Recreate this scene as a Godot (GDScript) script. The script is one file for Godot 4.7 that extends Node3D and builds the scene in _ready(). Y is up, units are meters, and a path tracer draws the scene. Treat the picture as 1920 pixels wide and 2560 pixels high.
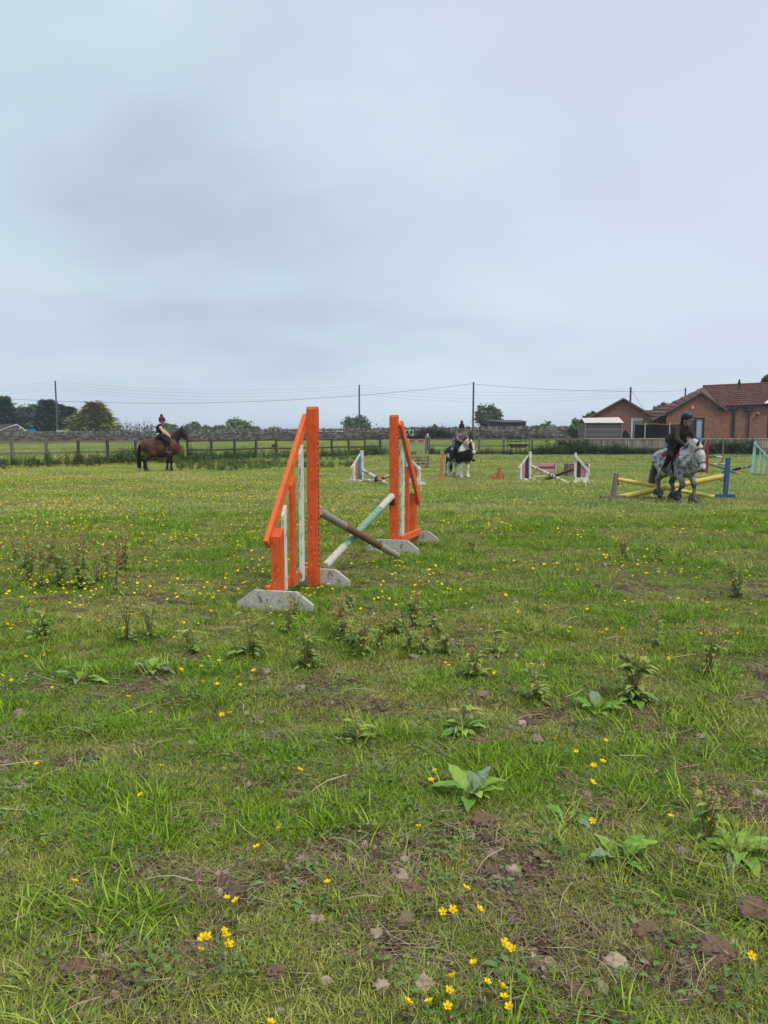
extends Node3D
# A riding field under an overcast sky: an orange cross-pole jump in front, three horses with riders, more jumps, a post and rail fence, a stone wall, brick houses.

const FOCAL := 1923.0
const EYE := 1.55
const PITCH := 0.10260      # camera tilt below the horizon, radians

var rng := RandomNumberGenerator.new()
var noise_a := FastNoiseLite.new()
var noise_b := FastNoiseLite.new()
var noise_c := FastNoiseLite.new()
var names := {}
var mats := {}
var texs := {}
var uncropped := []   # [place, radius, how many tufts]


# ------------------------------------------------------------------ geometry collector
class Geo:
	var v := PackedVector3Array()
	var n := PackedVector3Array()
	var c := PackedColorArray()
	var col := Color.WHITE

	func tri(a: Vector3, b: Vector3, d: Vector3, out := Vector3.ZERO) -> void:
		var nn := (b - a).cross(d - a)
		if out != Vector3.ZERO and nn.dot(out) < 0.0:
			var t := b
			b = d
			d = t
			nn = -nn
		nn = nn.normalized()
		v.append(a); v.append(d); v.append(b)
		n.append(nn); n.append(nn); n.append(nn)
		c.append(col); c.append(col); c.append(col)

	func quad(a: Vector3, b: Vector3, d: Vector3, e: Vector3, out := Vector3.ZERO) -> void:
		tri(a, b, d, out)
		tri(a, d, e, out)

	func stri(a: Vector3, b: Vector3, d: Vector3, na: Vector3, nb: Vector3, nd: Vector3) -> void:
		if (b - a).cross(d - a).dot(na + nb + nd) < 0.0:
			v.append(a); v.append(b); v.append(d)
			n.append(na); n.append(nb); n.append(nd)
		else:
			v.append(a); v.append(d); v.append(b)
			n.append(na); n.append(nd); n.append(nb)
		c.append(col); c.append(col); c.append(col)

	# box with chamfered edges, in the frame t, full size s
	func box(t: Transform3D, s: Vector3, b := 0.004) -> void:
		var h := s * 0.5
		b = min(b, min(h.x, min(h.y, h.z)) * 0.45)
		var mid := t.origin
		for ax in 3:
			var p := (ax + 1) % 3
			var q := (ax + 2) % 3
			for sg in [-1.0, 1.0]:
				var pts := []
				for k in [[-1.0, -1.0], [1.0, -1.0], [1.0, 1.0], [-1.0, 1.0]]:
					var w := Vector3.ZERO
					w[ax] = sg * h[ax]
					w[p] = k[0] * (h[p] - b)
					w[q] = k[1] * (h[q] - b)
					pts.append(t * w)
				var o := Vector3.ZERO
				o[ax] = sg
				quad(pts[0], pts[1], pts[2], pts[3], t.basis * o)
			# edges parallel to ax
			for sp in [-1.0, 1.0]:
				for sq in [-1.0, 1.0]:
					var w1 := Vector3.ZERO; w1[p] = sp * h[p]; w1[q] = sq * (h[q] - b); w1[ax] = -(h[ax] - b)
					var w2 := w1; w2[ax] = h[ax] - b
					var w3 := Vector3.ZERO; w3[p] = sp * (h[p] - b); w3[q] = sq * h[q]; w3[ax] = h[ax] - b
					var w4 := w3; w4[ax] = -(h[ax] - b)
					var oo := Vector3.ZERO; oo[p] = sp; oo[q] = sq
					quad(t * w1, t * w2, t * w3, t * w4, t.basis * oo)
		for sx in [-1.0, 1.0]:
			for sy in [-1.0, 1.0]:
				for sz in [-1.0, 1.0]:
					tri(t * Vector3(sx * h.x, sy * (h.y - b), sz * (h.z - b)), t * Vector3(sx * (h.x - b), sy * h.y, sz * (h.z - b)), t * Vector3(sx * (h.x - b), sy * (h.y - b), sz * h.z), t.basis * Vector3(sx, sy, sz))

	# a beam from a to b, w wide (sideways) and h high
	func beam(a: Vector3, b: Vector3, w: float, h: float, bev := 0.004, side := Vector3.ZERO) -> void:
		var x := (b - a).normalized()
		var z := side
		if z == Vector3.ZERO:
			z = x.cross(Vector3.UP)
			if z.length() < 0.01:
				z = Vector3(0, 0, 1)
		z = (z - x * z.dot(x)).normalized()
		var y := z.cross(x)
		box(Transform3D(Basis(x, y, z), (a + b) * 0.5), Vector3((b - a).length(), h, w), bev)

	func tube(pts: Array, rad: Array, sides := 8, cols := [], caps := true, squash := 1.0) -> void:
		var rings := []
		var norms := []
		var up := Vector3(0, 0, 1)
		var first: Vector3 = pts[1] - pts[0]
		if absf(first.normalized().dot(up)) > 0.9:
			up = Vector3(1, 0, 0)
		for i in pts.size():
			var d: Vector3 = (pts[min(i + 1, pts.size() - 1)] - pts[max(i - 1, 0)]).normalized()
			var s := (up - d * up.dot(d)).normalized()
			up = s
			var w := d.cross(s)
			var ring := []
			var nr := []
			for k in sides:
				var an := TAU * k / sides
				var o := s * cos(an) + w * sin(an) * squash
				ring.append(pts[i] + o * rad[i])
				nr.append((s * cos(an) * squash + w * sin(an)).normalized())
			rings.append(ring)
			norms.append(nr)
		for i in pts.size() - 1:
			if cols.size() > i:
				col = cols[i]
			for k in sides:
				var j := (k + 1) % sides
				stri(rings[i][k], rings[i][j], rings[i + 1][j], norms[i][k], norms[i][j], norms[i + 1][j])
				stri(rings[i][k], rings[i + 1][j], rings[i + 1][k], norms[i][k], norms[i + 1][j], norms[i + 1][k])
		if caps:
			for e in [0, pts.size() - 1]:
				if rad[e] < 0.0005:
					continue
				var o2: Vector3 = pts[0] - pts[1] if e == 0 else pts[e] - pts[e - 1]
				for k in sides:
					tri(pts[e], rings[e][k], rings[e][(k + 1) % sides], o2)

	# a lump: a subdivided icosphere-like ball pushed by noise
	func lump(at: Vector3, r: Vector3, no: FastNoiseLite, rough := 0.35, seg := 8, fr := 1.0) -> void:
		var rows := []
		for i in seg + 1:
			var la := PI * i / seg
			var row := []
			for k in seg * 2:
				var lo := TAU * k / (seg * 2)
				var d := Vector3(sin(la) * cos(lo), cos(la), sin(la) * sin(lo))
				var q := 1.0 + rough * no.get_noise_3d(d.x * fr * 60.0 + at.x * 97.0, d.y * fr * 60.0, d.z * fr * 60.0 + at.z * 97.0) * 1.6
				row.append(at + d * r * q)
			rows.append(row)
		for i in seg:
			for k in seg * 2:
				var j := (k + 1) % (seg * 2)
				var o: Vector3 = rows[i][k] + rows[i + 1][j] - at * 2.0
				if i > 0:
					tri(rows[i][k], rows[i][j], rows[i + 1][j], o)
				if i < seg - 1:
					tri(rows[i][k], rows[i + 1][j], rows[i + 1][k], o)

	# extruded polygon (list of Vector2 in the xy plane of t), thickness along z
	func prism(t: Transform3D, poly: Array, thick: float) -> void:
		var idx := Geometry2D.triangulate_polygon(PackedVector2Array(poly))
		for s in [-0.5, 0.5]:
			for i in range(0, idx.size(), 3):
				var p0: Vector2 = poly[idx[i]]
				var p1: Vector2 = poly[idx[i + 1]]
				var p2: Vector2 = poly[idx[i + 2]]
				tri(t * Vector3(p0.x, p0.y, s * thick), t * Vector3(p1.x, p1.y, s * thick), t * Vector3(p2.x, p2.y, s * thick), t.basis * Vector3(0, 0, s))
		var mid := Vector2.ZERO
		for p in poly:
			mid += p / poly.size()
		for i in poly.size():
			var a: Vector2 = poly[i]
			var b: Vector2 = poly[(i + 1) % poly.size()]
			var e := (b - a).orthogonal()
			if e.dot((a + b) * 0.5 - mid) < 0.0:
				e = -e
			quad(t * Vector3(a.x, a.y, -thick * 0.5), t * Vector3(b.x, b.y, -thick * 0.5), t * Vector3(b.x, b.y, thick * 0.5), t * Vector3(a.x, a.y, thick * 0.5), t.basis * Vector3(e.x, e.y, 0))

	# a curved blade: base, direction, length, width, how far the tip bends
	func blade(b: Vector3, dir: Vector3, lean: Vector3, length: float, w: float, segs := 3) -> void:
		var side := lean.cross(Vector3.UP)
		if side.length() < 0.001:
			side = Vector3(1, 0, 0)
		side = side.normalized()
		var last_l := b - side * w * 0.5
		var last_r := b + side * w * 0.5
		for i in range(1, segs + 1):
			var f := float(i) / segs
			var p := b + dir * length * f + lean * length * f * f
			var ww := w * (1.0 - f * f) * 0.5
			if i == segs:
				tri(last_l, last_r, p)
			else:
				quad(last_l, last_r, p + side * ww, p - side * ww)
				last_l = p - side * ww
				last_r = p + side * ww

	# a broad leaf: oval, folded along its midrib, drooping, optionally wavy
	func leaf(b: Vector3, dir: Vector3, length: float, w: float, droop := 0.3, wave := 0.0, segs := 5) -> void:
		var side := dir.cross(Vector3.UP)
		if side.length() < 0.01:
			side = Vector3(1, 0, 0)
		side = side.normalized()
		var nrm := side.cross(dir).normalized()
		var pm := b
		var pl := b
		var pr := b
		for i in range(1, segs + 1):
			var f := float(i) / segs
			var ww := w * 0.5 * sin(PI * pow(f, 0.75)) if i < segs else 0.0
			var m := b + dir * length * f - Vector3.UP * droop * length * f * f
			var k := wave * (1.0 if i % 2 == 0 else -1.0) * w
			var l := m - side * ww + nrm * (ww * 0.35 + k)
			var r := m + side * ww + nrm * (ww * 0.35 - k)
			if i == 1:
				tri(pm, l, m)
				tri(pm, m, r)
			elif i == segs:
				tri(pl, m, pm)
				tri(pm, m, pr)
			else:
				quad(pl, l, m, pm)
				quad(pm, m, r, pr)
			pm = m; pl = l; pr = r

	func mesh() -> ArrayMesh:
		var a := []
		a.resize(Mesh.ARRAY_MAX)
		a[Mesh.ARRAY_VERTEX] = v
		a[Mesh.ARRAY_NORMAL] = n
		a[Mesh.ARRAY_COLOR] = c
		var m := ArrayMesh.new()
		m.add_surface_from_arrays(Mesh.PRIMITIVE_TRIANGLES, a)
		return m


# ------------------------------------------------------------------ naming, tagging
func numbered(s: String) -> String:
	if not names.has(s):
		names[s] = 0
		return s
	names[s] += 1
	return "%s_%03d" % [s, names[s]]

func tag(o: Node, label: String, category: String, group := "") -> Node:
	o.set_meta("label", label)
	o.set_meta("category", category)
	if group:
		o.set_meta("group", group)
	return o

func thing(called: String, label: String, category: String, at := Vector3.ZERO, turn := 0.0, group := "") -> Node3D:
	var o := Node3D.new()
	o.name = numbered(called)
	add_child(o)
	o.position = at
	o.rotation.y = turn
	tag(o, label, category, group)
	return o

func part(called: String, g, m: Material, parent: Node) -> MeshInstance3D:
	var o := MeshInstance3D.new()
	o.name = called
	o.mesh = g.mesh() if g is Geo else g
	o.material_override = m
	parent.add_child(o, true)
	return o

func solo(called: String, g, m: Material, label: String, category: String, at := Vector3.ZERO, group := "") -> MeshInstance3D:
	var o := MeshInstance3D.new()
	o.name = numbered(called)
	o.mesh = g.mesh() if g is Geo else g
	o.material_override = m
	o.position = at
	add_child(o)
	tag(o, label, category, group)
	return o

func structure(called: String, g, m: Material) -> MeshInstance3D:
	var o := MeshInstance3D.new()
	o.name = numbered(called)
	o.mesh = g.mesh() if g is Geo else g
	o.material_override = m
	add_child(o)
	o.set_meta("kind", "structure")
	return o

func stuff(called: String, mesh: Mesh, m: Material, xf: Array, cols: Array, label: String, category: String, parent: Node = null) -> MultiMeshInstance3D:
	var mm := MultiMesh.new()
	mm.transform_format = MultiMesh.TRANSFORM_3D
	mm.use_colors = true
	mm.mesh = mesh
	mm.instance_count = xf.size()
	for i in xf.size():
		mm.set_instance_transform(i, xf[i])
		mm.set_instance_color(i, cols[i])
	var o := MultiMeshInstance3D.new()
	o.multimesh = mm
	o.material_override = m
	o.set_meta("kind", "stuff")
	if parent:
		o.name = called
		parent.add_child(o, true)
	else:
		o.name = numbered(called)
		add_child(o)
		o.set_meta("label", label)
		o.set_meta("category", category)
	return o

func stuff_root(called: String, label: String, category: String) -> Node3D:
	var o := Node3D.new()
	o.name = numbered(called)
	add_child(o)
	o.set_meta("kind", "stuff")
	return tag(o, label, category)


# ------------------------------------------------------------------ materials
func rgb(h: String) -> Color:
	return Color.html(h)

func lin(h: String) -> Color:
	return Color.html(h).srgb_to_linear()

func ntex(key: String, freq: float, stops: Array, sd := 1, kind := FastNoiseLite.TYPE_SIMPLEX_SMOOTH, size := 512, octaves := 4, as_normal := 0.0) -> NoiseTexture2D:
	if texs.has(key):
		return texs[key]
	var fn := FastNoiseLite.new()
	fn.noise_type = kind
	fn.seed = sd
	fn.frequency = freq
	fn.fractal_octaves = octaves
	var t := NoiseTexture2D.new()
	t.width = size
	t.height = size
	t.seamless = true
	t.noise = fn
	if as_normal > 0.0:
		t.as_normal_map = true
		t.bump_strength = as_normal
	elif stops.size():
		var g := Gradient.new()
		var offs := PackedFloat32Array()
		var cc := PackedColorArray()
		for s in stops:
			offs.append(s[0])
			cc.append(s[1])
		g.offsets = offs
		g.colors = cc
		t.color_ramp = g
	texs[key] = t
	return t

func plain(key: String, col: Color, rough := 0.8, metal := 0.0, vcol := false) -> StandardMaterial3D:
	if mats.has(key):
		return mats[key]
	var m := StandardMaterial3D.new()
	m.albedo_color = col
	m.roughness = rough
	m.metallic = metal
	m.vertex_color_use_as_albedo = vcol
	m.metallic_specular = 0.35
	mats[key] = m
	return m

# weathered surface: a ramp of colours over triplanar noise, with fine relief
func worn(key: String, stops: Array, freq := 0.02, scale := 1.5, rough := 0.75, bump := 0.4, sd := 1, world := false, vcol := false, stretch := Vector3.ONE) -> StandardMaterial3D:
	if mats.has(key):
		return mats[key]
	var m := StandardMaterial3D.new()
	m.albedo_texture = ntex("w_" + key, freq, stops, sd)
	m.roughness = rough
	m.metallic_specular = 0.35
	m.uv1_triplanar = true
	m.uv1_world_triplanar = world
	m.uv1_scale = stretch * scale
	m.vertex_color_use_as_albedo = vcol
	if bump > 0.0:
		m.normal_enabled = true
		m.normal_texture = ntex("bump_fine", 0.06, [], 77, FastNoiseLite.TYPE_SIMPLEX_SMOOTH, 512, 4, 4.0)
		m.normal_scale = bump
	mats[key] = m
	return m

# old gloss paint over timber: even colour, brush-wide tone changes, chips down to undercoat and wood
func paint(key: String, base: String, under: String, chips := 0.25, wood := "8a7460") -> StandardMaterial3D:
	var b := rgb(base)
	return worn(key, [[0.0, rgb(wood)], [chips * 0.62, rgb(wood)], [chips * 0.66, rgb(under)], [chips, rgb(under)], [chips + 0.012, b.darkened(0.12)], [0.5, b], [0.72, b.lightened(0.05)], [1.0, b.darkened(0.08)]], 0.018, 1.1, 0.58, 0.25, base.hash() % 1000, false, false, Vector3(1.6, 0.5, 1.6))

func timber(key: String, light: String, dark: String, sd := 3) -> StandardMaterial3D:
	return worn(key, [[0.0, rgb(dark).darkened(0.35)], [0.3, rgb(dark)], [0.55, rgb(light)], [0.75, rgb(dark).lerp(rgb(light), 0.6)], [1.0, rgb(light).lightened(0.1)]], 0.03, 1.4, 0.9, 0.5, sd, false, false, Vector3(3.0, 0.6, 3.0))

func leafy(key: String, col: Color, back := 0.25, rough := 0.6) -> StandardMaterial3D:
	if mats.has(key):
		return mats[key]
	var m := StandardMaterial3D.new()
	m.albedo_color = col
	m.roughness = rough
	m.metallic_specular = 0.3
	m.vertex_color_use_as_albedo = true
	m.cull_mode = BaseMaterial3D.CULL_DISABLED
	m.backlight_enabled = true
	m.backlight = Color(back, back, back * 0.6)
	mats[key] = m
	return m

func coloured(key: String, rough := 0.8, bump := 0.0) -> StandardMaterial3D:
	var m := plain(key, Color.WHITE, rough, 0.0, true)
	if bump > 0.0:
		m.normal_enabled = true
		m.normal_texture = ntex("bump_fine", 0.06, [], 77, FastNoiseLite.TYPE_SIMPLEX_SMOOTH, 512, 4, 4.0)
		m.normal_scale = bump
		m.uv1_triplanar = true
		m.uv1_scale = Vector3.ONE * 3.0
	return m


# ------------------------------------------------------------------ places
# the point on the plane z that lies in the direction of a photograph pixel; used once to survey where things stand
func at(u: float, w: float, z: float) -> Vector3:
	var x := (u - 960.0) / FOCAL
	var y := (1280.0 - w) / FOCAL
	var d := Vector3(x, y * cos(PITCH) - sin(PITCH), -y * sin(PITCH) - cos(PITCH))
	return Vector3(0, EYE, 0) + d * (z / d.z)

func on_ground(u: float, w: float, h := 0.0) -> Vector3:
	var x := (u - 960.0) / FOCAL
	var y := (1280.0 - w) / FOCAL
	var d := Vector3(x, y * cos(PITCH) - sin(PITCH), -y * sin(PITCH) - cos(PITCH))
	return Vector3(0, EYE, 0) + d * ((h - EYE) / d.y)

func rise(x: float, z: float) -> float:
	var a := smoothstep(55.0, 108.0, -z) * (0.30 + 0.33 * smoothstep(-55.0, 30.0, x))
	var b := smoothstep(57.0, 62.0, -z) * smoothstep(9.0, 16.0, x) * 0.45
	return max(a, b)

func ht(x: float, z: float) -> float:
	var d := Vector2(x, z).length()
	var f := clampf(30.0 / max(d, 30.0), 0.0, 1.0)
	var h := noise_a.get_noise_2d(x * 6.0, z * 6.0) * 0.035 * f
	if d < 16.0:
		h += noise_b.get_noise_2d(x * 260.0, z * 260.0) * 0.022 * smoothstep(16.0, 7.0, d)
	return h + rise(x, z)

func grounded(p: Vector3) -> Vector3:
	return Vector3(p.x, ht(p.x, p.z), p.z)

# 0 = bare trodden soil, 1 = thick grass
func cover(x: float, z: float) -> float:
	var a := noise_a.get_noise_2d(x * 210.0 + 300.0, z * 210.0) * 0.75 + noise_b.get_noise_2d(x * 55.0, z * 55.0 + 90.0) * 0.5 + noise_b.get_noise_2d(x * 600.0, z * 600.0) * 0.55
	var d := -z
	var base := 0.72 + 0.16 * smoothstep(3.5, 10.0, d)
	# the trodden strip on the right and the poached ground close by
	base -= 0.30 * exp(-(pow((x - 3.5) / 1.4, 2.0) + pow((d - 7.4) / 1.2, 2.0)))
	base -= 0.14 * exp(-(pow((x - 1.2) / 0.9, 2.0) + pow((d - 2.5) / 0.8, 2.0)))
	return clampf(base + a, 0.0, 1.0)


# ------------------------------------------------------------------ sky and light
func sky_panorama() -> ImageTexture:
	var w := 1024
	var h := 512
	var im := Image.create(w, h, false, Image.FORMAT_RGBF)
	var n1 := FastNoiseLite.new()
	n1.seed = 11
	n1.frequency = 1.0
	n1.fractal_octaves = 5
	n1.fractal_gain = 0.56
	n1.noise_type = FastNoiseLite.TYPE_SIMPLEX_SMOOTH
	var n2 := FastNoiseLite.new()
	n2.seed = 5
	n2.frequency = 1.0
	n2.fractal_octaves = 3
	var grey := Color(0.325, 0.390, 0.466)
	var pale := Color(0.480, 0.570, 0.632)
	var lilac := Color(0.425, 0.468, 0.562)
	var haze := Color(0.425, 0.500, 0.565)
	for j in h:
		var el := PI * (0.5 - (j + 0.5) / h)
		for i in w:
			if el < -0.1:
				im.set_pixel(i, j, haze)
				continue
			var az := TAU * ((i + 0.5) / w - 0.5)
			var d := Vector3(sin(az) * cos(el), sin(el), -cos(az) * cos(el))
			var q: Vector3 = Vector3(d.x, 0.0, d.z) / (max(d.y, 0.0) + 0.32)
			var a := n1.get_noise_3d(q.x * 0.55 + 3.1, 0.0, q.z * 0.75 + 0.6)
			var b := n2.get_noise_3d(q.x * 0.55 + 9.0, 4.0, q.z * 0.5)
			var t := clampf(0.66 + a * 0.85 + b * 0.40, 0.0, 1.0)
			t = t * t * (3.0 - 2.0 * t)
			var c := grey.lerp(pale, t)
			c = c.lerp(lilac, clampf(b * 1.2 + 0.28, 0.0, 0.75))
			c = c.lerp(haze, clampf(1.0 - el / 0.13, 0.0, 1.0) * 0.75)
			im.set_pixel(i, j, c)
	return ImageTexture.create_from_image(im)

func light_and_camera() -> void:
	var cam := Camera3D.new()
	cam.name = "camera"
	cam.position = Vector3(0, EYE, 0)
	cam.rotation.x = -PITCH
	cam.fov = 67.30
	cam.near = 0.05
	cam.far = 4000.0
	cam.current = true
	add_child(cam)
	var env := Environment.new()
	env.background_mode = Environment.BG_SKY
	var sk := Sky.new()
	var pm := PanoramaSkyMaterial.new()
	pm.panorama = sky_panorama()
	sk.sky_material = pm
	env.sky = sk
	env.background_energy_multiplier = 1.0
	env.tonemap_mode = Environment.TONE_MAPPER_LINEAR
	env.tonemap_exposure = 1.5
	env.fog_enabled = true
	env.fog_density = 0.0006
	env.fog_light_color = Color(0.80, 0.86, 0.91)
	env.sdfgi_enabled = true
	env.ssao_enabled = true
	env.ssil_enabled = true
	var we := WorldEnvironment.new()
	we.name = "world"
	we.environment = env
	add_child(we)
	var sun := DirectionalLight3D.new()
	sun.name = "sun"
	sun.light_energy = 0.5
	sun.light_color = Color(1.0, 0.96, 0.9)
	sun.light_angular_distance = 14.0
	sun.shadow_enabled = true
	sun.rotation = Vector3(deg_to_rad(-56.0), deg_to_rad(38.0), 0)
	add_child(sun)


# ------------------------------------------------------------------ ground
func make_ground() -> void:
	var radii := [0.05]
	var r := 0.4
	while r < 3500.0:
		radii.append(r)
		r *= 1.0175 if r < 20.0 else (1.03 if r < 140.0 else 1.12)
	var angs := []
	for i in 261:
		angs.append(deg_to_rad(-58.0 + 116.0 * i / 260.0))
	for i in range(1, 40):
		angs.append(deg_to_rad(58.0 + 244.0 * i / 40.0))
	var na := angs.size()
	var vs := PackedVector3Array()
	var cs := PackedColorArray()
	var ix := PackedInt32Array()
	var soil := Color(0.105, 0.074, 0.052)
	var soil_brown := Color(0.075, 0.052, 0.038)
	var thatch := Color(0.200, 0.165, 0.095)
	var sward := Color(0.115, 0.140, 0.050)
	var meadow := Color(0.205, 0.215, 0.085)
	var meadow2 := Color(0.150, 0.185, 0.070)
	var straw := Color(0.330, 0.270, 0.150)
	for rr in radii:
		for an in angs:
			var x: float = rr * sin(an)
			var z: float = -rr * cos(an)
			vs.append(Vector3(x, ht(x, z), z))
			var k := cover(x, z)
			var n := noise_b.get_noise_2d(x * 420.0, z * 420.0)
			var c := soil.lerp(soil_brown, clampf(n * 1.5 + 0.4, 0.0, 1.0)).lerp(thatch, clampf(noise_a.get_noise_2d(x * 800.0, z * 800.0) * 1.6 + 0.15, 0.0, 0.7))
			c = c.lerp(sward, smoothstep(0.3, 0.8, k) * 0.85)
			# the hay meadow beyond the rail fence
			var m := noise_a.get_noise_2d(x * 9.0, z * 14.0) * 1.2 + noise_b.get_noise_2d(x * 4.0, z * 9.0)
			var hay := meadow2.lerp(meadow, clampf(m + 0.55, 0.0, 1.0))
			var dry := smoothstep(-99.0, -103.0, z) * smoothstep(-113.0, -109.0, z) * smoothstep(-32.0, -14.0, x) * smoothstep(14.0, 0.0, x)
			hay = hay.lerp(straw, dry * clampf(0.55 + m * 1.2, 0.0, 1.0))
			c = c.lerp(hay, smoothstep(-37.0, -40.0, z + x * 0.95) if x < 0.0 else smoothstep(-53.0, -56.0, z))
			cs.append(c)
	for i in radii.size() - 1:
		for k in na:
			var k2 := (k + 1) % na
			var a := i * na + k
			var b := i * na + k2
			var d := a + na
			var e := b + na
			ix.append_array([a, d, b, b, d, e])
	var arr := []
	arr.resize(Mesh.ARRAY_MAX)
	arr[Mesh.ARRAY_VERTEX] = vs
	arr[Mesh.ARRAY_COLOR] = cs
	arr[Mesh.ARRAY_INDEX] = ix
	var am := ArrayMesh.new()
	am.add_surface_from_arrays(Mesh.PRIMITIVE_TRIANGLES, arr)
	var st := SurfaceTool.new()
	st.create_from(am, 0)
	st.generate_normals()
	var m := worn("ground", [[0.0, Color(0.45, 0.45, 0.45)], [0.35, Color(0.75, 0.72, 0.68)], [0.55, Color(0.9, 0.88, 0.82)], [0.75, Color(0.98, 0.95, 0.85)], [1.0, Color(1, 1, 1)]], 0.035, 0.7, 0.95, 1.0, 21, true, true)
	structure("ground", st.commit(), m)


# ------------------------------------------------------------------ grass
func green(k: float) -> Color:
	# from dry olive to lush green, as the plant itself is coloured
	return Color(0.50, 0.50, 0.155).lerp(Color(0.27, 0.44, 0.035), k)

func tuft_mesh(count: int, radius: float, h0: float, h1: float, w: float, spread: float, segs := 3) -> ArrayMesh:
	var g := Geo.new()
	for i in count:
		var an := rng.randf() * TAU
		var rr := sqrt(rng.randf()) * radius
		var b := Vector3(cos(an) * rr, -0.006, sin(an) * rr)
		var l := rng.randf_range(h0, h1)
		var la := rng.randf() * TAU
		var lean := Vector3(cos(la), -0.45, sin(la)) * rng.randf_range(0.15, spread)
		var ta := an + rng.randf_range(-0.9, 0.9)
		var dir := (Vector3.UP + Vector3(cos(ta), 0, sin(ta)) * rng.randf_range(0.1, 1.3)).normalized()
		var t := rng.randf()
		if t < 0.09:
			g.col = Color(1.15, 0.92, 0.95)
		else:
			g.col = Color(0.38, 0.46, 0.30).lerp(Color(1.0, 1.02, 0.80), pow(rng.randf(), 1.6))
		g.blade(b, dir, lean, l, w * rng.randf_range(0.7, 1.3), segs)
	return g.mesh()

func thatch_mesh(count: int, radius: float) -> ArrayMesh:
	var g := Geo.new()
	for i in count:
		var p := Vector3(rng.randf_range(-1, 1), 0, rng.randf_range(-1, 1)) * radius
		var an := rng.randf() * TAU
		g.col = Color(1.2, 1.15, 1.1).lerp(Color(0.35, 0.3, 0.25), rng.randf())
		g.blade(p + Vector3(0, rng.randf_range(0.002, 0.012), 0), Vector3(cos(an), rng.randf_range(-0.02, 0.22), sin(an)), Vector3(cos(an + 1.0), -0.1, sin(an + 1.0)) * 0.3, rng.randf_range(0.03, 0.09), rng.randf_range(0.0015, 0.0035), 2)
	return g.mesh()

func rosette_mesh(count: int, l0: float, l1: float, ratio: float, up: float) -> ArrayMesh:
	var g := Geo.new()
	for i in count:
		var an := TAU * i / count + rng.randf() * 0.7
		var l := rng.randf_range(l0, l1)
		g.col = Color(0.75, 0.8, 0.7).lerp(Color(1, 1, 1), rng.randf())
		g.leaf(Vector3(rng.randf_range(-0.01, 0.01), 0.004, rng.randf_range(-0.01, 0.01)), Vector3(cos(an), rng.randf_range(0.1, up), sin(an)).normalized(), l, l * ratio, 0.35, 0.0, 4)
	return g.mesh()

func clover_mesh() -> ArrayMesh:
	var g := Geo.new()
	for i in 7:
		var p := Vector3(rng.randf_range(-0.05, 0.05), rng.randf_range(0.012, 0.03), rng.randf_range(-0.05, 0.05))
		var a0 := rng.randf() * TAU
		g.col = Color(0.7, 0.75, 0.65).lerp(Color(1, 1, 0.95), rng.randf())
		for k in 3:
			var an := a0 + TAU * k / 3
			g.leaf(p, Vector3(cos(an), 0.25, sin(an)).normalized(), rng.randf_range(0.007, 0.011), 0.009, 0.3, 0.0, 3)
	return g.mesh()

func scatter(z0: float, z1: float, density: float, f: Callable) -> void:
	# jittered grid over the stretch of field in front, a little wider than the view
	var step := 1.0 / sqrt(density)
	var z := z0
	while z < z1:
		var half := 0.58 * z + 1.7
		var x := -half
		while x < half:
			var px := x + rng.randf() * step
			var pz := -(z + rng.randf() * step)
			f.call(px, pz)
			x += step
		z += step

func yrot(s: Vector3) -> Basis:
	return Basis(Vector3.UP, rng.randf() * TAU).scaled(s)

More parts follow.
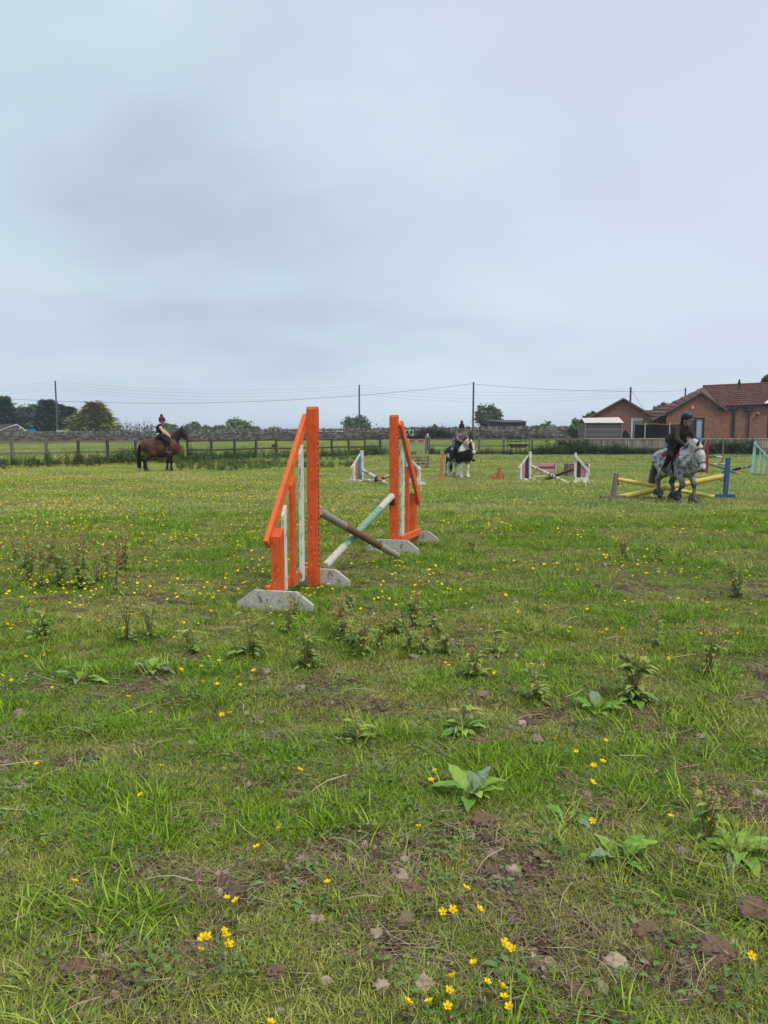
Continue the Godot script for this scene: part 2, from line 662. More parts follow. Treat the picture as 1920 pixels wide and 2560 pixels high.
func make_grass() -> void:
	var gm := leafy("grass", Color.WHITE, 0.35, 0.55)
	var sets := []
	for i in 4:
		sets.append(tuft_mesh(36, 0.05, 0.020, 0.066, [0.003, 0.0042, 0.0036, 0.0052][i], 0.8))
	for i in 2:
		sets.append(tuft_mesh(18, 0.05, 0.045, 0.115, 0.0042, 0.9, 4))
	var xs := []
	var cs := []
	for i in 6:
		xs.append([])
		cs.append([])
	var put := func(x: float, z: float) -> void:
		var k := cover(x, z)
		if rng.randf() > smoothstep(0.25, 0.66, k) * 0.96 + 0.04:
			return
		var i := rng.randi() % 4
		var lush := noise_b.get_noise_2d(x * 110.0 + 50.0, z * 110.0) * 1.3 + noise_a.get_noise_2d(x * 30.0, z * 30.0) * 0.5 + 0.05
		if lush > 0.36 and rng.randf() < 0.22 or rng.randf() < 0.02:
			i = 4 + rng.randi() % 2
		var s := rng.randf_range(0.65, 1.2) * (1.0 + 0.45 * clampf(lush, -0.5, 1.0)) * (1.0 + 0.45 * smoothstep(7.0, 14.0, -z))
		xs[i].append(Transform3D(yrot(Vector3(s, s * rng.randf_range(0.75, 1.2), s)), Vector3(x, ht(x, z), z)))
		var t := clampf(0.5 + noise_a.get_noise_2d(x * 45.0 - 70.0, z * 45.0) * 1.0 + lush * 0.8 - 0.02 + rng.randf_range(-0.2, 0.2), 0.0, 1.0)
		cs[i].append(green(t) * rng.randf_range(0.8, 1.15))
	scatter(1.0, 4.0, 1150.0, put)
	scatter(4.0, 7.5, 720.0, put)
	scatter(7.5, 15.0, 300.0, put)
	# longer grass left uncropped against feet, posts and dock plants
	for q in uncropped:
		for k in int(q[2]):
			var an := rng.randf() * TAU
			var rr := sqrt(rng.randf()) * float(q[1])
			var x: float = q[0].x + cos(an) * rr
			var z: float = q[0].z + sin(an) * rr
			var i := rng.randi() % 6
			var s := rng.randf_range(0.9, 1.5)
			xs[i].append(Transform3D(yrot(Vector3(s, s * rng.randf_range(0.9, 1.4), s)), Vector3(x, ht(x, z), z)))
			cs[i].append(green(rng.randf_range(0.35, 1.0)) * rng.randf_range(0.8, 1.15))
	var root := stuff_root("grass", "short grazed green grass growing all over the riding field", "grass")
	for i in 6:
		stuff("blades", sets[i], gm, xs[i], cs[i], "", "", root)
	# farther off, the sward as wider patches
	var mid := []
	var mx := [[], [], []]
	var mc := [[], [], []]
	for i in 3:
		mid.append(tuft_mesh(130, 0.28, 0.035, 0.095, 0.0065, 0.7, 2))
	scatter(13.5, 42.0, 13.0, func(x: float, z: float) -> void:
		var i := rng.randi() % 3
		var s := rng.randf_range(0.8, 1.3) * (1.0 + 0.4 * noise_b.get_noise_2d(x * 8.0, z * 8.0))
		if noise_a.get_noise_2d(x * 12.0 + 40.0, z * 12.0) > 0.38:
			s *= 1.5
		mx[i].append(Transform3D(yrot(Vector3(s, s, s)), Vector3(x, ht(x, z), z)))
		var t := clampf(0.45 + noise_a.get_noise_2d(x * 14.0, z * 30.0 + 30.0) * 1.3 + rng.randf_range(-0.2, 0.2), 0.0, 1.0)
		mc[i].append(Color(0.62, 0.61, 0.23).lerp(Color(0.38, 0.52, 0.11), t) * rng.randf_range(0.8, 1.2)))
	for i in 3:
		stuff("blades", mid[i], gm, mx[i], mc[i], "", "", root)
	var farm := tuft_mesh(170, 0.8, 0.07, 0.17, 0.022, 0.6, 2)
	var fx := []
	var fc := []
	scatter(40.0, 108.0, 1.3, func(x: float, z: float) -> void:
		var s := rng.randf_range(0.8, 1.25)
		fx.append(Transform3D(yrot(Vector3(s, s * rng.randf_range(0.7, 1.2), s)), Vector3(x, ht(x, z), z)))
		var t := clampf(0.4 + noise_a.get_noise_2d(x * 9.0, z * 14.0) * 1.6 + noise_b.get_noise_2d(x * 4.0, z * 9.0), 0.0, 1.0)
		fc.append(Color(0.40, 0.50, 0.17).lerp(Color(0.64, 0.62, 0.22), t) * rng.randf_range(0.85, 1.15)))
	stuff("meadow_grass", farm, gm, fx, fc, "yellow green meadow grass between the rail fence and the stone wall", "grass")
	# dead grass and straw
	var th := [thatch_mesh(26, 0.06), thatch_mesh(18, 0.08)]
	var tm := leafy("thatch", Color.WHITE, 0.1, 0.85)
	var tx := [[], []]
	var tc := [[], []]
	var dead := func(x: float, z: float) -> void:
		var k := cover(x, z)
		if rng.randf() < 0.10 + 0.42 * smoothstep(0.8, 0.3, k):
			var i := rng.randi() % 2
			tx[i].append(Transform3D(yrot(Vector3.ONE * rng.randf_range(0.7, 1.5)), Vector3(x, ht(x, z) + rng.randf() * 0.012, z)))
			tc[i].append(Color(0.50, 0.41, 0.27).lerp(Color(0.22, 0.15, 0.10), rng.randf()))
	scatter(1.0, 5.0, 420.0, dead)
	scatter(5.0, 14.0, 130.0, dead)
	root = stuff_root("dead_grass", "dry straw coloured thatch and roots on the trodden soil", "dead grass")
	for i in 2:
		stuff("thatch", th[i], tm, tx[i], tc[i], "", "", root)
	# small broad leaves: clover, plantain, daisy rosettes
	var ros := [rosette_mesh(5, 0.025, 0.05, 0.40, 0.7), rosette_mesh(6, 0.014, 0.028, 0.5, 0.4), clover_mesh(), clover_mesh()]
	var lm := leafy("small_leaf", Color.WHITE, 0.25, 0.5)
	var rx := [[], [], [], []]
	var rc := [[], [], [], []]
	var broad := func(x: float, z: float) -> void:
		var q := noise_a.get_noise_2d(x * 110.0 + 500.0, z * 110.0)
		if rng.randf() < 0.12 + q * 0.9:
			var i := rng.randi() % 4
			rx[i].append(Transform3D(yrot(Vector3.ONE * rng.randf_range(0.6, 1.5)), Vector3(x, ht(x, z) + rng.randf_range(0.0, 0.012), z)))
			rc[i].append(Color(0.10, 0.19, 0.045).lerp(Color(0.20, 0.28, 0.10), rng.randf()))
	scatter(1.0, 5.0, 330.0, broad)
	scatter(5.0, 13.0, 110.0, broad)
	root = stuff_root("ground_cover", "small round leaves of clover and plantain among the grass", "ground cover")
	for i in 4:
		stuff("leaves", ros[i], lm, rx[i], rc[i], "", "", root)
	# crumbs of soil and old dung
	var crumbs := []
	var cx := [[], [], []]
	var cc := [[], [], []]
	for i in 3:
		var g := Geo.new()
		g.lump(Vector3(i * 3.7, 0, 0), Vector3(1.0, 0.62, 0.85), noise_c, 0.55, 5, 1.0)
		for k in g.v.size():
			g.v[k] -= Vector3(i * 3.7, 0, 0)
		crumbs.append(g.mesh())
	var crumb := func(x: float, z: float) -> void:
		var k := cover(x, z)
		if rng.randf() < 0.07 + 0.75 * smoothstep(0.62, 0.2, k):
			var i := rng.randi() % 3
			var s := rng.randf_range(0.004, 0.014)
			if rng.randf() < 0.1:
				s *= rng.randf_range(1.5, 3.0)
			cx[i].append(Transform3D(yrot(Vector3(s, s * rng.randf_range(0.6, 1.1), s * rng.randf_range(0.8, 1.5))), Vector3(x, ht(x, z) + s * 0.3, z)))
			cc[i].append(Color(0.17, 0.12, 0.085).lerp([Color(0.42, 0.34, 0.26), Color(0.07, 0.048, 0.035)][rng.randi() % 2], rng.randf()))
	scatter(1.0, 4.5, 800.0, crumb)
	scatter(4.5, 12.0, 230.0, crumb)
	var cm := coloured("crumb", 0.95)
	root = stuff_root("soil_crumbs", "crumbled brown soil and dry dung lying in the bare patches", "soil")
	for i in 3:
		stuff("crumbs", crumbs[i], cm, cx[i], cc[i], "", "", root)
	# flakes of dead leaf and dry dung lying in the turf
	var fg := Geo.new()
	for i in 7:
		var fa := rng.randf() * TAU
		fg.col = Color(1, 1, 1) * rng.randf_range(0.5, 1.2)
		fg.leaf(Vector3(rng.randf_range(-0.04, 0.04), rng.randf_range(0.006, 0.02), rng.randf_range(-0.04, 0.04)), Vector3(cos(fa), rng.randf_range(-0.1, 0.4), sin(fa)).normalized(), rng.randf_range(0.008, 0.02), rng.randf_range(0.006, 0.011), rng.randf_range(-0.5, 0.6), 0.3, 3)
	var lx := []
	var lc := []
	var flake := func(x: float, z: float) -> void:
		if rng.randf() < 0.12 + 0.35 * smoothstep(0.8, 0.3, cover(x, z)):
			lx.append(Transform3D(yrot(Vector3.ONE * rng.randf_range(0.6, 1.5)), Vector3(x, ht(x, z) + rng.randf() * 0.015, z)))
			lc.append(Color(0.14, 0.095, 0.065).lerp(Color(0.46, 0.38, 0.28), pow(rng.randf(), 2.2)))
	scatter(1.0, 5.0, 170.0, flake)
	scatter(5.0, 13.0, 55.0, flake)
	stuff("leaf_litter", fg.mesh(), leafy("litter", Color.WHITE, 0.05, 0.9), lx, lc, "brown flakes of dead leaf and dry dung in the turf", "leaf litter")
	# single pale stalks lying about
	var sg := Geo.new()
	sg.tube([Vector3(-0.5, 0.03, 0), Vector3(-0.1, 0.06, 0.05), Vector3(0.2, 0.05, 0.02), Vector3(0.5, 0.01, -0.06)], [0.011, 0.011, 0.009, 0.006], 4)
	var sx := []
	var sc := []
	scatter(1.0, 8.0, 7.0, func(x: float, z: float) -> void:
		var s := rng.randf_range(0.08, 0.24)
		sx.append(Transform3D(yrot(Vector3(s, s, s)) * Basis(Vector3(0, 0, 1), rng.randf_range(-0.25, 0.25)), Vector3(x, ht(x, z) + 0.02 + rng.randf() * 0.02, z)))
		sc.append(Color(0.55, 0.45, 0.29).lerp(Color(0.40, 0.34, 0.18), rng.randf())))
	stuff("straw_stalks", sg.mesh(), coloured("stalk", 0.8), sx, sc, "pale dry grass stalks lying loose on the turf", "straw")


# ------------------------------------------------------------------ flowers
func petal_mesh(r: float) -> ArrayMesh:
	var g := Geo.new()
	var segs := 5
	for i in segs:
		var a0 := -0.56 + 1.12 * i / segs
		var a1 := -0.56 + 1.12 * (i + 1) / segs
		var p0 := Vector3(cos(a0) * r, r * 0.30, sin(a0) * r) * (0.62 if i == 0 else 1.0)
		var p1 := Vector3(cos(a1) * r, r * 0.30, sin(a1) * r) * (0.62 if i == segs - 1 else 1.0)
		g.tri(Vector3(0.002, 0, 0), p0 * 0.6, p1 * 0.6, Vector3.UP)
		g.quad(p0 * 0.6, p1 * 0.6, p1 + Vector3(0, r * 0.28, 0), p0 + Vector3(0, r * 0.28, 0), Vector3.UP)
	return g.mesh()

func blossom_mesh(r: float) -> ArrayMesh:
	var g := Geo.new()
	for k in 5:
		var b := Basis(Vector3.UP, TAU * k / 5)
		for i in 3:
			var a0 := -0.6 + 1.2 * i / 3
			var a1 := -0.6 + 1.2 * (i + 1) / 3
			g.tri(Vector3.ZERO, b * Vector3(cos(a0) * r, r * 0.4, sin(a0) * r), b * Vector3(cos(a1) * r, r * 0.4, sin(a1) * r), Vector3.UP)
	return g.mesh()

func buttercup_label(p: Vector3) -> String:
	var d := -p.z
	if d < 2.6 and p.x > 0.0:
		return "yellow buttercup in the loose cluster beside the pale flat stone"
	if d < 2.8 and p.x < 0.0 and p.x > -1.0:
		return "yellow buttercup in the tight cluster left of the bottom centre"
	if d < 4.2:
		return "scattered yellow buttercup in the poached turf of the foreground, left" if p.x < 0.0 else "scattered yellow buttercup in the poached turf of the foreground, right"
	if d < 7.0:
		return "yellow buttercup in the turf before the near orange wing, left side" if p.x < -0.8 else ("yellow buttercup in the turf among the right hand docks" if p.x > 0.9 else "yellow buttercup close in front of the near orange wing")
	return "small yellow buttercup left of the orange jump among the red docks" if p.x < -1.2 else ("small yellow buttercup right of the orange jump in the middle field" if p.x > 0.9 else "small yellow buttercup around the crossed poles of the orange jump")

func make_buttercups() -> void:
	var ym := plain("buttercup_petal", Color(0.97, 0.83, 0.05), 0.35)
	ym.backlight_enabled = true
	ym.backlight = Color(0.5, 0.4, 0.05)
	ym.cull_mode = BaseMaterial3D.CULL_DISABLED
	var cm := plain("buttercup_centre", Color(0.62, 0.62, 0.10), 0.7)
	var sm := plain("buttercup_stem", Color(0.33, 0.42, 0.16), 0.7)
	var petal := petal_mesh(0.0125)
	var centre := Geo.new()
	centre.lump(Vector3.ZERO, Vector3(0.0045, 0.004, 0.0045), noise_c, 0.1, 4)
	var cmesh := centre.mesh()
	var stems := []
	for i in 4:
		var g := Geo.new()
		var b := Vector3(rng.randf_range(-0.35, 0.35), 0, rng.randf_range(-0.35, 0.35))
		g.tube([b, b * 0.45 + Vector3(0, 0.5, 0), b * 0.1 + Vector3(0, 0.85, 0), Vector3(0, 1, 0)], [0.011, 0.010, 0.008, 0.007], 4)
		stems.append(g.mesh())
	# heads of the nearest flowers, read off the photograph: u, v
	var near := [[91, 1911], [401, 1916], [560, 1923], [749, 1926], [352, 1988], [697, 2071], [642, 2119], [185, 2205], [819, 2207], [567, 2246], [590, 2253], [560, 2328], [566, 2343], [570, 2363], [509, 2346], [517, 2343], [501, 2376], [676, 2557],
		[1088, 1927], [1078, 1952], [1047, 2067], [1485, 1916], [1507, 1905], [1480, 1957], [1481, 2053], [1677, 2042], [1164, 2222], [1132, 2276], [1198, 2274], [1108, 2281], [1261, 2360], [1282, 2374], [1184, 2409], [1128, 2442], [1218, 2457], [1123, 2477], [1254, 2467], [1019, 2506], [1073, 2506], [1119, 2517], [1261, 2495], [1274, 2518], [1878, 2390],
		[112, 1638], [120, 1627], [64, 1642], [41, 1603], [29, 1701], [5, 1690], [131, 1720], [321, 1743], [378, 1782], [452, 1675], [503, 1667], [521, 1642], [546, 1653], [613, 1661], [635, 1677], [507, 1705], [544, 1712], [600, 1713], [595, 1694], [555, 1788], [575, 1783], [275, 1566], [311, 1571], [227, 1568], [200, 1545], [275, 1537], [348, 1506], [371, 1488], [484, 1580], [437, 1594], [456, 1597],
		[1123, 1664], [1202, 1660], [1239, 1683], [1113, 1658], [1385, 1601], [1420, 1580], [1498, 1581], [1508, 1582], [1460, 1490], [1516, 1496], [1626, 1482], [1670, 1646], [1752, 1585], [1776, 1586], [1846, 1584], [1791, 1762], [1388, 1848], [1441, 1881], [1514, 1853], [1330, 1662], [1357, 1663], [1296, 1531], [1308, 1540], [1265, 1556], [1270, 1545], [1769, 1507], [1800, 1525], [1880, 1533], [1890, 1534], [1655, 1529]]
	var list := []
	for q in near:
		list.append(on_ground(q[0], q[1], rng.randf_range(0.09, 0.17)))
	while list.size() < 300:
		var z := rng.randf_range(5.5, 11.5)
		var x := rng.randf_range(-0.52, 0.52) * z
		var d := noise_a.get_noise_2d(x * 40.0 + 11.0, z * 40.0) + 0.25 - x * 0.10
		if rng.randf() < d * 1.3:
			list.append(Vector3(x, ht(x, -z) + rng.randf_range(0.08, 0.15), -z))
	for i in list.size():
		var p: Vector3 = list[i]
		var gy := ht(p.x, p.z)
		var h: float = max(p.y - gy, 0.05)
		var t := thing("buttercup", buttercup_label(p), "flower", Vector3(p.x, gy, p.z), rng.randf() * TAU, "buttercups, " + buttercup_label(p))
		var s := part("stem", stems[rng.randi() % 4], sm, t)
		s.scale = Vector3(0.12, h, 0.12)
		var bl := part("blossom", cmesh, cm, t)
		var sc := rng.randf_range(0.8, 1.2)
		bl.transform = Transform3D(Basis.from_euler(Vector3(rng.randf_range(-0.5, 0.7), rng.randf() * TAU, rng.randf_range(-0.5, 0.5))).scaled(Vector3.ONE * sc), Vector3(0, h, 0))
		for k in 5:
			var pe := part("petal", petal, ym, bl)
			pe.rotation.y = TAU * k / 5
	# the countless ones across the field, and white clover heads
	var bm := blossom_mesh(0.014)
	var fx := []
	var fc := []
	scatter(6.3, 40.0, 60.0, func(x: float, z: float) -> void:
		var d := 0.20 + noise_a.get_noise_2d(x * 25.0 + 11.0, -z * 25.0) * 0.9 + noise_b.get_noise_2d(x * 60.0, z * 60.0) * 1.1 - x * 0.05 + 0.02
		if -z > 26.0:
			d *= 0.5
		if rng.randf() < d * 0.95:
			fx.append(Transform3D(Basis.from_euler(Vector3(rng.randf_range(-0.6, 0.6), rng.randf() * TAU, rng.randf_range(-0.6, 0.6))).scaled(Vector3.ONE * rng.randf_range(0.6, 1.1)), Vector3(x, ht(x, z) + rng.randf_range(0.06, 0.13), z)))
			fc.append(Color(1, 1, 1) * rng.randf_range(0.85, 1.0)))
	stuff("far_buttercups", bm, ym, fx, fc, "haze of tiny yellow buttercups across the middle of the field", "flowers")
	var wg := Geo.new()
	wg.lump(Vector3.ZERO, Vector3(0.0085, 0.008, 0.0085), noise_c, 0.3, 4)
	var wx := []
	var wc := []
	scatter(5.0, 36.0, 34.0, func(x: float, z: float) -> void:
		var d := 0.02 + noise_b.get_noise_2d(x * 30.0 + 77.0, z * 30.0) * 0.9 - 0.12 + 0.35 * smoothstep(9.0, 16.0, -z)
		if rng.randf() < d * 0.40:
			wx.append(Transform3D(yrot(Vector3.ONE * rng.randf_range(0.7, 1.2)), Vector3(x, ht(x, z) + rng.randf_range(0.05, 0.10), z)))
			wc.append(Color(0.70, 0.70, 0.60).lerp(Color(0.62, 0.60, 0.42), rng.randf())))
	stuff("white_clover", wg.mesh(), coloured("clover_head", 0.8), wx, wc, "tiny white clover heads dotted through the field", "flowers")


# ------------------------------------------------------------------ jumps
func trapezoid(w: float, top: float, h: float, shoulder: float) -> Array:
	return [Vector2(-w / 2, 0), Vector2(w / 2, 0), Vector2(w / 2, shoulder), Vector2(top / 2, h), Vector2(-top / 2, h), Vector2(-w / 2, shoulder)]

# a jump wing standing at its tall post; +x runs to the short post, rails on the +z side
func wing(label: String, at: Vector3, turn: float, group: String, o: Dictionary) -> Node3D:
	var t := thing("jump_wing", label, "jump wing", grounded(at) + Vector3(0, o.get("lift", 0.0), 0), turn, group)
	if o.has("tilt"):
		t.rotation.z = o.tilt
	var ps: float = o.get("post", 0.09)
	var tall: float = o.tall
	var short: float = o.short
	var length: float = o.length
	var fm: Material = o.frame
	var y0: float = o.get("foot_gap", 0.02)
	# tall post with rounded shoulders
	var g := Geo.new()
	var s := ps / 2
	g.prism(Transform3D(Basis(), Vector3.ZERO), [Vector2(-s, y0), Vector2(s, y0), Vector2(s, tall - s * 0.55), Vector2(s * 0.55, tall), Vector2(-s * 0.55, tall), Vector2(-s, tall - s * 0.55)], ps)
	var post := part("tall_post", g, o.get("post_mat", fm), t)
	if o.has("holes"):
		var hm := plain("drilled_hole", Color(0.05, 0.035, 0.03), 0.9)
		var hg := Geo.new()
		hg.tube([Vector3(0, 0, -0.012), Vector3(0, 0, 0.0015)], [0.0125, 0.0125], 8)
		var hmesh := hg.mesh()
		for i in o.holes:
			var h := part("peg_hole", hmesh, hm, post)
			h.transform = Transform3D(Basis(Vector3.UP, PI if o.hole_side < 0 else 0.0), Vector3(-s * 0.1, 0.22 + i * (tall - 0.42) / o.holes, s * o.hole_side))
	# short post with a sloping top
	g = Geo.new()
	var slope: float = (tall - short) / length
	g.prism(Transform3D(Basis(), Vector3(length, 0, 0)), [Vector2(-s * 0.9, y0), Vector2(s * 0.9, y0), Vector2(s * 0.9, short - slope * s * 0.6), Vector2(-s * 0.9, short + slope * s * 0.6)], ps * 0.92)
	part("short_post", g, fm, t)
	var rt: float = o.get("rail_thick", 0.045)
	var rz := s + rt / 2 + 0.002
	# sloping top rail
	g = Geo.new()
	var a := Vector3(o.get("rail_from", -s * 0.2), tall - 0.10, rz)
	var b := Vector3(length + s + 0.02, short - 0.10, rz)
	g.beam(a, b, rt, o.get("rail_wide", 0.09), 0.006)
	part("sloping_rail", g, o.get("rail_mat", fm), t)
	# bottom rail
	g = Geo.new()
	var by: float = o.get("rail_low", 0.14)
	g.beam(Vector3(o.get("rail_from", -s * 0.2), by, rz), Vector3(length + s + 0.03, by, rz), rt, o.get("low_wide", 0.09), 0.005)
	part("bottom_rail", g, o.get("low_mat", fm), t)
	# upright slats between the rails
	for k in o.slats:
		var x: float = k[0] * length
		var w: float = k[1]
		var top: float = tall - 0.10 - (tall - short) * k[0] + k[3]
		g = Geo.new()
		var w2 := w / 2
		g.prism(Transform3D(Basis(), Vector3(x, 0, s - 0.014)), [Vector2(-w2, by - 0.05), Vector2(w2, by - 0.05), Vector2(w2, top - slope * w2), Vector2(-w2, top + slope * w2)], k[4] if k.size() > 4 else 0.025)
		part("slat", g, k[2], t)
	# feet: plates set across the wing
	var f: Dictionary = o.feet
	for e in f.at:
		g = Geo.new()
		g.prism(Transform3D(Basis(Vector3.UP, PI / 2), Vector3(e, -0.03, f.get("shift", 0.0))), trapezoid(f.w, f.top, f.h + 0.03, f.sh + 0.03), f.thick)
		var ft := part("foot", g, f.mat, t)
		if f.w > 0.65:
			for k in 9:
				for sd in [-0.06, 0.06]:
					uncropped.append([t.transform * Vector3(e + sd, 0, (k - 4) * f.w / 8.0), 0.05, 3])
		if f.has("bolts"):
			for bz in [-0.05, 0.06]:
				var bg := Geo.new()
				bg.tube([Vector3(e, f.h * 0.6, bz), Vector3(e + (f.thick / 2 + 0.012) * signf(e), f.h * 0.6, bz)], [0.011, 0.009], 8)
				part("bolt", bg, plain("bolt", Color(0.62, 0.63, 0.62), 0.5, 0.6), ft)
	return t

func pole(label: String, a: Vector3, b: Vector3, r: float, bands: Array, group := "", m: Material = null) -> Node3D:
	var o := solo("jump_pole", pole_geo(a, b, r, bands), m if m else pole_paint(), label, "pole", Vector3.ZERO, group)
	return o

func pole_paint() -> StandardMaterial3D:
	return worn("pole_paint", [[0.0, Color(0.38, 0.34, 0.30)], [0.24, Color(0.55, 0.5, 0.45)], [0.30, Color(0.86, 0.84, 0.80)], [0.55, Color(1, 1, 1)], [0.8, Color(0.93, 0.92, 0.9)], [1.0, Color(0.75, 0.72, 0.68)]], 0.025, 2.6, 0.7, 0.5, 8, false, true)

# bands: [fraction where the band ends, colour]
func pole_geo(a: Vector3, b: Vector3, r: float, bands: Array) -> Geo:
	var g := Geo.new()
	var pts := []
	var rad := []
	var cols := []
	var last := 0.0
	var i := 0
	pts.append(a)
	rad.append(r * 0.94)
	for q in bands:
		var steps: int = max(1, int((q[0] - last) * 10.0))
		for k in steps:
			var f: float = lerpf(last, q[0], float(k + 1) / steps)
			var wob := noise_c.get_noise_2d(f * 40.0 + a.x * 50.0, a.z * 20.0)
			pts.append(a.lerp(b, f) + Vector3(0, wob * r * 0.12, wob * r * 0.08))
			rad.append(r * (1.0 + noise_c.get_noise_2d(f * 90.0, a.x * 31.0) * 0.08))
			cols.append(q[1])
		last = q[0]
	g.tube(pts, rad, 14, cols)
	return g

func cup(at: Vector3, parent: Node, m: Material, dir := Vector3(1, 0, 0)) -> void:
	# a jump cup: a shallow curved bracket with its plate
	var g := Geo.new()
	var side := dir.cross(Vector3.UP).normalized()
	g.beam(at + Vector3(0, -0.06, 0), at + Vector3(0, 0.06, 0), 0.05, 0.012, 0.002, side)
	var prev := at + dir * 0.01 + Vector3(0, -0.015, 0)
	for i in range(1, 6):
		var an := PI * 0.5 * i / 5
		var q := at + dir * (0.01 + 0.10 * i / 5.0) + Vector3(0, -0.015 - 0.03 * sin(an * 2.0), 0)
		g.beam(prev, q, 0.05, 0.008, 0.001, side)
		prev = q
	part("jump_cup", g, m, parent)

func make_jumps() -> void:
	var orange := paint("orange_paint", "d6592a", "e0953e", 0.22, "7b5c44")
	var orange2 := paint("orange_paint_bright", "e06833", "e8a24a", 0.225, "80604a")
	var white := paint("white_paint", "dcd9d0", "b3aca0", 0.26, "83786c")
	var iron := plain("rusty_iron", Color(0.22, 0.13, 0.11), 0.7, 0.3)
	var conc := worn("foot_grey", [[0.0, rgb("5c5a53")], [0.2, rgb("8d8b83")], [0.3, rgb("afada5")], [0.6, rgb("bcbab2")], [0.8, rgb("a6a49b")], [1.0, rgb("c6c5bd")]], 0.012, 1.3, 0.95, 0.5, 13)
	# --- the orange jump in front
	var grp := "wings of the orange jump"
	var spec := {"tall": 1.80, "short": 0.68, "length": 0.98, "post": 0.098, "frame": orange, "rail_mat": orange2, "post_mat": orange, "low_mat": orange2, "holes": 26, "hole_side": -1, "foot_gap": 0.03, "rail_low": 0.17, "rail_wide": 0.10,
		"slats": [[0.26, 0.075, white, -0.02, 0.028], [0.52, 0.075, orange, -0.015, 0.04], [0.74, 0.075, white, -0.02, 0.028]],
		"feet": {"at": [1.05, -0.075], "w": 0.70, "top": 0.40, "h": 0.18, "sh": 0.07, "thick": 0.045, "mat": conc, "bolts": true}}
	var n1 := Vector3(-0.70, 0, -7.60)
	var w1 := wing("tall orange jump wing nearest the camera with two white slats", n1, deg_to_rad(-103.5), grp, spec)
	var spec2 := spec.duplicate()
	spec2.tall = 1.79
	spec2.hole_side = 1
	spec2.rail_from = 0.05
	spec2.length = 0.85
	spec2.slats = [[0.30, 0.075, white, -0.02, 0.028], [0.55, 0.07, orange, -0.015, 0.04]]
	spec2.feet = {"at": [0.92, -0.075], "w": 0.72, "top": 0.42, "h": 0.18, "sh": 0.07, "thick": 0.045, "mat": conc}
	var n2 := Vector3(0.13, 0, -9.97)
	var w2 := wing("farther orange jump wing with one white slat, right end of crossed poles", n2, deg_to_rad(71.0), grp, spec2)
	var wt := lin("cfcdc4")
	var old := lin("9a938a")
	var pg := "crossed poles of the orange jump"
	pole("weathered pole with faded brown middle, lower end in the grass", Vector3(-0.645, 0.765, -7.66), Vector3(0.155, 0.045, -9.38), 0.043, [[0.28, lin("a29c90")], [0.74, lin("8a6250")], [1.0, lin("b0aaa0")]], pg)
	pole("white pole with faded green middle band leaning across the orange jump", Vector3(-0.60, 0.20, -7.72), Vector3(0.10, 0.735, -9.88), 0.043, [[0.23, wt], [0.78, lin("86b091")], [1.0, wt]], pg)
	cup(Vector3(0.052, 0.72, 0.0) * Vector3(-1, 1, 1), w1, iron, Vector3(-1, 0, 0))
	cup(Vector3(-0.052, 0.69, 0.0), w2, iron, Vector3(-1, 0, 0))

	# --- white, blue and red jump behind it
	var blue := paint("blue_paint", "4a7595", "7d929f", 0.28)
	var coral := paint("coral_paint", "d0684e", "c98a72", 0.25)
	var wfeet := {"at": [0.42, -0.03], "w": 0.62, "top": 0.5, "h": 0.10, "sh": 0.08, "thick": 0.10, "mat": white}
	grp = "wings of the white, blue and red jump"
	var ws := {"tall": 1.0, "short": 0.55, "length": 0.40, "post": 0.075, "frame": white, "rail_low": 0.15, "rail_wide": 0.07, "rail_thick": 0.03, "slats": [[0.30, 0.13, blue, 0.0, 0.03], [0.66, 0.13, coral, 0.0, 0.03]], "feet": wfeet}
	var wa := wing("small white wing with blue and coral boards, left of distant crossed poles", Vector3(-0.70, 0, -24.4), deg_to_rad(-128), grp, ws)
	var wb := wing("small white wing half hidden behind the farther orange wing", Vector3(0.70, 0, -22.9), deg_to_rad(-32), grp, ws)
	var dk := lin("26302e")
	pg = "crossed poles of the white, blue and red jump"
	pole("white pole with thin black rings in front of the far crossed pair", at(907, 1175, -24.25), at(976, 1215, -22.75), 0.055, [[0.16, wt], [0.19, dk], [0.22, wt], [0.25, dk], [0.50, wt], [0.58, lin("27504a")], [0.76, lin("b07f68")], [0.86, wt], [0.89, dk], [0.93, wt], [0.96, dk], [1.0, wt]], pg)
	pole("pole of faded rust and white bands behind the ringed white pole", at(914, 1209, -24.1), at(1014, 1177, -22.95), 0.05, [[0.12, lin("8d8579")], [0.25, wt], [0.33, lin("2c554b")], [0.5, lin("a5694f")], [0.7, wt], [0.85, lin("a5694f")], [1.0, wt]], pg)
	cup(Vector3(-0.04, 0.38, 0.0), wa, iron, Vector3(-1, 0, 0))

	# --- pink, black and white jump
	var pink := paint("pink_paint", "b87a86", "b09095", 0.28)
	var black := paint("black_paint", "33383a", "555853", 0.26)
	var pspec := {"tall": 0.95, "short": 0.50, "length": 0.34, "post": 0.07, "frame": white, "rail_low": 0.13, "rail_wide": 0.07, "low_wide": 0.12, "rail_thick": 0.03, "slats": [[0.30, 0.10, black, 0.0, 0.028], [0.66, 0.10, pink, 0.0, 0.028]], "feet": {"at": [0.30, 0.02], "w": 0.56, "top": 0.46, "h": 0.09, "sh": 0.07, "thick": 0.10, "mat": white}}
	grp = "wings of the pink, black and white jump"
	var pa := wing("white wing with black and pink boards at left end of its jump", Vector3(4.72, 0, -24.9), deg_to_rad(-158), grp, pspec)
	var pb := wing("white wing with black and pink boards in front of the wooden box", Vector3(5.82, 0, -23.4), deg_to_rad(-18), grp, pspec)
	pg = "crossed poles of the pink, black and white jump"
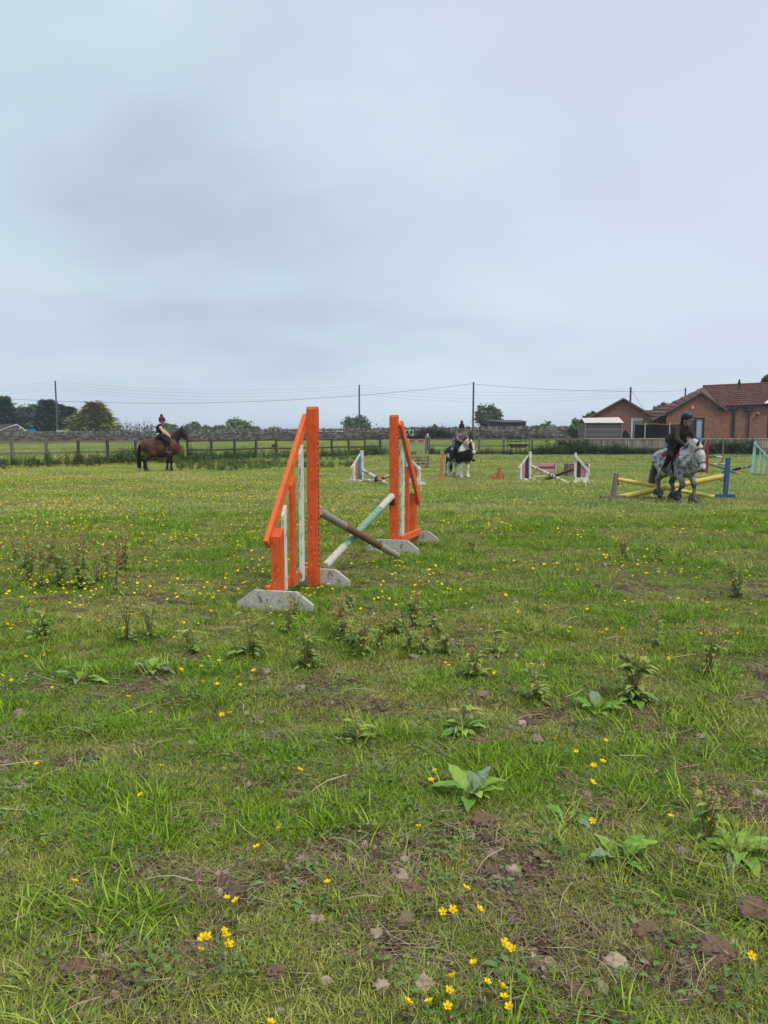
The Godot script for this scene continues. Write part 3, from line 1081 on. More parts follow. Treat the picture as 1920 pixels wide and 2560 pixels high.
	pole("white pole with orange and black rings in front of a dark pole", at(1329, 1165, -24.7), at(1424, 1210, -23.3), 0.05, [[0.16, wt], [0.19, lin("a5694f")], [0.22, wt], [0.25, lin("a5694f")], [0.29, wt], [0.32, lin("b07f68")], [0.50, wt], [0.53, dk], [0.57, wt], [0.60, dk], [0.64, wt], [0.67, dk], [0.76, wt], [0.78, dk], [1.0, wt]], pg)
	pole("dark bare wooden pole crossing behind the white ringed pole", at(1434, 1173, -23.6), at(1352, 1203, -25.0), 0.045, [[1.0, lin("5c5048")]], pg)
	pole("pale pole lying in the grass behind the pink and black jump", at(1331, 1193, -26.5), at(1392, 1189, -27.2), 0.04, [[0.5, lin("b3ad97")], [1.0, lin("98907c")]], "poles lying in the grass")
	pole("short pale pole lying in the grass beside the leaning orange stand", at(1042, 1196, -26.0), at(1070, 1203, -25.0), 0.03, [[1.0, lin("b9ae8a")]], "poles lying in the grass")
	cup(Vector3(-0.04, 0.45, 0.0), pa, iron, Vector3(-1, 0, 0))

	# --- leaning orange stand and the broken one on the ground
	var st := thing("jump_stand", "thin faded orange upright stand leaning beside the black and white horse", "jump stand", grounded(Vector3(1.86, 0, -25.3)), 0.0, "single jump stands")
	var g := Geo.new()
	g.beam(Vector3(0, 0.05, 0), Vector3(0.07, 0.93, 0.0), 0.07, 0.075, 0.005)
	part("upright", g, coral, st)
	for sgn in [-1, 1]:
		g = Geo.new()
		g.prism(Transform3D(Basis(), Vector3(0.17 * sgn, -0.02, 0.0)), [Vector2(-0.13, 0), Vector2(0.13, 0), Vector2(0.13 - 0.05 * (1 + sgn) / 2.0, 0.075), Vector2(-0.13 + 0.05 * (1 - sgn) / 2.0, 0.075)], 0.09)
		part("foot", g, coral, st)
	cup(Vector3(0.075, 0.36, 0.0), st, iron, Vector3(1, 0, 0))
	st = thing("jump_stand", "broken orange stand collapsed low in the grass with two cups", "jump stand", grounded(Vector3(3.86, 0, -25.9)), 0.15, "single jump stands")
	g = Geo.new()
	g.beam(Vector3(-0.30, 0.05, 0.02), Vector3(-0.02, 0.10, 0), 0.09, 0.09, 0.005)
	part("upright", g, paint("rust_orange", "b8603c", "8f5a44", 0.3), st)
	g = Geo.new()
	g.beam(Vector3(-0.02, 0.03, 0), Vector3(0.05, 0.36, 0.0), 0.08, 0.09, 0.005)
	part("foot", g, paint("rust_orange", "b8603c", "8f5a44", 0.3), st)
	g = Geo.new()
	g.beam(Vector3(0.02, 0.05, 0.03), Vector3(0.17, 0.08, 0.03), 0.09, 0.09, 0.005)
	part("foot", g, paint("rust_orange", "b8603c", "8f5a44", 0.3), st)
	cup(Vector3(0.14, 0.14, 0.0), st, iron, Vector3(1, 0, 0))
	cup(Vector3(-0.10, 0.12, 0.02), st, iron, Vector3(1, 0, 0))

	# --- yellow cross-pole under the grey horse
	var ya := thing("jump_stand", "bare grey wooden stand at the left end of the yellow poles", "jump stand", grounded(Vector3(5.33, 0, -17.85)), 0.1, "stands of the yellow jump")
	var greyw := timber("grey_wood", "8f8577", "665c52")
	g = Geo.new()
	g.beam(Vector3(0, 0.0, 0), Vector3(0.07, 0.60, 0), 0.085, 0.095, 0.006)
	part("upright", g, greyw, ya)
	for sgn in [-1, 1]:
		g = Geo.new()
		g.beam(Vector3(-0.30 if sgn < 0 else 0.05, 0.045, 0.0), Vector3(-0.05 if sgn < 0 else 0.30, 0.045, 0.0), 0.10, 0.09, 0.006)
		part("foot", g, greyw, ya)
	cup(Vector3(0.11, 0.38, 0.0), ya, iron, Vector3(1, 0, 0))
	var bl2 := paint("deep_blue_paint", "30588a", "476d94", 0.2)
	var yb := thing("jump_stand", "blue stand at the right end of the yellow poles", "jump stand", grounded(Vector3(8.03, 0, -18.05)), -0.05, "stands of the yellow jump")
	g = Geo.new()
	g.beam(Vector3(0, 0.0, 0), Vector3(0.03, 0.96, 0), 0.085, 0.095, 0.006)
	part("upright", g, bl2, yb)
	for sgn in [-1.0, 1.0]:
		g = Geo.new()
		g.prism(Transform3D(Basis(), Vector3(0.15 * sgn, -0.01, 0.0)), [Vector2(-0.10, 0), Vector2(0.10, 0), Vector2(0.10 if sgn < 0 else 0.05, 0.11), Vector2(-0.05 if sgn < 0 else -0.10, 0.11)], 0.10)
		part("foot", g, bl2, yb)
	cup(Vector3(-0.035, 0.45, 0.0), yb, iron, Vector3(-1, 0, 0))
	pg = "yellow crossed poles"
	var yel := worn("yellow_paint", [[0.0, rgb("8a7a4c")], [0.25, rgb("b09b4c")], [0.33, rgb("d6bf5a")], [0.6, rgb("e0cb68")], [1.0, rgb("cdb95e")]], 0.03, 2.2, 0.6, 0.4, 31)
	pole("thick yellow pole in front, rising to the blue stand", at(1545, 1247, -17.9) + Vector3(0, 0.03, 0), at(1806, 1191, -17.85), 0.062, [[1.0, Color.WHITE]], pg, yel)
	pole("thinner yellow pole behind, resting on the grey wooden stand", at(1543, 1198, -18.05), at(1788, 1246, -18.15) + Vector3(0, 0.03, 0), 0.048, [[1.0, Color.WHITE]], pg, yel)

	# --- red and turquoise jump
	grp = "wings of the red and turquoise jump"
	var red := paint("red_paint", "a02c32", "8a5a44", 0.24)
	var tan_wood := timber("tan_wood", "b08a66", "84603f")
	var turq := paint("turquoise_paint", "9ccbcb", "8fa6b8", 0.34, "b9b39c")
	var ra := wing("dark red wing with bare wood edge, beside the grey horse's head", Vector3(12.25, 0, -29.2), deg_to_rad(-200), grp, {"tall": 1.30, "short": 0.72, "length": 0.42, "post": 0.085, "frame": red, "rail_mat": tan_wood, "rail_low": 0.12, "rail_wide": 0.07, "rail_thick": 0.03, "slats": [[0.5, 0.06, red, 0.0, 0.03]], "feet": {"at": [0.42, -0.02], "w": 0.6, "top": 0.45, "h": 0.10, "sh": 0.07, "thick": 0.09, "mat": red}})
	var ta := wing("flaking turquoise and white wing at the right edge of the field", Vector3(13.33, 0, -27.9), deg_to_rad(-22), grp, {"tall": 1.27, "short": 0.60, "length": 0.62, "post": 0.10, "tilt": -0.07, "frame": turq, "rail_low": 0.07, "rail_wide": 0.06, "low_wide": 0.06, "rail_thick": 0.03, "low_mat": greyw, "slats": [[0.32, 0.075, turq, 0.0, 0.03], [0.62, 0.07, turq, 0.0, 0.03]], "feet": {"at": [0.58, 0.02], "w": 0.55, "top": 0.4, "h": 0.07, "sh": 0.06, "thick": 0.08, "mat": greyw}})
	pg = "crossed poles of the red and turquoise jump"
	pole("faded orange and blue pole resting on the dark red wing", at(1772, 1158, -29.0), at(1864, 1190, -28.0), 0.05, [[0.25, lin("b98a6c")], [0.75, lin("5f7f92")], [1.0, lin("b3925f")]], pg)
	pole("black and white pole resting on the turquoise wing", at(1783, 1187, -29.3), at(1880, 1164, -28.1), 0.045, [[0.24, lin("b5b09f")], [0.42, lin("39413c")], [0.74, lin("2b332f")], [0.80, lin("c4c3b2")], [0.84, lin("59605a")], [0.90, lin("c4c3b2")], [1.0, lin("8c8f80")]], pg)
	cup(Vector3(-0.05, 0.42, 0.0), ra, iron, Vector3(-1, 0, 0))
	cup(Vector3(-0.06, 0.38, 0.0), ta, iron, Vector3(-1, 0, 0))
	var lb := paint("light_blue_paint", "3f86bf", "79a4c0", 0.26)
	wing("light blue wing standing behind the head of the grey horse", at(1748, 1148, -36.5) * Vector3(1, 0, 1), deg_to_rad(-160), "", {"tall": 1.35, "short": 0.55, "length": 0.5, "post": 0.08, "frame": lb, "rail_low": 0.12, "rail_wide": 0.07, "rail_thick": 0.03, "slats": [[0.35, 0.06, lb, 0.0, 0.03], [0.68, 0.06, lb, 0.0, 0.03]], "feet": {"at": [0.5, -0.02], "w": 0.5, "top": 0.4, "h": 0.09, "sh": 0.06, "thick": 0.09, "mat": lb}})
	# upright behind with two white and green rails
	st = thing("jump_stand", "tall thin bare wooden upright behind the red wing", "jump stand", grounded(Vector3(15.6, 0, -35.5)), 0.0, "")
	g = Geo.new()
	g.beam(Vector3(0, 0, 0), Vector3(0.0, 1.28, 0), 0.05, 0.05, 0.004)
	part("upright", g, greyw, st)
	g = Geo.new()
	g.beam(Vector3(-0.20, 0.03, 0), Vector3(0.22, 0.03, 0), 0.08, 0.06, 0.004)
	part("foot", g, greyw, st)
	pg = "white rails behind the red wing"
	pole("upper white and dark green rail behind the red wing", at(1756, 1142, -35.5), at(1806, 1142, -35.4), 0.035, [[0.3, wt], [0.7, lin("3d4a45")], [1.0, wt]], pg)
	pole("lower white rail behind the red wing near the ground", at(1754, 1160, -35.2), at(1818, 1160, -35.2), 0.032, [[0.6, wt], [0.75, lin("7a8a78")], [1.0, wt]], pg)

	# --- fillers and pallets
	var fl := thing("filler_board", "pink painted filler board with a dark slot lying in the field", "jump filler", grounded(Vector3(6.55, 0, -31.0)), 0.0)
	fl.position = Vector3(at(1366, 1165, -30.5).x, ht(6.4, -30.5), -30.5)
	for q in [[0.285, 0.13], [0.05, 0.11]]:
		g = Geo.new()
		g.beam(Vector3(-0.40, q[0] + 0.02, 0), Vector3(0.40, q[0] + 0.02, 0), 0.03, q[1], 0.005)
		part("plank", g, pink, fl)
	for q in [-0.37, 0.37]:
		g = Geo.new()
		g.beam(Vector3(q, 0.0, 0.035), Vector3(q, 0.37, 0.035), 0.035, 0.08, 0.005)
		part("end_board", g, pink, fl)
	g = Geo.new()
	g.beam(Vector3(-0.36, 0.175, -0.02), Vector3(0.34, 0.19, -0.02), 0.02, 0.08, 0.003)
	part("slot_board", g, paint("dark_green_paint", "3a4640", "5a6158", 0.25), fl)
	fl.rotation.x = -0.25

	var bx := thing("wooden_box", "grey brown wooden box behind the right pink and black wing", "box", grounded(at(1441, 1176, -27.5) * Vector3(1, 0, 1)), 0.12)
	var boxw := timber("box_wood", "8d7d71", "6a5c53", 5)
	for i in 4:
		g = Geo.new()
		g.beam(Vector3(-0.38, 0.06 + i * 0.105, 0.2), Vector3(0.38, 0.06 + i * 0.105, 0.2), 0.02, 0.098, 0.004)
		part("plank", g, boxw, bx)
		g = Geo.new()
		g.beam(Vector3(-0.38, 0.06 + i * 0.105, -0.2), Vector3(0.38, 0.06 + i * 0.105, -0.2), 0.02, 0.098, 0.004)
		part("plank", g, boxw, bx)
	for s in [-0.39, 0.39]:
		g = Geo.new()
		g.beam(Vector3(s, 0.22, -0.19), Vector3(s, 0.22, 0.19), 0.02, 0.42, 0.004)
		part("end_board", g, boxw, bx)
		g = Geo.new()
		g.beam(Vector3(s * 0.97, 0.0, 0.226), Vector3(s * 0.97, 0.45, 0.226), 0.025, 0.05, 0.004)
		part("corner_batten", g, white if s > 0 else greyw, bx)
	g = Geo.new()
	g.beam(Vector3(-0.40, 0.452, 0), Vector3(0.40, 0.452, 0), 0.42, 0.02, 0.004)
	part("lid", g, boxw, bx)
	for q in [[1046, 1167, "weathered grey pallet standing on edge near the metal gate", 0.9], [1030, 1166, "darker pallet half hidden behind the farther orange wing", 0.6]]:
		var z := -34.0 if q[3] > 0.8 else -34.4
		var pl := thing("pallet", q[2], "pallet", grounded(at(q[0], 1150, z) * Vector3(1, 0, 1)), 0.2, "old pallets in the field")
		for i in 4:
			g = Geo.new()
			g.beam(Vector3(-0.55 * q[3], 0.06 + i * 0.14, 0), Vector3(0.55 * q[3], 0.06 + i * 0.14, 0), 0.02, 0.07, 0.003)
			part("slat", g, greyw, pl)
		for i in 3:
			g = Geo.new()
			g.beam(Vector3((i - 1) * 0.5 * q[3], 0.0, 0.035), Vector3((i - 1) * 0.5 * q[3], 0.54, 0.035), 0.04, 0.06, 0.003)
			part("bearer", g, greyw, pl)
		if q[3] > 0.8:
			for i in 2:
				g = Geo.new()
				g.beam(Vector3(-0.45 + i * 0.5, 0.05 + 0.42 * i, 0.065), Vector3(-0.05 + i * 0.5, 0.47 - 0.42 * i, 0.065), 0.02, 0.06, 0.003)
				part("brace", g, greyw, pl)


# ------------------------------------------------------------------ dock plants, clods, stones
func make_docks() -> void:
	var lm := leafy("dock_leaf", Color.WHITE, 0.45, 0.45)
	var sm := coloured("dock_stem", 0.8)
	# base u, v; height; stalks; leaves; leaf size; redness; label
	var list := [
		[75, 1462, 0.55, 3, 6, 0.14, 0.7, "dock plant with reddish seed stalks farthest left among the buttercups"],
		[150, 1470, 0.60, 3, 8, 0.16, 0.6, "leafy dock plant with rusty stalks left of the near orange wing"],
		[205, 1475, 0.62, 4, 8, 0.15, 0.8, "tall dock with dense rust red seed heads among left buttercups"],
		[262, 1452, 0.50, 2, 5, 0.13, 0.7, "dock with two thin red stalks at right end of the left clump"],
		[100, 1600, 0.33, 2, 5, 0.13, 0.4, "small dark dock below the left clump of docks"],
		[318, 1612, 0.42, 2, 4, 0.11, 0.5, "bare olive seed stalks standing among yellow flowers"],
		[378, 1606, 0.44, 2, 3, 0.10, 0.4, "single pale dock stalk right of the bare olive stalks"],
		[200, 1712, 0.16, 0, 7, 0.16, 0.1, "low dock leaves with an orange dead leaf at left"],
		[378, 1690, 0.18, 0, 6, 0.16, 0.0, "bright green upright dock leaves below the bare stalks"],
		[478, 1640, 0.26, 1, 7, 0.14, 0.1, "wide patch of dock leaves left of the dark stemmed dock"],
		[622, 1645, 0.42, 2, 8, 0.15, 0.3, "dark stemmed dock in front of the near wing's grey foot"],
		[720, 1590, 0.30, 2, 5, 0.11, 0.5, "thin red dock between the two near grey feet"],
		[765, 1680, 0.36, 3, 9, 0.13, 0.3, "bushy green dock below the grey feet of the near wing"],
		[855, 1600, 0.36, 4, 7, 0.12, 0.5, "yellowish dock with rusty stalks below the crossed poles"],
		[905, 1640, 0.28, 2, 6, 0.12, 0.1, "leafy dock right of the yellowish dock"],
		[1035, 1575, 0.36, 4, 5, 0.11, 0.7, "airy red brown dock right of the crossed poles"],
		[1180, 1382, 0.30, 2, 4, 0.10, 0.4, "dock growing against the feet of the farther orange wing"],
		[895, 1870, 0.17, 1, 7, 0.12, 0.2, "small olive dock in the middle of the foreground"],
		[1190, 1700, 0.26, 2, 5, 0.12, 0.5, "dock with forked red stalks right of centre"],
		[1155, 1840, 0.20, 1, 12, 0.14, 0.0, "low spreading bright green dock right of centre"],
		[1338, 1760, 0.30, 2, 8, 0.12, 0.2, "upright green dock between the spreading dock and the large one"],
		[1238, 1640, 0.26, 1, 6, 0.13, 0.1, "dock with one large upright leaf right of the red brown dock"],
		[1345, 1530, 0.36, 1, 2, 0.08, 0.9, "lone leafless red dock stalk in the right of the field"],
		[1585, 1760, 0.40, 4, 10, 0.15, 0.5, "large dock with grey green leaves at right of the foreground"],
		[1490, 1790, 0.20, 0, 7, 0.17, 0.0, "broad upright dock leaves left of the large right dock"],
		[1560, 1400, 0.34, 3, 5, 0.11, 0.6, "brownish dock in the middle distance at right"],
		[1645, 1405, 0.34, 2, 6, 0.11, 0.3, "dock with yellow flowers beside it in the middle distance"],
		[1840, 1500, 0.48, 4, 6, 0.12, 0.5, "tall olive dock by the bare soil at the right edge"],
		[1770, 1690, 0.40, 3, 5, 0.11, 0.5, "feathery dock stalks below the bare soil at right"],
		[1175, 2010, 0.16, 0, 9, 0.17, 0.1, "broad leaved dock beside the cracked brown clod"],
		[1550, 2170, 0.12, 0, 4, 0.15, 0.0, "few ragged dock leaves pressed low at right foreground"],
		[1765, 2120, 0.26, 3, 5, 0.09, 0.6, "rusty seed stalks at the right edge of the foreground"],
		[1850, 2150, 0.18, 0, 10, 0.15, 0.0, "grey green dock leaves at the right edge of the foreground"],
		[1420, 2060, 0.14, 0, 6, 0.11, 0.0, "small green dock rosette between two buttercups at right"],
		[1640, 1620, 0.26, 2, 4, 0.09, 0.6, "faint reddish dock above the large right dock"],
	]
	for i in 16:
		list.append([rng.randf_range(25, 320), rng.randf_range(1400, 1490), rng.randf_range(0.30, 0.55), 2, 4, 0.11, rng.randf_range(0.5, 0.9), "thin reddish dock crowded into the buttercups of the left clump"])
	for i in 12:
		list.append([rng.randf_range(640, 1120), rng.randf_range(1520, 1660), rng.randf_range(0.16, 0.34), 2, 4, 0.10, rng.randf_range(0.2, 0.8), "small dock filling the weedy band in front of the orange jump"])
	for q in list:
		var p := grounded(on_ground(q[0], q[1]))
		uncropped.append([p, 0.14, 16])
		var t := thing("dock_plant", q[7], "dock plant", p, rng.randf() * TAU, "dock plants in the field")
		var h: float = q[2] * 1.05
		for i in q[3] * 2:
			# stalk with branching seed heads
			var g := Geo.new()
			var an := rng.randf() * TAU
			var lean := Vector3(cos(an), 0, sin(an)) * rng.randf_range(0.06, 0.42) * h
			var top := lean + Vector3(0, h * rng.randf_range(0.75, 1.0), 0)
			g.col = Color(0.24, 0.22, 0.08).lerp(Color(0.26, 0.10, 0.06), q[6] * rng.randf_range(0.5, 1.0))
			g.tube([Vector3(0, -0.01, 0), lean * 0.3 + Vector3(0, h * 0.4, 0), top], [0.0042, 0.0032, 0.0015], 4)
			var stalk := part("stalk", g, sm, t)
			var sd := Geo.new()
			for b in 7:
				var f := rng.randf_range(0.42, 0.95)
				var base := (lean * f * f) + Vector3(0, top.y * f, 0)
				var ba := rng.randf() * TAU
				var bd := Vector3(cos(ba) * 0.5, 0.85, sin(ba) * 0.5).normalized()
				var bl := h * rng.randf_range(0.22, 0.42) * (1.25 - f)
				for k in 7:
					var pp := base + bd * bl * (k + rng.randf()) / 7.0
					var pa := rng.randf() * TAU
					sd.col = Color(0.36, 0.38, 0.13).lerp(Color(0.42, 0.20, 0.10), clampf(q[6] * rng.randf_range(0.3, 1.3), 0.0, 1.0))
					sd.leaf(pp, Vector3(cos(pa), rng.randf_range(-0.3, 0.6), sin(pa)).normalized(), rng.randf_range(0.009, 0.018), 0.009, 0.3, 0.0, 3)
			part("seed_head", sd, lm, stalk).set_meta("kind", "stuff")
			for k in 6:
				var f2 := rng.randf_range(0.08, 0.7)
				var g3 := Geo.new()
				g3.col = Color(0.19, 0.31, 0.06).lerp(Color(0.36, 0.40, 0.09), rng.randf())
				var a3 := rng.randf() * TAU
				g3.leaf(lean * f2 * f2 + Vector3(0, top.y * f2, 0), Vector3(cos(a3), 0.5, sin(a3)).normalized(), q[5] * 0.85, q[5] * 0.28, 0.4, 0.05, 5)
				part("leaf", g3, lm, stalk)
		var nl: int = int(q[4] * 1.5)
		for i in nl:
			var g2 := Geo.new()
			var a2: float = TAU * i / nl + rng.randf_range(-0.4, 0.4)
			var l: float = q[5] * rng.randf_range(0.65, 1.15)
			g2.col = Color(0.14, 0.27, 0.04).lerp(Color(0.32, 0.46, 0.09), rng.randf())
			if rng.randf() < 0.025:
				g2.col = Color(0.26, 0.11, 0.045)
				l *= 0.6
			elif rng.randf() < 0.25:
				g2.col = Color(0.20, 0.28, 0.17)
			var up := rng.randf_range(0.25, 1.3)
			var d := Vector3(cos(a2), up, sin(a2)).normalized()
			g2.tube([Vector3(0, 0, 0), d * l * 0.25], [0.003, 0.002], 3)
			g2.leaf(d * l * 0.22, d, l, l * rng.randf_range(0.3, 0.42), rng.randf_range(0.25, 0.6), 0.06, 7)
			part("leaf", g2, lm, t)

func make_clods() -> void:
	var dung := worn("dung", [[0.0, rgb("3f2f26")], [0.4, rgb("6b5546")], [0.7, rgb("86705f")], [1.0, rgb("9c8876")]], 0.05, 9.0, 0.95, 1.2, 41)
	var pale := worn("pale_clod", [[0.0, rgb("7a6a58")], [0.5, rgb("ab9a82")], [1.0, rgb("c6b69c")]], 0.05, 9.0, 0.95, 1.0, 42)
	var list := [
		[1203, 2080, 30, 0, "cracked round brown clod below the broad leaved dock"],
		[186, 2445, 28, 0, "round reddish brown clod at the lower left of the foreground"],
		[1058, 2482, 22, 1, "pale flat stone among buttercups at the bottom of the picture"],
		[1618, 2345, 32, 0, "fibrous red brown dung lump in the right foreground"],
		[1375, 2412, 12, 1, "small upright pale stone right of the bottom buttercups"],
		[378, 2110, 15, 1, "small pale clod left of the middle of the foreground"],
		[790, 2312, 17, 1, "light brown clod below the middle buttercup"],
		[1785, 2408, 36, 0, "dark crumbly dung lump at the lower right"],
		[1535, 2428, 26, 1, "bleached flaky dung piece left of the dark dung lump"],
		[690, 2450, 20, 0, "brown clod lying left of a round leaf in the bottom middle"],
		[812, 2470, 14, 1, "reddish pale pebble in the bottom middle"],
		[1340, 2440, 22, 0, "grey brown clod beside the small upright stone"],
		[1440, 2500, 24, 0, "wide dark clod near the bottom right of the middle"],
		[1030, 2245, 26, 0, "broken dark clod left of the two yellow buttercups"],
		[300, 2105, 22, 0, "brown dung heap left of the small pale clod"],
		[1255, 1690, 16, 0, "dark dung lump above the spreading green dock"],
		[1342, 1815, 16, 0, "reddish brown dung right of the spreading green dock"],
		[1198, 1868, 18, 0, "brown lump below the spreading green dock"],
		[952, 2485, 16, 1, "straw coloured clod left of the pale flat stone"],
		[1880, 2300, 34, 0, "long dark heap of dung at the right edge"],
		[940, 1255 + 0, 8, 1, "flat pale stone slab lying in the grass of the middle field"],
	]
	for q in list:
		var p := grounded(on_ground(q[0], q[1]))
		var d := Vector3(p.x, EYE, p.z).length()
		var r: float = q[2] * d / FOCAL
		var g := Geo.new()
		g.lump(Vector3(q[0] * 0.13, 0, q[1] * 0.07), Vector3(r, r * 0.55, r * 0.85), noise_c, 0.38, 16, 1.2)
		var off := Vector3(q[0] * 0.13, 0, q[1] * 0.07)
		for k in g.v.size():
			g.v[k] = g.v[k] - off
		solo("soil_clod" if q[3] == 0 else "stone", g, pale if q[3] else dung, q[4], "clod" if q[3] == 0 else "stone", p + Vector3(0, r * 0.32, 0), "clods and stones in the foreground")


# ------------------------------------------------------------------ fences and gate
func make_fences() -> void:
	var old := timber("fence_wood", "8b8275", "5b534a", 9)
	var dark := timber("fence_wood_dark", "5d5650", "38332f", 10)
	var a := Vector3(-17.45, 0, -36.2)
	var b := Vector3(-0.25, 0, -55.0)
	var f := thing("rail_fence", "weathered post and rail fence running behind the brown horse to the gate", "fence", grounded(a), 0.0, "")
	var o := f.position
	var prev := Vector3.ZERO
	for i in range(-3, 17):
		var p := grounded(a.lerp(b, i / 16.0)) - o
		var g := Geo.new()
		var lean := Vector3(rng.randf_range(-0.03, 0.03), 0, rng.randf_range(-0.03, 0.03))
		g.beam(p - Vector3(0, 0.05, 0), p + Vector3(0, 1.2 + rng.randf_range(-0.03, 0.04), 0) + lean, 0.11, 0.13, 0.01)
		part("post", g, old if i < 2 else dark, f)
		if i > -3:
			for y in [1.10, 0.58]:
				g = Geo.new()
				g.beam(prev + Vector3(0, y + rng.randf_range(-0.03, 0.03), -0.08), p + Vector3(0, y + rng.randf_range(-0.03, 0.03), -0.08), 0.04, 0.10, 0.006)
				part("rail", g, old if i < 7 else dark, f)
		prev = p
	# a broken stake in front of the fence
	var g2 := Geo.new()
	g2.beam(Vector3(0, -0.05, 0), Vector3(0.03, 0.75, 0), 0.07, 0.07, 0.006)
	g2.beam(Vector3(-0.09, -0.05, 0), Vector3(-0.07, 0.22, 0.0), 0.06, 0.06, 0.006)
	solo("wooden_stake", g2, old, "short grey wooden stake in the weeds before the rail fence", "stake", grounded(at(653, 1160, -40.0) * Vector3(1, 0, 1)))
	# a rag of dark green net on the rail
	var ng := Geo.new()
	for i in 14:
		ng.leaf(Vector3(rng.randf_range(-0.2, 0.2), rng.randf_range(-0.1, 0.12), 0), Vector3(rng.randf_range(-1, 1), rng.randf_range(-1, 0.3), 0.2).normalized(), 0.25, 0.16, 0.3, 0.1)
	solo("feed_net", ng, leafy("net_green", Color(0.12, 0.24, 0.26), 0.1, 0.9), "dark green net hanging from the rail fence beside a post", "net", at(683, 1115, -48.6))

	# gate
	var gate := thing("field_gate", "pale metal field gate of many bars beyond the orange jump", "gate", grounded(Vector3(-0.1, 0, -55.0)), 0.0)
	var steel := plain("galvanised", Color(0.63, 0.65, 0.60), 0.55, 0.35)
	for i in 7:
		var g := Geo.new()
		var y := 0.12 + i * 0.155 - (0.02 if i == 0 else 0.0)
		g.tube([Vector3(0, y, 0), Vector3(3.0, y, 0)], [0.02, 0.02], 6)
		part("bar", g, steel, gate)
	for x in [0.0, 0.75, 1.5, 2.25, 3.0]:
		var g := Geo.new()
		g.tube([Vector3(x, 0.08, 0.022), Vector3(x, 1.08, 0.022)], [0.02, 0.02], 6)
		part("stile", g, steel, gate)
	for x in 5:
		var g := Geo.new()
		g.tube([Vector3(0.12 + x * 0.13, 0.1, -0.02), Vector3(0.12 + x * 0.13, 1.05, -0.02)], [0.007, 0.007], 5)
		part("mesh_wire", g, steel, gate)
	# rope hanging by the gate
	var rg := Geo.new()
	rg.tube([at(931, 1099, -54.8), at(945, 1118, -54.7), at(955, 1133, -54.6)], [0.018, 0.018, 0.018], 5)
	solo("hose", rg, plain("hose", Color(0.72, 0.72, 0.58), 0.6), "pale hose hanging in a curve beside the gate post", "hose")
	# fence right of the gate
	f = thing("rail_fence", "low grey rail fence between the metal gate and the board fence", "fence", grounded(Vector3(3.0, 0, -55.3)), 0.0, "")
	o = f.position
	prev = Vector3.ZERO
	var posts := [[1065, 1.42], [1073, 1.3], [1133, 1.25], [1198, 1.25], [1259, 1.25], [1330, 1.2], [1391, 1.2], [1452, 1.15]]
	for i in posts.size():
		var p := grounded(at(posts[i][0], 1120, -55.4) * Vector3(1, 0, 1)) - o
		var g := Geo.new()
		g.beam(p - Vector3(0, 0.05, 0), p + Vector3(0, posts[i][1], 0), 0.13, 0.15, 0.01)
		part("post", g, old, f)
		if i > 1:
			for y in [1.08, 0.62]:
				g = Geo.new()
				g.beam(prev + Vector3(0, y, 0.08), p + Vector3(0, y + rng.randf_range(-0.04, 0.04), 0.08), 0.04, 0.09, 0.006)
				part("rail", g, old, f)
		prev = p
	var mg := Geo.new()
	mg.tube([Vector3(0, 0, 0), Vector3(0, 1.0, 0)], [0.035, 0.035], 8, [Color(0.03, 0.12, 0.08)])
	mg.tube([Vector3(0, 1.0, 0), Vector3(0, 1.22, 0), Vector3(0, 1.26, 0)], [0.05, 0.05, 0.03], 8, [Color(0.8, 0.8, 0.78), Color(0.8, 0.8, 0.78)])
	solo("marker_post", mg, coloured("marker", 0.6), "thin marker post with a white top behind the gate post", "post", grounded(at(1069, 1115, -55.9) * Vector3(1, 0, 1)) + Vector3(0, 0.25, 0))
	# old cattle feeder
	var fd := thing("hay_feeder", "rusty dark metal hay feeder standing behind the weeds", "feeder", grounded(at(1296, 1120, -54.4) * Vector3(1, 0, 1)), 0.15)
	var iron := plain("feeder_iron", Color(0.23, 0.22, 0.21), 0.7, 0.4)
	for y in [0.72, 0.95, 1.12]:
		for z in [-0.35, 0.35]:
			var g := Geo.new()
			g.tube([Vector3(-0.68, y, z), Vector3(0.68, y + 0.02, z)], [0.025, 0.025], 6)
			part("bar", g, iron, fd)
	for x in [-0.66, 0.0, 0.66]:
		for z in [-0.35, 0.35]:
			var g := Geo.new()
			g.tube([Vector3(x, 0, z), Vector3(x, 1.13, z)], [0.022, 0.022], 6)
			part("leg", g, iron, fd)
	var tg := Geo.new()
	tg.prism(Transform3D(Basis(), Vector3(0, 0.5, 0)), [Vector2(-0.62, 0.26), Vector2(-0.45, 0.0), Vector2(0.45, 0.0), Vector2(0.62, 0.26)], 0.62)
	part("trough", tg, plain("feeder_trough", Color(0.30, 0.27, 0.25), 0.8), fd)

	# board fence in front of the houses
	var bf := thing("board_fence", "low grey vertical board fence in front of the brick houses", "fence", grounded(Vector3(14.4, 0, -56.0)), 0.0)
	var bm := [timber("board_a", "a39b90", "7b736a", 14), timber("board_b", "948b80", "6b635a", 15), timber("board_c", "b0a89d", "8a8278", 16)]
	var boards := []
	for i in 3:
		var g := Geo.new()
		g.box(Transform3D(Basis(), Vector3(0, 0.56, 0)), Vector3(0.135, 1.06, 0.022), 0.003)
		boards.append(g.mesh())
	var x := 0.05
	while x < 17.5:
		if rng.randf() > 0.06:
			var q := part("board", boards[0], bm[rng.randi() % 3], bf)
			q.position = Vector3(x, rng.randf_range(-0.02, 0.02), rng.randf_range(-0.008, 0.008))
			q.rotation.z = rng.randf_range(-0.012, 0.012)
		x += 0.165
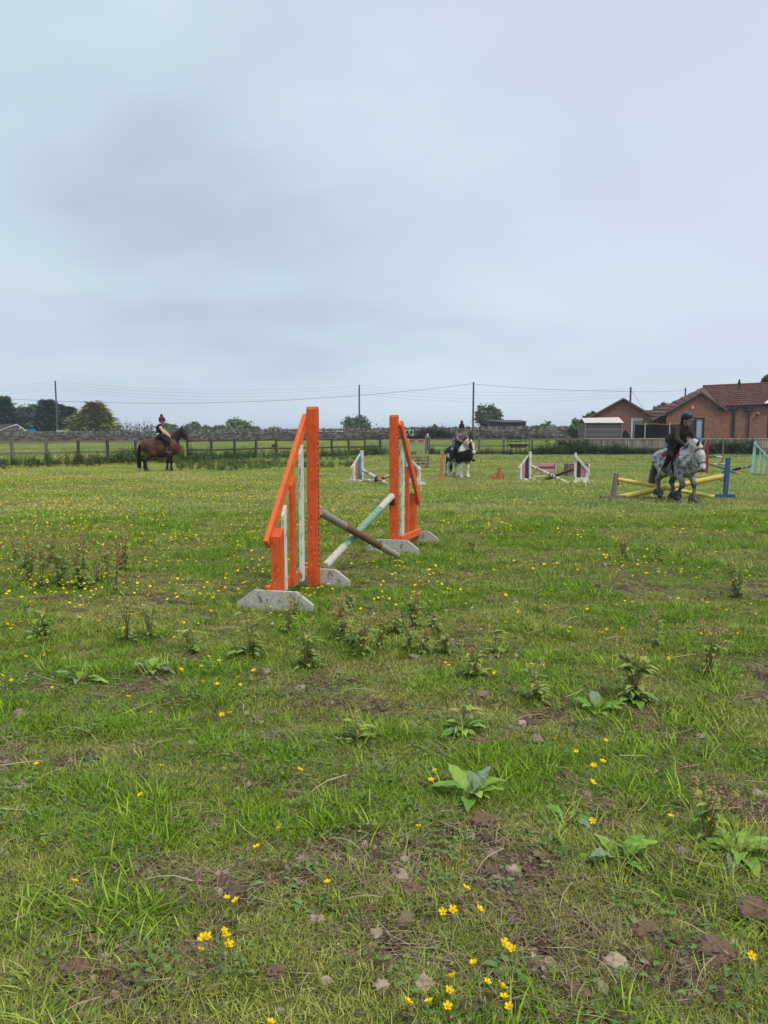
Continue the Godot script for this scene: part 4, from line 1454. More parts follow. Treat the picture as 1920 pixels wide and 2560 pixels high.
	for i in 8:
		for y in [1.12, 0.45]:
			var g := Geo.new()
			g.beam(Vector3(i * 2.2, y, 0.035), Vector3(i * 2.2 + 2.19, y, 0.035), 0.04, 0.085 if y > 1.0 else 0.08, 0.005)
			part("rail", g, bm[1] if y < 1.0 else bm[2], bf)
		var g2b := Geo.new()
		g2b.beam(Vector3(i * 2.2, -0.05, -0.07), Vector3(i * 2.2, 1.16, -0.07), 0.10, 0.10, 0.006)
		part("post", g2b, bm[1], bf)

# ------------------------------------------------------------------ the stone wall
func make_wall() -> void:
	var t := thing("stone_wall", "long dry stone wall with upright cope stones along the far side", "wall", Vector3(0, 0, -110.0))
	var tones := []
	for q in [["5f5a55", "393632"], ["756e66", "484440"], ["4c4946", "2e2c2a"], ["877e73", "57524b"]]:
		tones.append(worn("stone_" + q[0], [[0.0, rgb(q[1])], [0.45, rgb(q[0])], [1.0, rgb(q[0]).lightened(0.15)]], 0.03, 1.0, 0.95, 0.8, q[0].hash() % 997, true))
	var rocks := []
	for i in 5:
		var g := Geo.new()
		# a rough block: a box with its corners pushed about
		var pts := []
		for k in 8:
			pts.append(Vector3((0.5 if k & 1 else -0.5) * rng.randf_range(0.84, 1.0), (0.5 if k & 2 else -0.5) * rng.randf_range(0.80, 1.0), (0.5 if k & 4 else -0.5) * rng.randf_range(0.7, 1.0)))
		for fc in [[0, 1, 3, 2], [4, 5, 7, 6], [0, 1, 5, 4], [2, 3, 7, 6], [0, 2, 6, 4], [1, 3, 7, 5]]:
			var mid: Vector3 = (pts[fc[0]] + pts[fc[1]] + pts[fc[2]] + pts[fc[3]]) / 4.0
			var top: Vector3 = mid * 1.16
			for k in 4:
				g.tri(pts[fc[k]], pts[fc[(k + 1) % 4]], top, mid)
		rocks.append(g)
	var meshes := []
	for r in rocks:
		meshes.append(r.mesh())
	var rest := [[], [], [], []]
	var parts := 0
	var core := Geo.new()
	var x := -66.0
	while x < 29.0:
		var x1 := x + 2.0
		var y0 := rise(x, -110.0) - 0.2
		var h := wall_height(x + 1.0)
		core.box(Transform3D(Basis(), Vector3(x + 1.0, (y0 + y0 + h) / 2.0 + 0.0, 0)), Vector3(2.0, h, 0.35), 0.01)
		x = x1
	part("core", core, plain("wall_core", rgb("6a645d"), 1.0), t)
	x = -66.0
	var spots := []
	var row := 0
	while row < 9:
		x = -66.0 + rng.randf() * 0.3
		while x < 29.0:
			var big: float = 1.0 if x < 12.0 else 1.35
			var w := rng.randf_range(0.26, 0.6) * big
			var base := rise(x, -110.0) - 0.05
			var top := base + wall_height(x) + 0.0
			var ch := 0.185 * big
			var y := base + row * ch + ch * 0.5
			if y + ch * 0.3 < top:
				spots.append([Vector3(x + w / 2.0, y, 0.17 + rng.randf_range(-0.03, 0.03)), Vector3(w * 1.02, ch * rng.randf_range(0.78, 1.1), rng.randf_range(0.22, 0.4)), 0.0])
			x += w
		row += 1
	x = -66.0
	while x < 29.0:
		var big2: float = 1.0 if x < 12.0 else 1.5
		var w2 := rng.randf_range(0.13, 0.26) * big2
		spots.append([Vector3(x + w2 / 2.0, rise(x, -110.0) - 0.05 + wall_height(x) + 0.13, 0.0), Vector3(w2 * 0.95, rng.randf_range(0.22, 0.62), 0.42), rng.randf_range(-0.35, 0.35)])
		x += w2
	for s in spots:
		var xf := Transform3D(Basis(Vector3(0, 0, 1), s[2] + rng.randf_range(-0.06, 0.06)) * Basis(Vector3.UP, [0.0, PI][rng.randi() % 2]) * Basis.from_scale(s[1]), s[0])
		if s[0].x > 12.2 and s[0].x < 28.0 and parts < 295:
			var o := part("stone", meshes[rng.randi() % 5], tones[rng.randi() % 4], t)
			o.transform = xf
			parts += 1
		else:
			rest[rng.randi() % 4].append(xf)
	for i in 4:
		var whites := []
		for k in rest[i].size():
			whites.append(Color.WHITE)
		stuff("stonework", meshes[i], tones[i], rest[i], whites, "", "", t)

func wall_height(x: float) -> float:
	return 1.12 + 0.42 * smoothstep(-55.0, 22.0, x) + 0.05 * noise_a.get_noise_1d(x * 12.0)


# ------------------------------------------------------------------ houses
func brick_mat() -> StandardMaterial3D:
	# courses far too small to count at this distance: laid bricks as a computed picture of colour
	if mats.has("brick"):
		return mats["brick"]
	var w := 512
	var h := 512
	var im := Image.create(w, h, false, Image.FORMAT_RGB8)
	var r := RandomNumberGenerator.new()
	r.seed = 4
	im.fill(rgb("a08c7e"))
	var rows := 32
	var bh := h / rows
	for j in rows:
		var n := 12
		var bw := float(w) / n
		for i in range(-1, n):
			var c := rgb("80493c").lerp([rgb("935a47"), rgb("63382f"), rgb("8f6350"), rgb("73453c")][r.randi() % 4], r.randf())
			var x0 := int(i * bw + (bw / 2 if j % 2 else 0.0))
			im.fill_rect(Rect2i(x0 + 2, j * bh + 2, int(bw) - 3, bh - 3), c)
			if x0 + bw > w:
				im.fill_rect(Rect2i(x0 + 2 - w, j * bh + 2, int(bw) - 3, bh - 3), c)
	var m := StandardMaterial3D.new()
	m.albedo_texture = ImageTexture.create_from_image(im)
	m.uv1_triplanar = true
	m.uv1_world_triplanar = true
	m.uv1_triplanar_sharpness = 8.0
	m.uv1_scale = Vector3.ONE * (1.0 / 2.4)
	m.roughness = 0.9
	m.metallic_specular = 0.25
	mats["brick"] = m
	return m

# a wall with openings: polygon in the xy plane minus rectangles, as a grid of strips; thickness backwards
func pierced(poly_top: Callable, x0: float, x1: float, y0: float, holes: Array, z: float, thick: float) -> Geo:
	var g := Geo.new()
	var xs := [x0, x1]
	for hq in holes:
		xs.append(hq[0])
		xs.append(hq[1])
	for k in 13:
		xs.append(lerpf(x0, x1, k / 12.0))
	xs.sort()
	for i in xs.size() - 1:
		var a: float = xs[i]
		var b: float = xs[i + 1]
		if b - a < 0.002:
			continue
		var m := (a + b) / 2.0
		var lows := [y0]
		var segs := []
		var cur := y0
		for hq in holes:
			if m > hq[0] and m < hq[1]:
				segs.append([cur, hq[2]])
				cur = hq[3]
		segs.append([cur, -1.0])
		for s in segs:
			var ta: float = poly_top.call(a) if s[1] < 0.0 else s[1]
			var tb: float = poly_top.call(b) if s[1] < 0.0 else s[1]
			if s[1] >= 0.0 and s[1] <= s[0]:
				continue
			g.quad(Vector3(a, s[0], z), Vector3(b, s[0], z), Vector3(b, tb, z), Vector3(a, ta, z), Vector3(0, 0, 1))
			g.quad(Vector3(a, s[0], z - thick), Vector3(b, s[0], z - thick), Vector3(b, tb, z - thick), Vector3(a, ta, z - thick), Vector3(0, 0, -1))
			g.quad(Vector3(a, ta, z), Vector3(b, tb, z), Vector3(b, tb, z - thick), Vector3(a, ta, z - thick), Vector3(0, 1, 0))
	for hq in holes:
		g.quad(Vector3(hq[0], hq[2], z), Vector3(hq[0], hq[3], z), Vector3(hq[0], hq[3], z - thick), Vector3(hq[0], hq[2], z - thick), Vector3(1, 0, 0))
		g.quad(Vector3(hq[1], hq[2], z), Vector3(hq[1], hq[3], z), Vector3(hq[1], hq[3], z - thick), Vector3(hq[1], hq[2], z - thick), Vector3(-1, 0, 0))
		g.quad(Vector3(hq[0], hq[3], z), Vector3(hq[1], hq[3], z), Vector3(hq[1], hq[3], z - thick), Vector3(hq[0], hq[3], z - thick), Vector3(0, -1, 0))
	g.quad(Vector3(x0, y0, z), Vector3(x0, y0, z - thick), Vector3(x0, poly_top.call(x0), z - thick), Vector3(x0, poly_top.call(x0), z), Vector3(-1, 0, 0))
	g.quad(Vector3(x1, y0, z), Vector3(x1, y0, z - thick), Vector3(x1, poly_top.call(x1), z - thick), Vector3(x1, poly_top.call(x1), z), Vector3(1, 0, 0))
	return g

func glass() -> StandardMaterial3D:
	var m := plain("window_glass", Color(0.10, 0.14, 0.16, 0.55), 0.08)
	m.transparency = BaseMaterial3D.TRANSPARENCY_ALPHA
	m.metallic_specular = 0.6
	return m

func slab(a: Vector3, b: Vector3, c: Vector3, d: Vector3, thick: float) -> Geo:
	# a sloping sheet a-b-c-d with thickness downwards
	var g := Geo.new()
	var dn := Vector3(0, -thick, 0)
	g.quad(a, b, c, d, Vector3.UP)
	g.quad(a + dn, b + dn, c + dn, d + dn, Vector3.DOWN)
	var mid := (a + b + c + d) / 4.0
	for e in [[a, b], [b, c], [c, d], [d, a]]:
		g.quad(e[0], e[1], e[1] + dn, e[0] + dn, (e[0] + e[1]) / 2.0 - mid)
	return g

func make_houses() -> void:
	var brick := brick_mat()
	var dark := plain("anthracite", Color(0.17, 0.19, 0.22), 0.45)
	var tile_m := [worn("tile_a", [[0.0, rgb("4f3430")], [0.5, rgb("6a463f")], [1.0, rgb("7d5348")]], 0.03, 1.0, 0.8, 0.4, 51, true), worn("tile_b", [[0.0, rgb("462e2b")], [0.5, rgb("5f3d38")], [1.0, rgb("704a41")]], 0.03, 1.0, 0.8, 0.4, 52, true)]
	var verge := plain("verge_board", Color(0.42, 0.37, 0.33), 0.8)
	var gy := 0.45
	# --- garage
	var ga := thing("brick_garage", "low red brick garage with a plain gable behind the wooden shed", "building", Vector3(17.2, gy, -66.0), deg_to_rad(-16.0))
	var wd := 5.75
	var ax := 3.0
	var eave := 2.25
	var apex := 3.86
	var top := func(x: float) -> float: return lerpf(eave, apex, x / ax) if x < ax else lerpf(apex, eave, (x - ax) / (wd - ax))
	part("front_wall", pierced(top, 0.0, wd, 0.0, [[3.70, 4.62, 0.0, 2.33]], 0.0, 0.25), brick, ga)
	for x in [0.125, wd - 0.125]:
		var g := Geo.new()
		g.box(Transform3D(Basis(), Vector3(x, eave / 2.0 - 0.06, -4.3)), Vector3(0.24, eave - 0.12, 8.0), 0.005)
		part("side_wall", g, brick, ga)
	part("back_wall", pierced(top, 0.0, wd, 0.0, [], -8.35, 0.25), brick, ga)
	var gr := plain("garage_roof", Color(0.38, 0.27, 0.25), 0.85)
	part("roof", slab(Vector3(-0.45, eave - 0.24, 0.25), Vector3(ax, apex + 0.14, 0.25), Vector3(ax, apex + 0.14, -8.8), Vector3(-0.45, eave - 0.24, -8.8), 0.10), gr, ga)
	part("roof", slab(Vector3(wd + 0.4, eave - 0.19, 0.25), Vector3(ax, apex + 0.142, 0.25), Vector3(ax, apex + 0.142, -8.8), Vector3(wd + 0.4, eave - 0.19, -8.8), 0.10), gr, ga)
	var g := Geo.new()
	g.beam(Vector3(-0.5, eave - 0.31, 0.28), Vector3(ax, apex + 0.09, 0.28), 0.04, 0.13, 0.004)
	part("verge_board", g, verge, ga)
	g = Geo.new()
	g.beam(Vector3(ax, apex + 0.09, 0.285), Vector3(wd + 0.45, eave - 0.26, 0.285), 0.04, 0.13, 0.004)
	part("verge_board", g, verge, ga)
	var wp := plain("white_door", Color(0.86, 0.87, 0.87), 0.45)
	g = Geo.new()
	g.box(Transform3D(Basis(), Vector3(4.16, 1.15, -0.10)), Vector3(0.80, 2.24, 0.05), 0.004)
	var dr := part("door", g, plain("door_panel", Color(0.78, 0.81, 0.84), 0.35), ga)
	for q in [[3.73, 0.0], [4.59, 0.0]]:
		g = Geo.new()
		g.box(Transform3D(Basis(), Vector3(q[0], 1.16, -0.05)), Vector3(0.06, 2.32, 0.10), 0.004)
		part("frame", g, wp, dr)
	g = Geo.new()
	g.box(Transform3D(Basis(), Vector3(4.16, 2.30, -0.05)), Vector3(0.80, 0.06, 0.10), 0.004)
	part("frame", g, wp, dr)
	g = Geo.new()
	g.beam(Vector3(4.45, 1.05, -0.05), Vector3(4.45, 1.17, -0.05), 0.03, 0.03, 0.004)
	part("handle", g, dark, dr)

	# --- wooden shed
	var sh := thing("wooden_shed", "dark grey boarded shed with a pale felt roof in front of the garage", "shed", Vector3(15.6, gy, -60.0))
	var sw := [timber("shed_a", "6f6a66", "4a4644", 61), timber("shed_b", "7d7772", "575250", 62), timber("shed_c", "615d5a", "3f3c3a", 63)]
	for i in 13:
		g = Geo.new()
		g.beam(Vector3(0.02, 0.075 + i * 0.145, 0), Vector3(2.82, 0.075 + i * 0.145, 0), 0.02, 0.14, 0.003)
		var o := part("board", g, sw[rng.randi() % 3], sh)
		o.rotation.x = 0.0
		o.position.z = 0.006 * (i % 2)
	for x in [0.0, 2.84]:
		g = Geo.new()
		g.beam(Vector3(x, 0, 0.03), Vector3(x, 1.92, 0.03), 0.06, 0.06, 0.004)
		part("corner_post", g, plain("shed_post", Color(0.55, 0.52, 0.46), 0.9), sh)
		g = Geo.new()
		g.box(Transform3D(Basis(), Vector3(x, 0.95, -0.98)), Vector3(0.03, 1.88, 1.9), 0.003)
		part("side_wall", g, sw[1], sh)
	g = Geo.new()
	g.box(Transform3D(Basis(), Vector3(1.42, 0.95, -1.96)), Vector3(2.84, 1.88, 0.03), 0.003)
	part("back_wall", g, sw[1], sh)
	part("roof", slab(Vector3(-0.10, 1.90, 0.12), Vector3(2.95, 1.90, 0.12), Vector3(2.88, 2.32, -1.0), Vector3(-0.05, 2.26, -1.0), 0.05), worn("felt", [[0.0, rgb("8a8580")], [0.35, rgb("b9b4ae")], [0.6, rgb("dad6d0")], [1.0, rgb("c5c0ba")]], 0.02, 0.9, 0.85, 0.2, 66), sh)
	part("roof", slab(Vector3(-0.05, 2.255, -1.0), Vector3(2.88, 2.315, -1.0), Vector3(2.95, 1.9, -2.1), Vector3(-0.1, 1.9, -2.1), 0.05), mats["felt"], sh)

	# --- bungalow: main range with a long ridge, gabled wing in front
	var bu := thing("brick_bungalow", "red brick bungalow with a tiled roof and gabled wing at right", "building", Vector3(22.5, gy, -62.0), deg_to_rad(-9.0))
	# gabled wing: front wall from x 0.1 to 5.2
	var wl := 0.1
	var wr := 5.2
	var apx := 2.62
	var apy := 4.18
	var top2 := func(x: float) -> float: return apy - (apx - x) * 0.60 if x < apx else max(apy - (x - apx) * 0.65, 3.08)
	part("gable_wall", pierced(top2, wl, wr, 0.0, [[1.62, 3.02, 0.0, 2.30]], 0.0, 0.3), brick, bu)
	g = Geo.new()
	g.box(Transform3D(Basis(), Vector3(wl + 0.14, 1.25, -5.3)), Vector3(0.27, 2.5, 10.0), 0.004)
	part("side_wall", g, brick, bu)
	# set back wall on the right with a wide window
	var top3 := func(x: float) -> float: return 3.22 + (x - wr) * 0.045
	part("front_wall", pierced(top3, wr, 17.0, 0.0, [[7.72, 10.2, 0.35, 2.48]], -0.12, 0.3), brick, bu)
	g = Geo.new()
	g.box(Transform3D(Basis(), Vector3(17.2, 1.6, -5.3)), Vector3(0.3, 3.2, 10.0), 0.004)
	part("side_wall", g, brick, bu)
	g = Geo.new()
	g.box(Transform3D(Basis(), Vector3(8.6, 1.6, -10.6)), Vector3(17.0, 3.2, 0.3), 0.004)
	part("back_wall", g, brick, bu)
	# wing roof slopes and verges
	var under := plain("roof_under", Color(0.30, 0.20, 0.18), 0.9)
	var rid_f := Vector3(apx, apy + 0.14, 0.22)
	var rid_b := Vector3(apx + 0.6, apy + 0.14, -3.0)
	var lo_f := Vector3(-1.05, apy + 0.14 - (apx + 1.05) * 0.60, 0.22)
	var lo_b := Vector3(-1.05, apy + 0.14 - (apx + 1.05) * 0.60, -9.0)
	var hipt := Vector3(4.35, 5.05, -6.2)
	var rl := part("roof", slab(lo_f, rid_f, hipt, lo_b, 0.06), under, bu)
	# courses of tiles on the left slope, each lapped over the one below
	for i in 9:
		var f0 := i / 9.0
		var f1 := (i + 1.06) / 9.0
		var p0 := lo_f.lerp(rid_f, f0) + Vector3(0, 0.10, 0)
		var p1 := lo_f.lerp(rid_f, min(f1, 1.0)) + Vector3(0, 0.02, 0)
		var q0 := lo_b.lerp(hipt, f0) + Vector3(0, 0.10, 0)
		var q1 := lo_b.lerp(hipt, min(f1, 1.0)) + Vector3(0, 0.02, 0)
		part("tile_course", slab(p0, p1, q1, q0, 0.028), tile_m[i % 2], rl)
	part("roof", slab(Vector3(4.62, 2.92, 0.22), rid_f + Vector3(0, 0.003, 0), Vector3(apx + 0.2, apy + 0.143, -3.2), Vector3(4.62, 2.92, -2.0), 0.06), tile_m[0], bu)
	g = Geo.new()
	g.beam(lo_f + Vector3(-0.05, -0.06, 0.05), rid_f + Vector3(0, -0.03, 0.05), 0.05, 0.13, 0.004)
	part("verge_board", g, verge, bu)
	g = Geo.new()
	g.beam(rid_f + Vector3(0, -0.03, 0.055), Vector3(4.62, 2.86, 0.275), 0.05, 0.13, 0.004)
	part("verge_board", g, verge, bu)
	var ev_l := Vector3(4.2, 3.16, 0.1)
	var hg := Geo.new()
	hg.tri(rid_f, ev_l, hipt, Vector3.UP)
	hg.tri(rid_f - Vector3(0, 0.06, 0), ev_l - Vector3(0, 0.06, 0), hipt - Vector3(0, 0.06, 0), Vector3.DOWN)
	part("roof", hg, tile_m[0], bu)
	var ev_r := Vector3(17.6, 3.55, 0.1)
	var rg_l := hipt + Vector3(0.0, 0.0, 0)
	var rg_r := Vector3(17.6, 5.55, -6.2)
	var mr := part("roof", slab(ev_l, ev_r, rg_r, rg_l, 0.06), under, bu)
	part("roof", slab(Vector3(4.2, 3.16, -12.0), Vector3(17.6, 3.5, -12.0), rg_r + Vector3(0, -0.003, 0), rg_l + Vector3(0, -0.003, 0), 0.06), under, bu)
	# pantiles one by one where they show
	var th := Geo.new()
	for k in 4:
		var a0 := k / 4.0
		var a1 := (k + 1) / 4.0
		var y0 := 0.035 * sin(a0 * TAU)
		var y1 := 0.035 * sin(a1 * TAU)
		th.quad(Vector3(a0, y0, 0), Vector3(a1, y1, 0), Vector3(a1, y1 - 0.07, -1.08), Vector3(a0, y0 - 0.07, -1.08), Vector3.UP)
		th.quad(Vector3(a0, y0, 0), Vector3(a1, y1, 0), Vector3(a1, y1 - 0.06, 0), Vector3(a0, y0 - 0.06, 0), Vector3(0, 0, 1))
	var tmesh := th.mesh()
	var nrow := 10
	var rest := [[], []]
	var many := 0
	for r in nrow:
		var f := float(r) / nrow
		var fl := f
		var a := ev_l.lerp(rg_l, f)
		var b := ev_r.lerp(rg_r, f)
		var an := ev_l.lerp(rg_l, f + 1.0 / nrow)
		var slope := (rg_r - ev_r) / nrow
		var n := int((b - a).length() / 0.33)
		for i in n:
			var p := a.lerp(b, float(i) / n)
			var xa := (b - a) / n
			var za := -slope
			var ya := za.cross(xa).normalized()
			var xf := Transform3D(Basis(xa, ya, za), p + ya * 0.10)
			if i < 30 and many < 298:
				var o := part("tile", tmesh, tile_m[0 if rng.randf() < 0.6 else 1], mr)
				o.transform = xf
				many += 1
			else:
				rest[rng.randi() % 2].append(xf)
	for i in 2:
		var wh := []
		for k in rest[i].size():
			wh.append(Color.WHITE)
		stuff("tiles", tmesh, tile_m[i], rest[i], wh, "", "", mr)
	g = Geo.new()
	g.tube([rg_l + Vector3(-0.1, 0.06, 0), rg_r + Vector3(0, 0.06, 0)], [0.11, 0.11], 8)
	part("ridge_tiles", g, tile_m[1], bu)
	# soil pipe vent
	g = Geo.new()
	var vp := ev_l.lerp(rg_l, 0.78) + Vector3(2.5, 0.0, 0)
	g.tube([vp, vp + Vector3(0.03, 0.45, 0), vp + Vector3(0.0, 0.62, 0), vp + Vector3(0, 0.70, 0), vp + Vector3(0, 0.98, 0)], [0.07, 0.07, 0.12, 0.11, 0.03], 8)
	part("vent_pipe", g, dark, bu)
	# gutters, hopper, downpipes
	g = Geo.new()
	g.beam(Vector3(3.95, 3.0, 0.12), Vector3(5.3, 3.0, 0.12), 0.14, 0.26, 0.01)
	part("gutter_box", g, dark, bu)
	g = Geo.new()
	g.beam(Vector3(5.18, 0.0, 0.10), Vector3(5.18, 2.9, 0.10), 0.14, 0.16, 0.01)
	part("downpipe", g, dark, bu)
	g = Geo.new()
	g.tube([Vector3(6.32, 0.0, 0.0), Vector3(6.32, 2.6, 0.0)], [0.055, 0.055], 8)
	part("downpipe", g, dark, bu)
	g = Geo.new()
	g.box(Transform3D(Basis(), Vector3(6.32, 2.86, 0.02)), Vector3(0.62, 0.22, 0.22), 0.01)
	g.box(Transform3D(Basis(), Vector3(6.32, 3.08, 0.0)), Vector3(0.50, 0.18, 0.18), 0.01)
	part("hopper", g, dark, bu)
	g = Geo.new()
	g.beam(Vector3(5.1, 3.30, 0.02), Vector3(17.0, 3.82, 0.02), 0.2, 0.09, 0.004)
	part("coping", g, plain("coping", Color(0.50, 0.42, 0.38), 0.8), bu)
	g = Geo.new()
	g.box(Transform3D(Basis(), Vector3(6.98, 2.52, -0.02)), Vector3(0.12, 0.16, 0.16), 0.02)
	var lamp := part("wall_lamp", g, dark, bu)
	g = Geo.new()
	g.box(Transform3D(Basis(), Vector3(6.98, 2.62, 0.0)), Vector3(0.15, 0.05, 0.18), 0.015)
	part("lamp_cap", g, wp, lamp)
	g = Geo.new()
	g.box(Transform3D(Basis(), Vector3(2.05, 3.10, 0.03)), Vector3(0.16, 0.24, 0.06), 0.01)
	part("alarm_box", g, plain("alarm", Color(0.75, 0.70, 0.64), 0.5), bu)
	# white lean-to roof at the right edge
	part("porch_roof", slab(Vector3(7.3, 3.42, 0.3), Vector3(11.0, 3.46, 0.3), Vector3(11.0, 4.25, -0.75), Vector3(8.6, 4.2, -0.75), 0.05), wp, bu)
	# door and window
	var dg := Geo.new()
	dg.box(Transform3D(Basis(), Vector3(2.66, 1.12, -0.12)), Vector3(0.44, 2.20, 0.04), 0.004)
	var door := part("door", dg, plain("door_pale", Color(0.62, 0.67, 0.71), 0.3), bu)
	for q in [[1.66, 0.08, 1.15, 2.30], [2.36, 0.10, 1.15, 2.30], [2.95, 0.13, 1.15, 2.30]]:
		g = Geo.new()
		g.box(Transform3D(Basis(), Vector3(q[0], q[2], -0.08)), Vector3(q[1], q[3], 0.12), 0.004)
		part("frame", g, dark, door)
	g = Geo.new()
	g.box(Transform3D(Basis(), Vector3(2.3, 2.25, -0.07)), Vector3(1.38, 0.10, 0.12), 0.004)
	part("frame", g, dark, door)
	g = Geo.new()
	g.box(Transform3D(Basis(), Vector3(2.0, 1.10, -0.14)), Vector3(0.60, 2.16, 0.02), 0.002)
	part("pane", g, glass(), door)
	g = Geo.new()
	g.box(Transform3D(Basis(), Vector3(8.96, 1.41, -0.30)), Vector3(2.44, 2.10, 0.02), 0.002)
	var win := part("window", g, glass(), bu)
	for q in [[7.78, 0.12], [9.0, 0.10], [10.14, 0.12]]:
		g = Geo.new()
		g.box(Transform3D(Basis(), Vector3(q[0], 1.41, -0.24)), Vector3(q[1], 2.1, 0.10), 0.004)
		part("frame", g, dark, win)
	for q in [0.42, 2.42]:
		g = Geo.new()
		g.box(Transform3D(Basis(), Vector3(8.96, q, -0.235)), Vector3(2.46, 0.11, 0.10), 0.004)
		part("frame", g, dark, win)
	# room behind the glass
	g = Geo.new()
	g.box(Transform3D(Basis(), Vector3(8.9, 1.6, -3.2)), Vector3(4.0, 3.0, 0.1), 0.01)
	part("inner_wall", g, plain("room", Color(0.45, 0.45, 0.42), 0.9), bu)

	# --- timber lean-to between the houses
	var lt := thing("lean_to", "dark timber lean-to under the bungalow roof edge", "lean-to", Vector3(22.0, gy, -62.6))
	for i in 6:
		g = Geo.new()
		g.beam(Vector3(-1.7 + i * 0.36, 0, 0), Vector3(-1.7 + i * 0.36, 2.05 + 0.02 * i, 0), 0.03, 0.34, 0.004)
		part("board", g, sw[i % 3], lt)
	for x in [-0.1, 0.5]:
		g = Geo.new()
		g.beam(Vector3(x, 0, 0.3), Vector3(x, 2.35, 0.3), 0.09, 0.09, 0.005)
		part("post", g, dark, lt)

	# --- trampoline with its net
	var tr := thing("trampoline", "round trampoline with dark safety net and pale poles behind the fence", "trampoline", grounded(Vector3(21.45, 0, -60.0)) )
	tr.position.z = -60.6
	tr.position.y = gy
	var net := plain("safety_net", Color(0.10, 0.095, 0.095, 0.82), 0.9)
	net.transparency = BaseMaterial3D.TRANSPARENCY_ALPHA
	var rad := 1.72
	g = Geo.new()
	for k in 32:
		var a0 := TAU * k / 32
		var a1 := TAU * (k + 1) / 32
		var s0 := 1.78 - 0.05 * absf(sin(a0 * 3.0))
		var s1 := 1.78 - 0.05 * absf(sin(a1 * 3.0))
		g.quad(Vector3(cos(a0) * rad, 0.62, sin(a0) * rad), Vector3(cos(a1) * rad, 0.62, sin(a1) * rad), Vector3(cos(a1) * rad, s1, sin(a1) * rad), Vector3(cos(a0) * rad, s0, sin(a0) * rad), Vector3(cos(a0), 0, sin(a0)))
	part("safety_net", g, net, tr)
	g = Geo.new()
	var ring := []
	var rr := []
	for k in 33:
		var a0 := TAU * k / 32
		ring.append(Vector3(cos(a0) * rad, 1.785 - 0.05 * absf(sin(a0 * 3.0)), sin(a0) * rad))
		rr.append(0.028)
	g.tube(ring, rr, 6, [], false)
	part("net_rim", g, plain("net_rim", Color(0.62, 0.50, 0.30), 0.8), tr)
	for k in 6:
		var a0 := TAU * (k + 0.35) / 6
		g = Geo.new()
		g.tube([Vector3(cos(a0) * (rad + 0.06), 0, sin(a0) * (rad + 0.06)), Vector3(cos(a0) * (rad + 0.05), 1.86, sin(a0) * (rad + 0.05))], [0.035, 0.035], 8)
		part("pole", g, plain("pole_foam", Color(0.72, 0.74, 0.76), 0.6), tr)
	g = Geo.new()
	g.tube([Vector3(0, 0.58, 0), Vector3(0, 0.61, 0)], [rad, rad], 32)
	part("mat", g, plain("tramp_mat", Color(0.06, 0.06, 0.07), 0.8), tr)
	# black folded sheet between shed and trampoline
	g = Geo.new()
	g.prism(Transform3D(Basis(), Vector3.ZERO), [Vector2(-0.45, 0), Vector2(0.5, 0), Vector2(0.5, 0.55), Vector2(0.02, 1.28), Vector2(-0.45, 0.72)], 0.5)
	solo("black_cover", g, plain("black_cover", Color(0.10, 0.10, 0.105), 0.8), "black peaked cover standing between the shed and the trampoline", "cover", Vector3(at(1563, 1095, -60.5).x, gy, -60.5))

	# --- low house far left, blue arch, barn, far objects by the gate
	var lh := thing("low_house", "low house with dark roof and white gable trim behind the wall", "building", grounded(at(20, 1080, -122.0) * Vector3(1, 0, 1)))
	g = Geo.new()
	g.box(Transform3D(Basis(), Vector3(-1.0, 0.9, -2.5)), Vector3(5.6, 1.8, 5.0), 0.01)
	part("wall", g, plain("low_house_wall", Color(0.5, 0.45, 0.42), 0.9), lh)
	part("roof", slab(Vector3(-4.2, 1.6, 0.2), Vector3(2.0, 1.6, 0.2), Vector3(0.2, 2.65, -2.6), Vector3(-4.2, 2.65, -2.6), 0.08), plain("low_house_roof", Color(0.27, 0.23, 0.23), 0.9), lh)
	for q in [[-0.1, 2.6, -2.4], [1.0, 2.1, -1.0]]:
		pass
	for q in [[Vector3(0.25, 2.60, -2.4), Vector3(-1.2, 1.65, -0.1)], [Vector3(0.25, 2.60, -2.4), Vector3(2.0, 1.6, -1.9)], [Vector3(-1.2, 1.62, 0.25), Vector3(2.1, 1.62, -1.7)], [Vector3(0.4, 1.6, -1.0), Vector3(0.3, 2.5, -2.2)], [Vector3(1.1, 1.6, -1.2), Vector3(1.0, 2.2, -2.2)], [Vector3(-4.2, 1.55, 0.3), Vector3(-1.2, 1.55, 0.3)]]:
		g = Geo.new()
		g.beam(q[0], q[1], 0.08, 0.12, 0.01)
		part("gable_trim", g, wp, lh)
	g = Geo.new()
	var apts := []
	for k in 9:
		var a0 := PI * k / 8
		apts.append(Vector3(cos(a0) * 0.75, sin(a0) * 0.65, 0))
	for off in [0.0, 0.16]:
		var pp := []
		var ra := []
		for p in apts:
			pp.append(p * (1.0 - off * 1.6))
			ra.append(0.09)
		g.tube(pp, ra, 6)
	solo("blue_arch", g, plain("blue_arch", Color(0.16, 0.47, 0.80), 0.5), "bright blue plastic arch showing above the stone wall at left", "arch", Vector3(at(79, 1083, -116.0).x, at(79, 1084, -116.0).y, -116.0))
	g = Geo.new()
	g.box(Transform3D(Basis(), Vector3(0, 0, 0)), Vector3(4.2, 0.5, 0.6), 0.05)
	solo("brick_ledge", g, plain("brick_ledge", Color(0.50, 0.36, 0.31), 0.9), "dull red ledge behind the blue arch", "ledge", Vector3(at(85, 1082, -119.0).x, at(85, 1083, -119.0).y, -119.0))
	g = Geo.new()
	var wpts := []
	var wr2 := []
	for k in 9:
		wpts.append(at(141 + k * 7.8, 1077 + 3.5 * sin(PI * k / 16.0), -111.5))
		wr2.append(0.07)
	g.tube(wpts, wr2, 6)
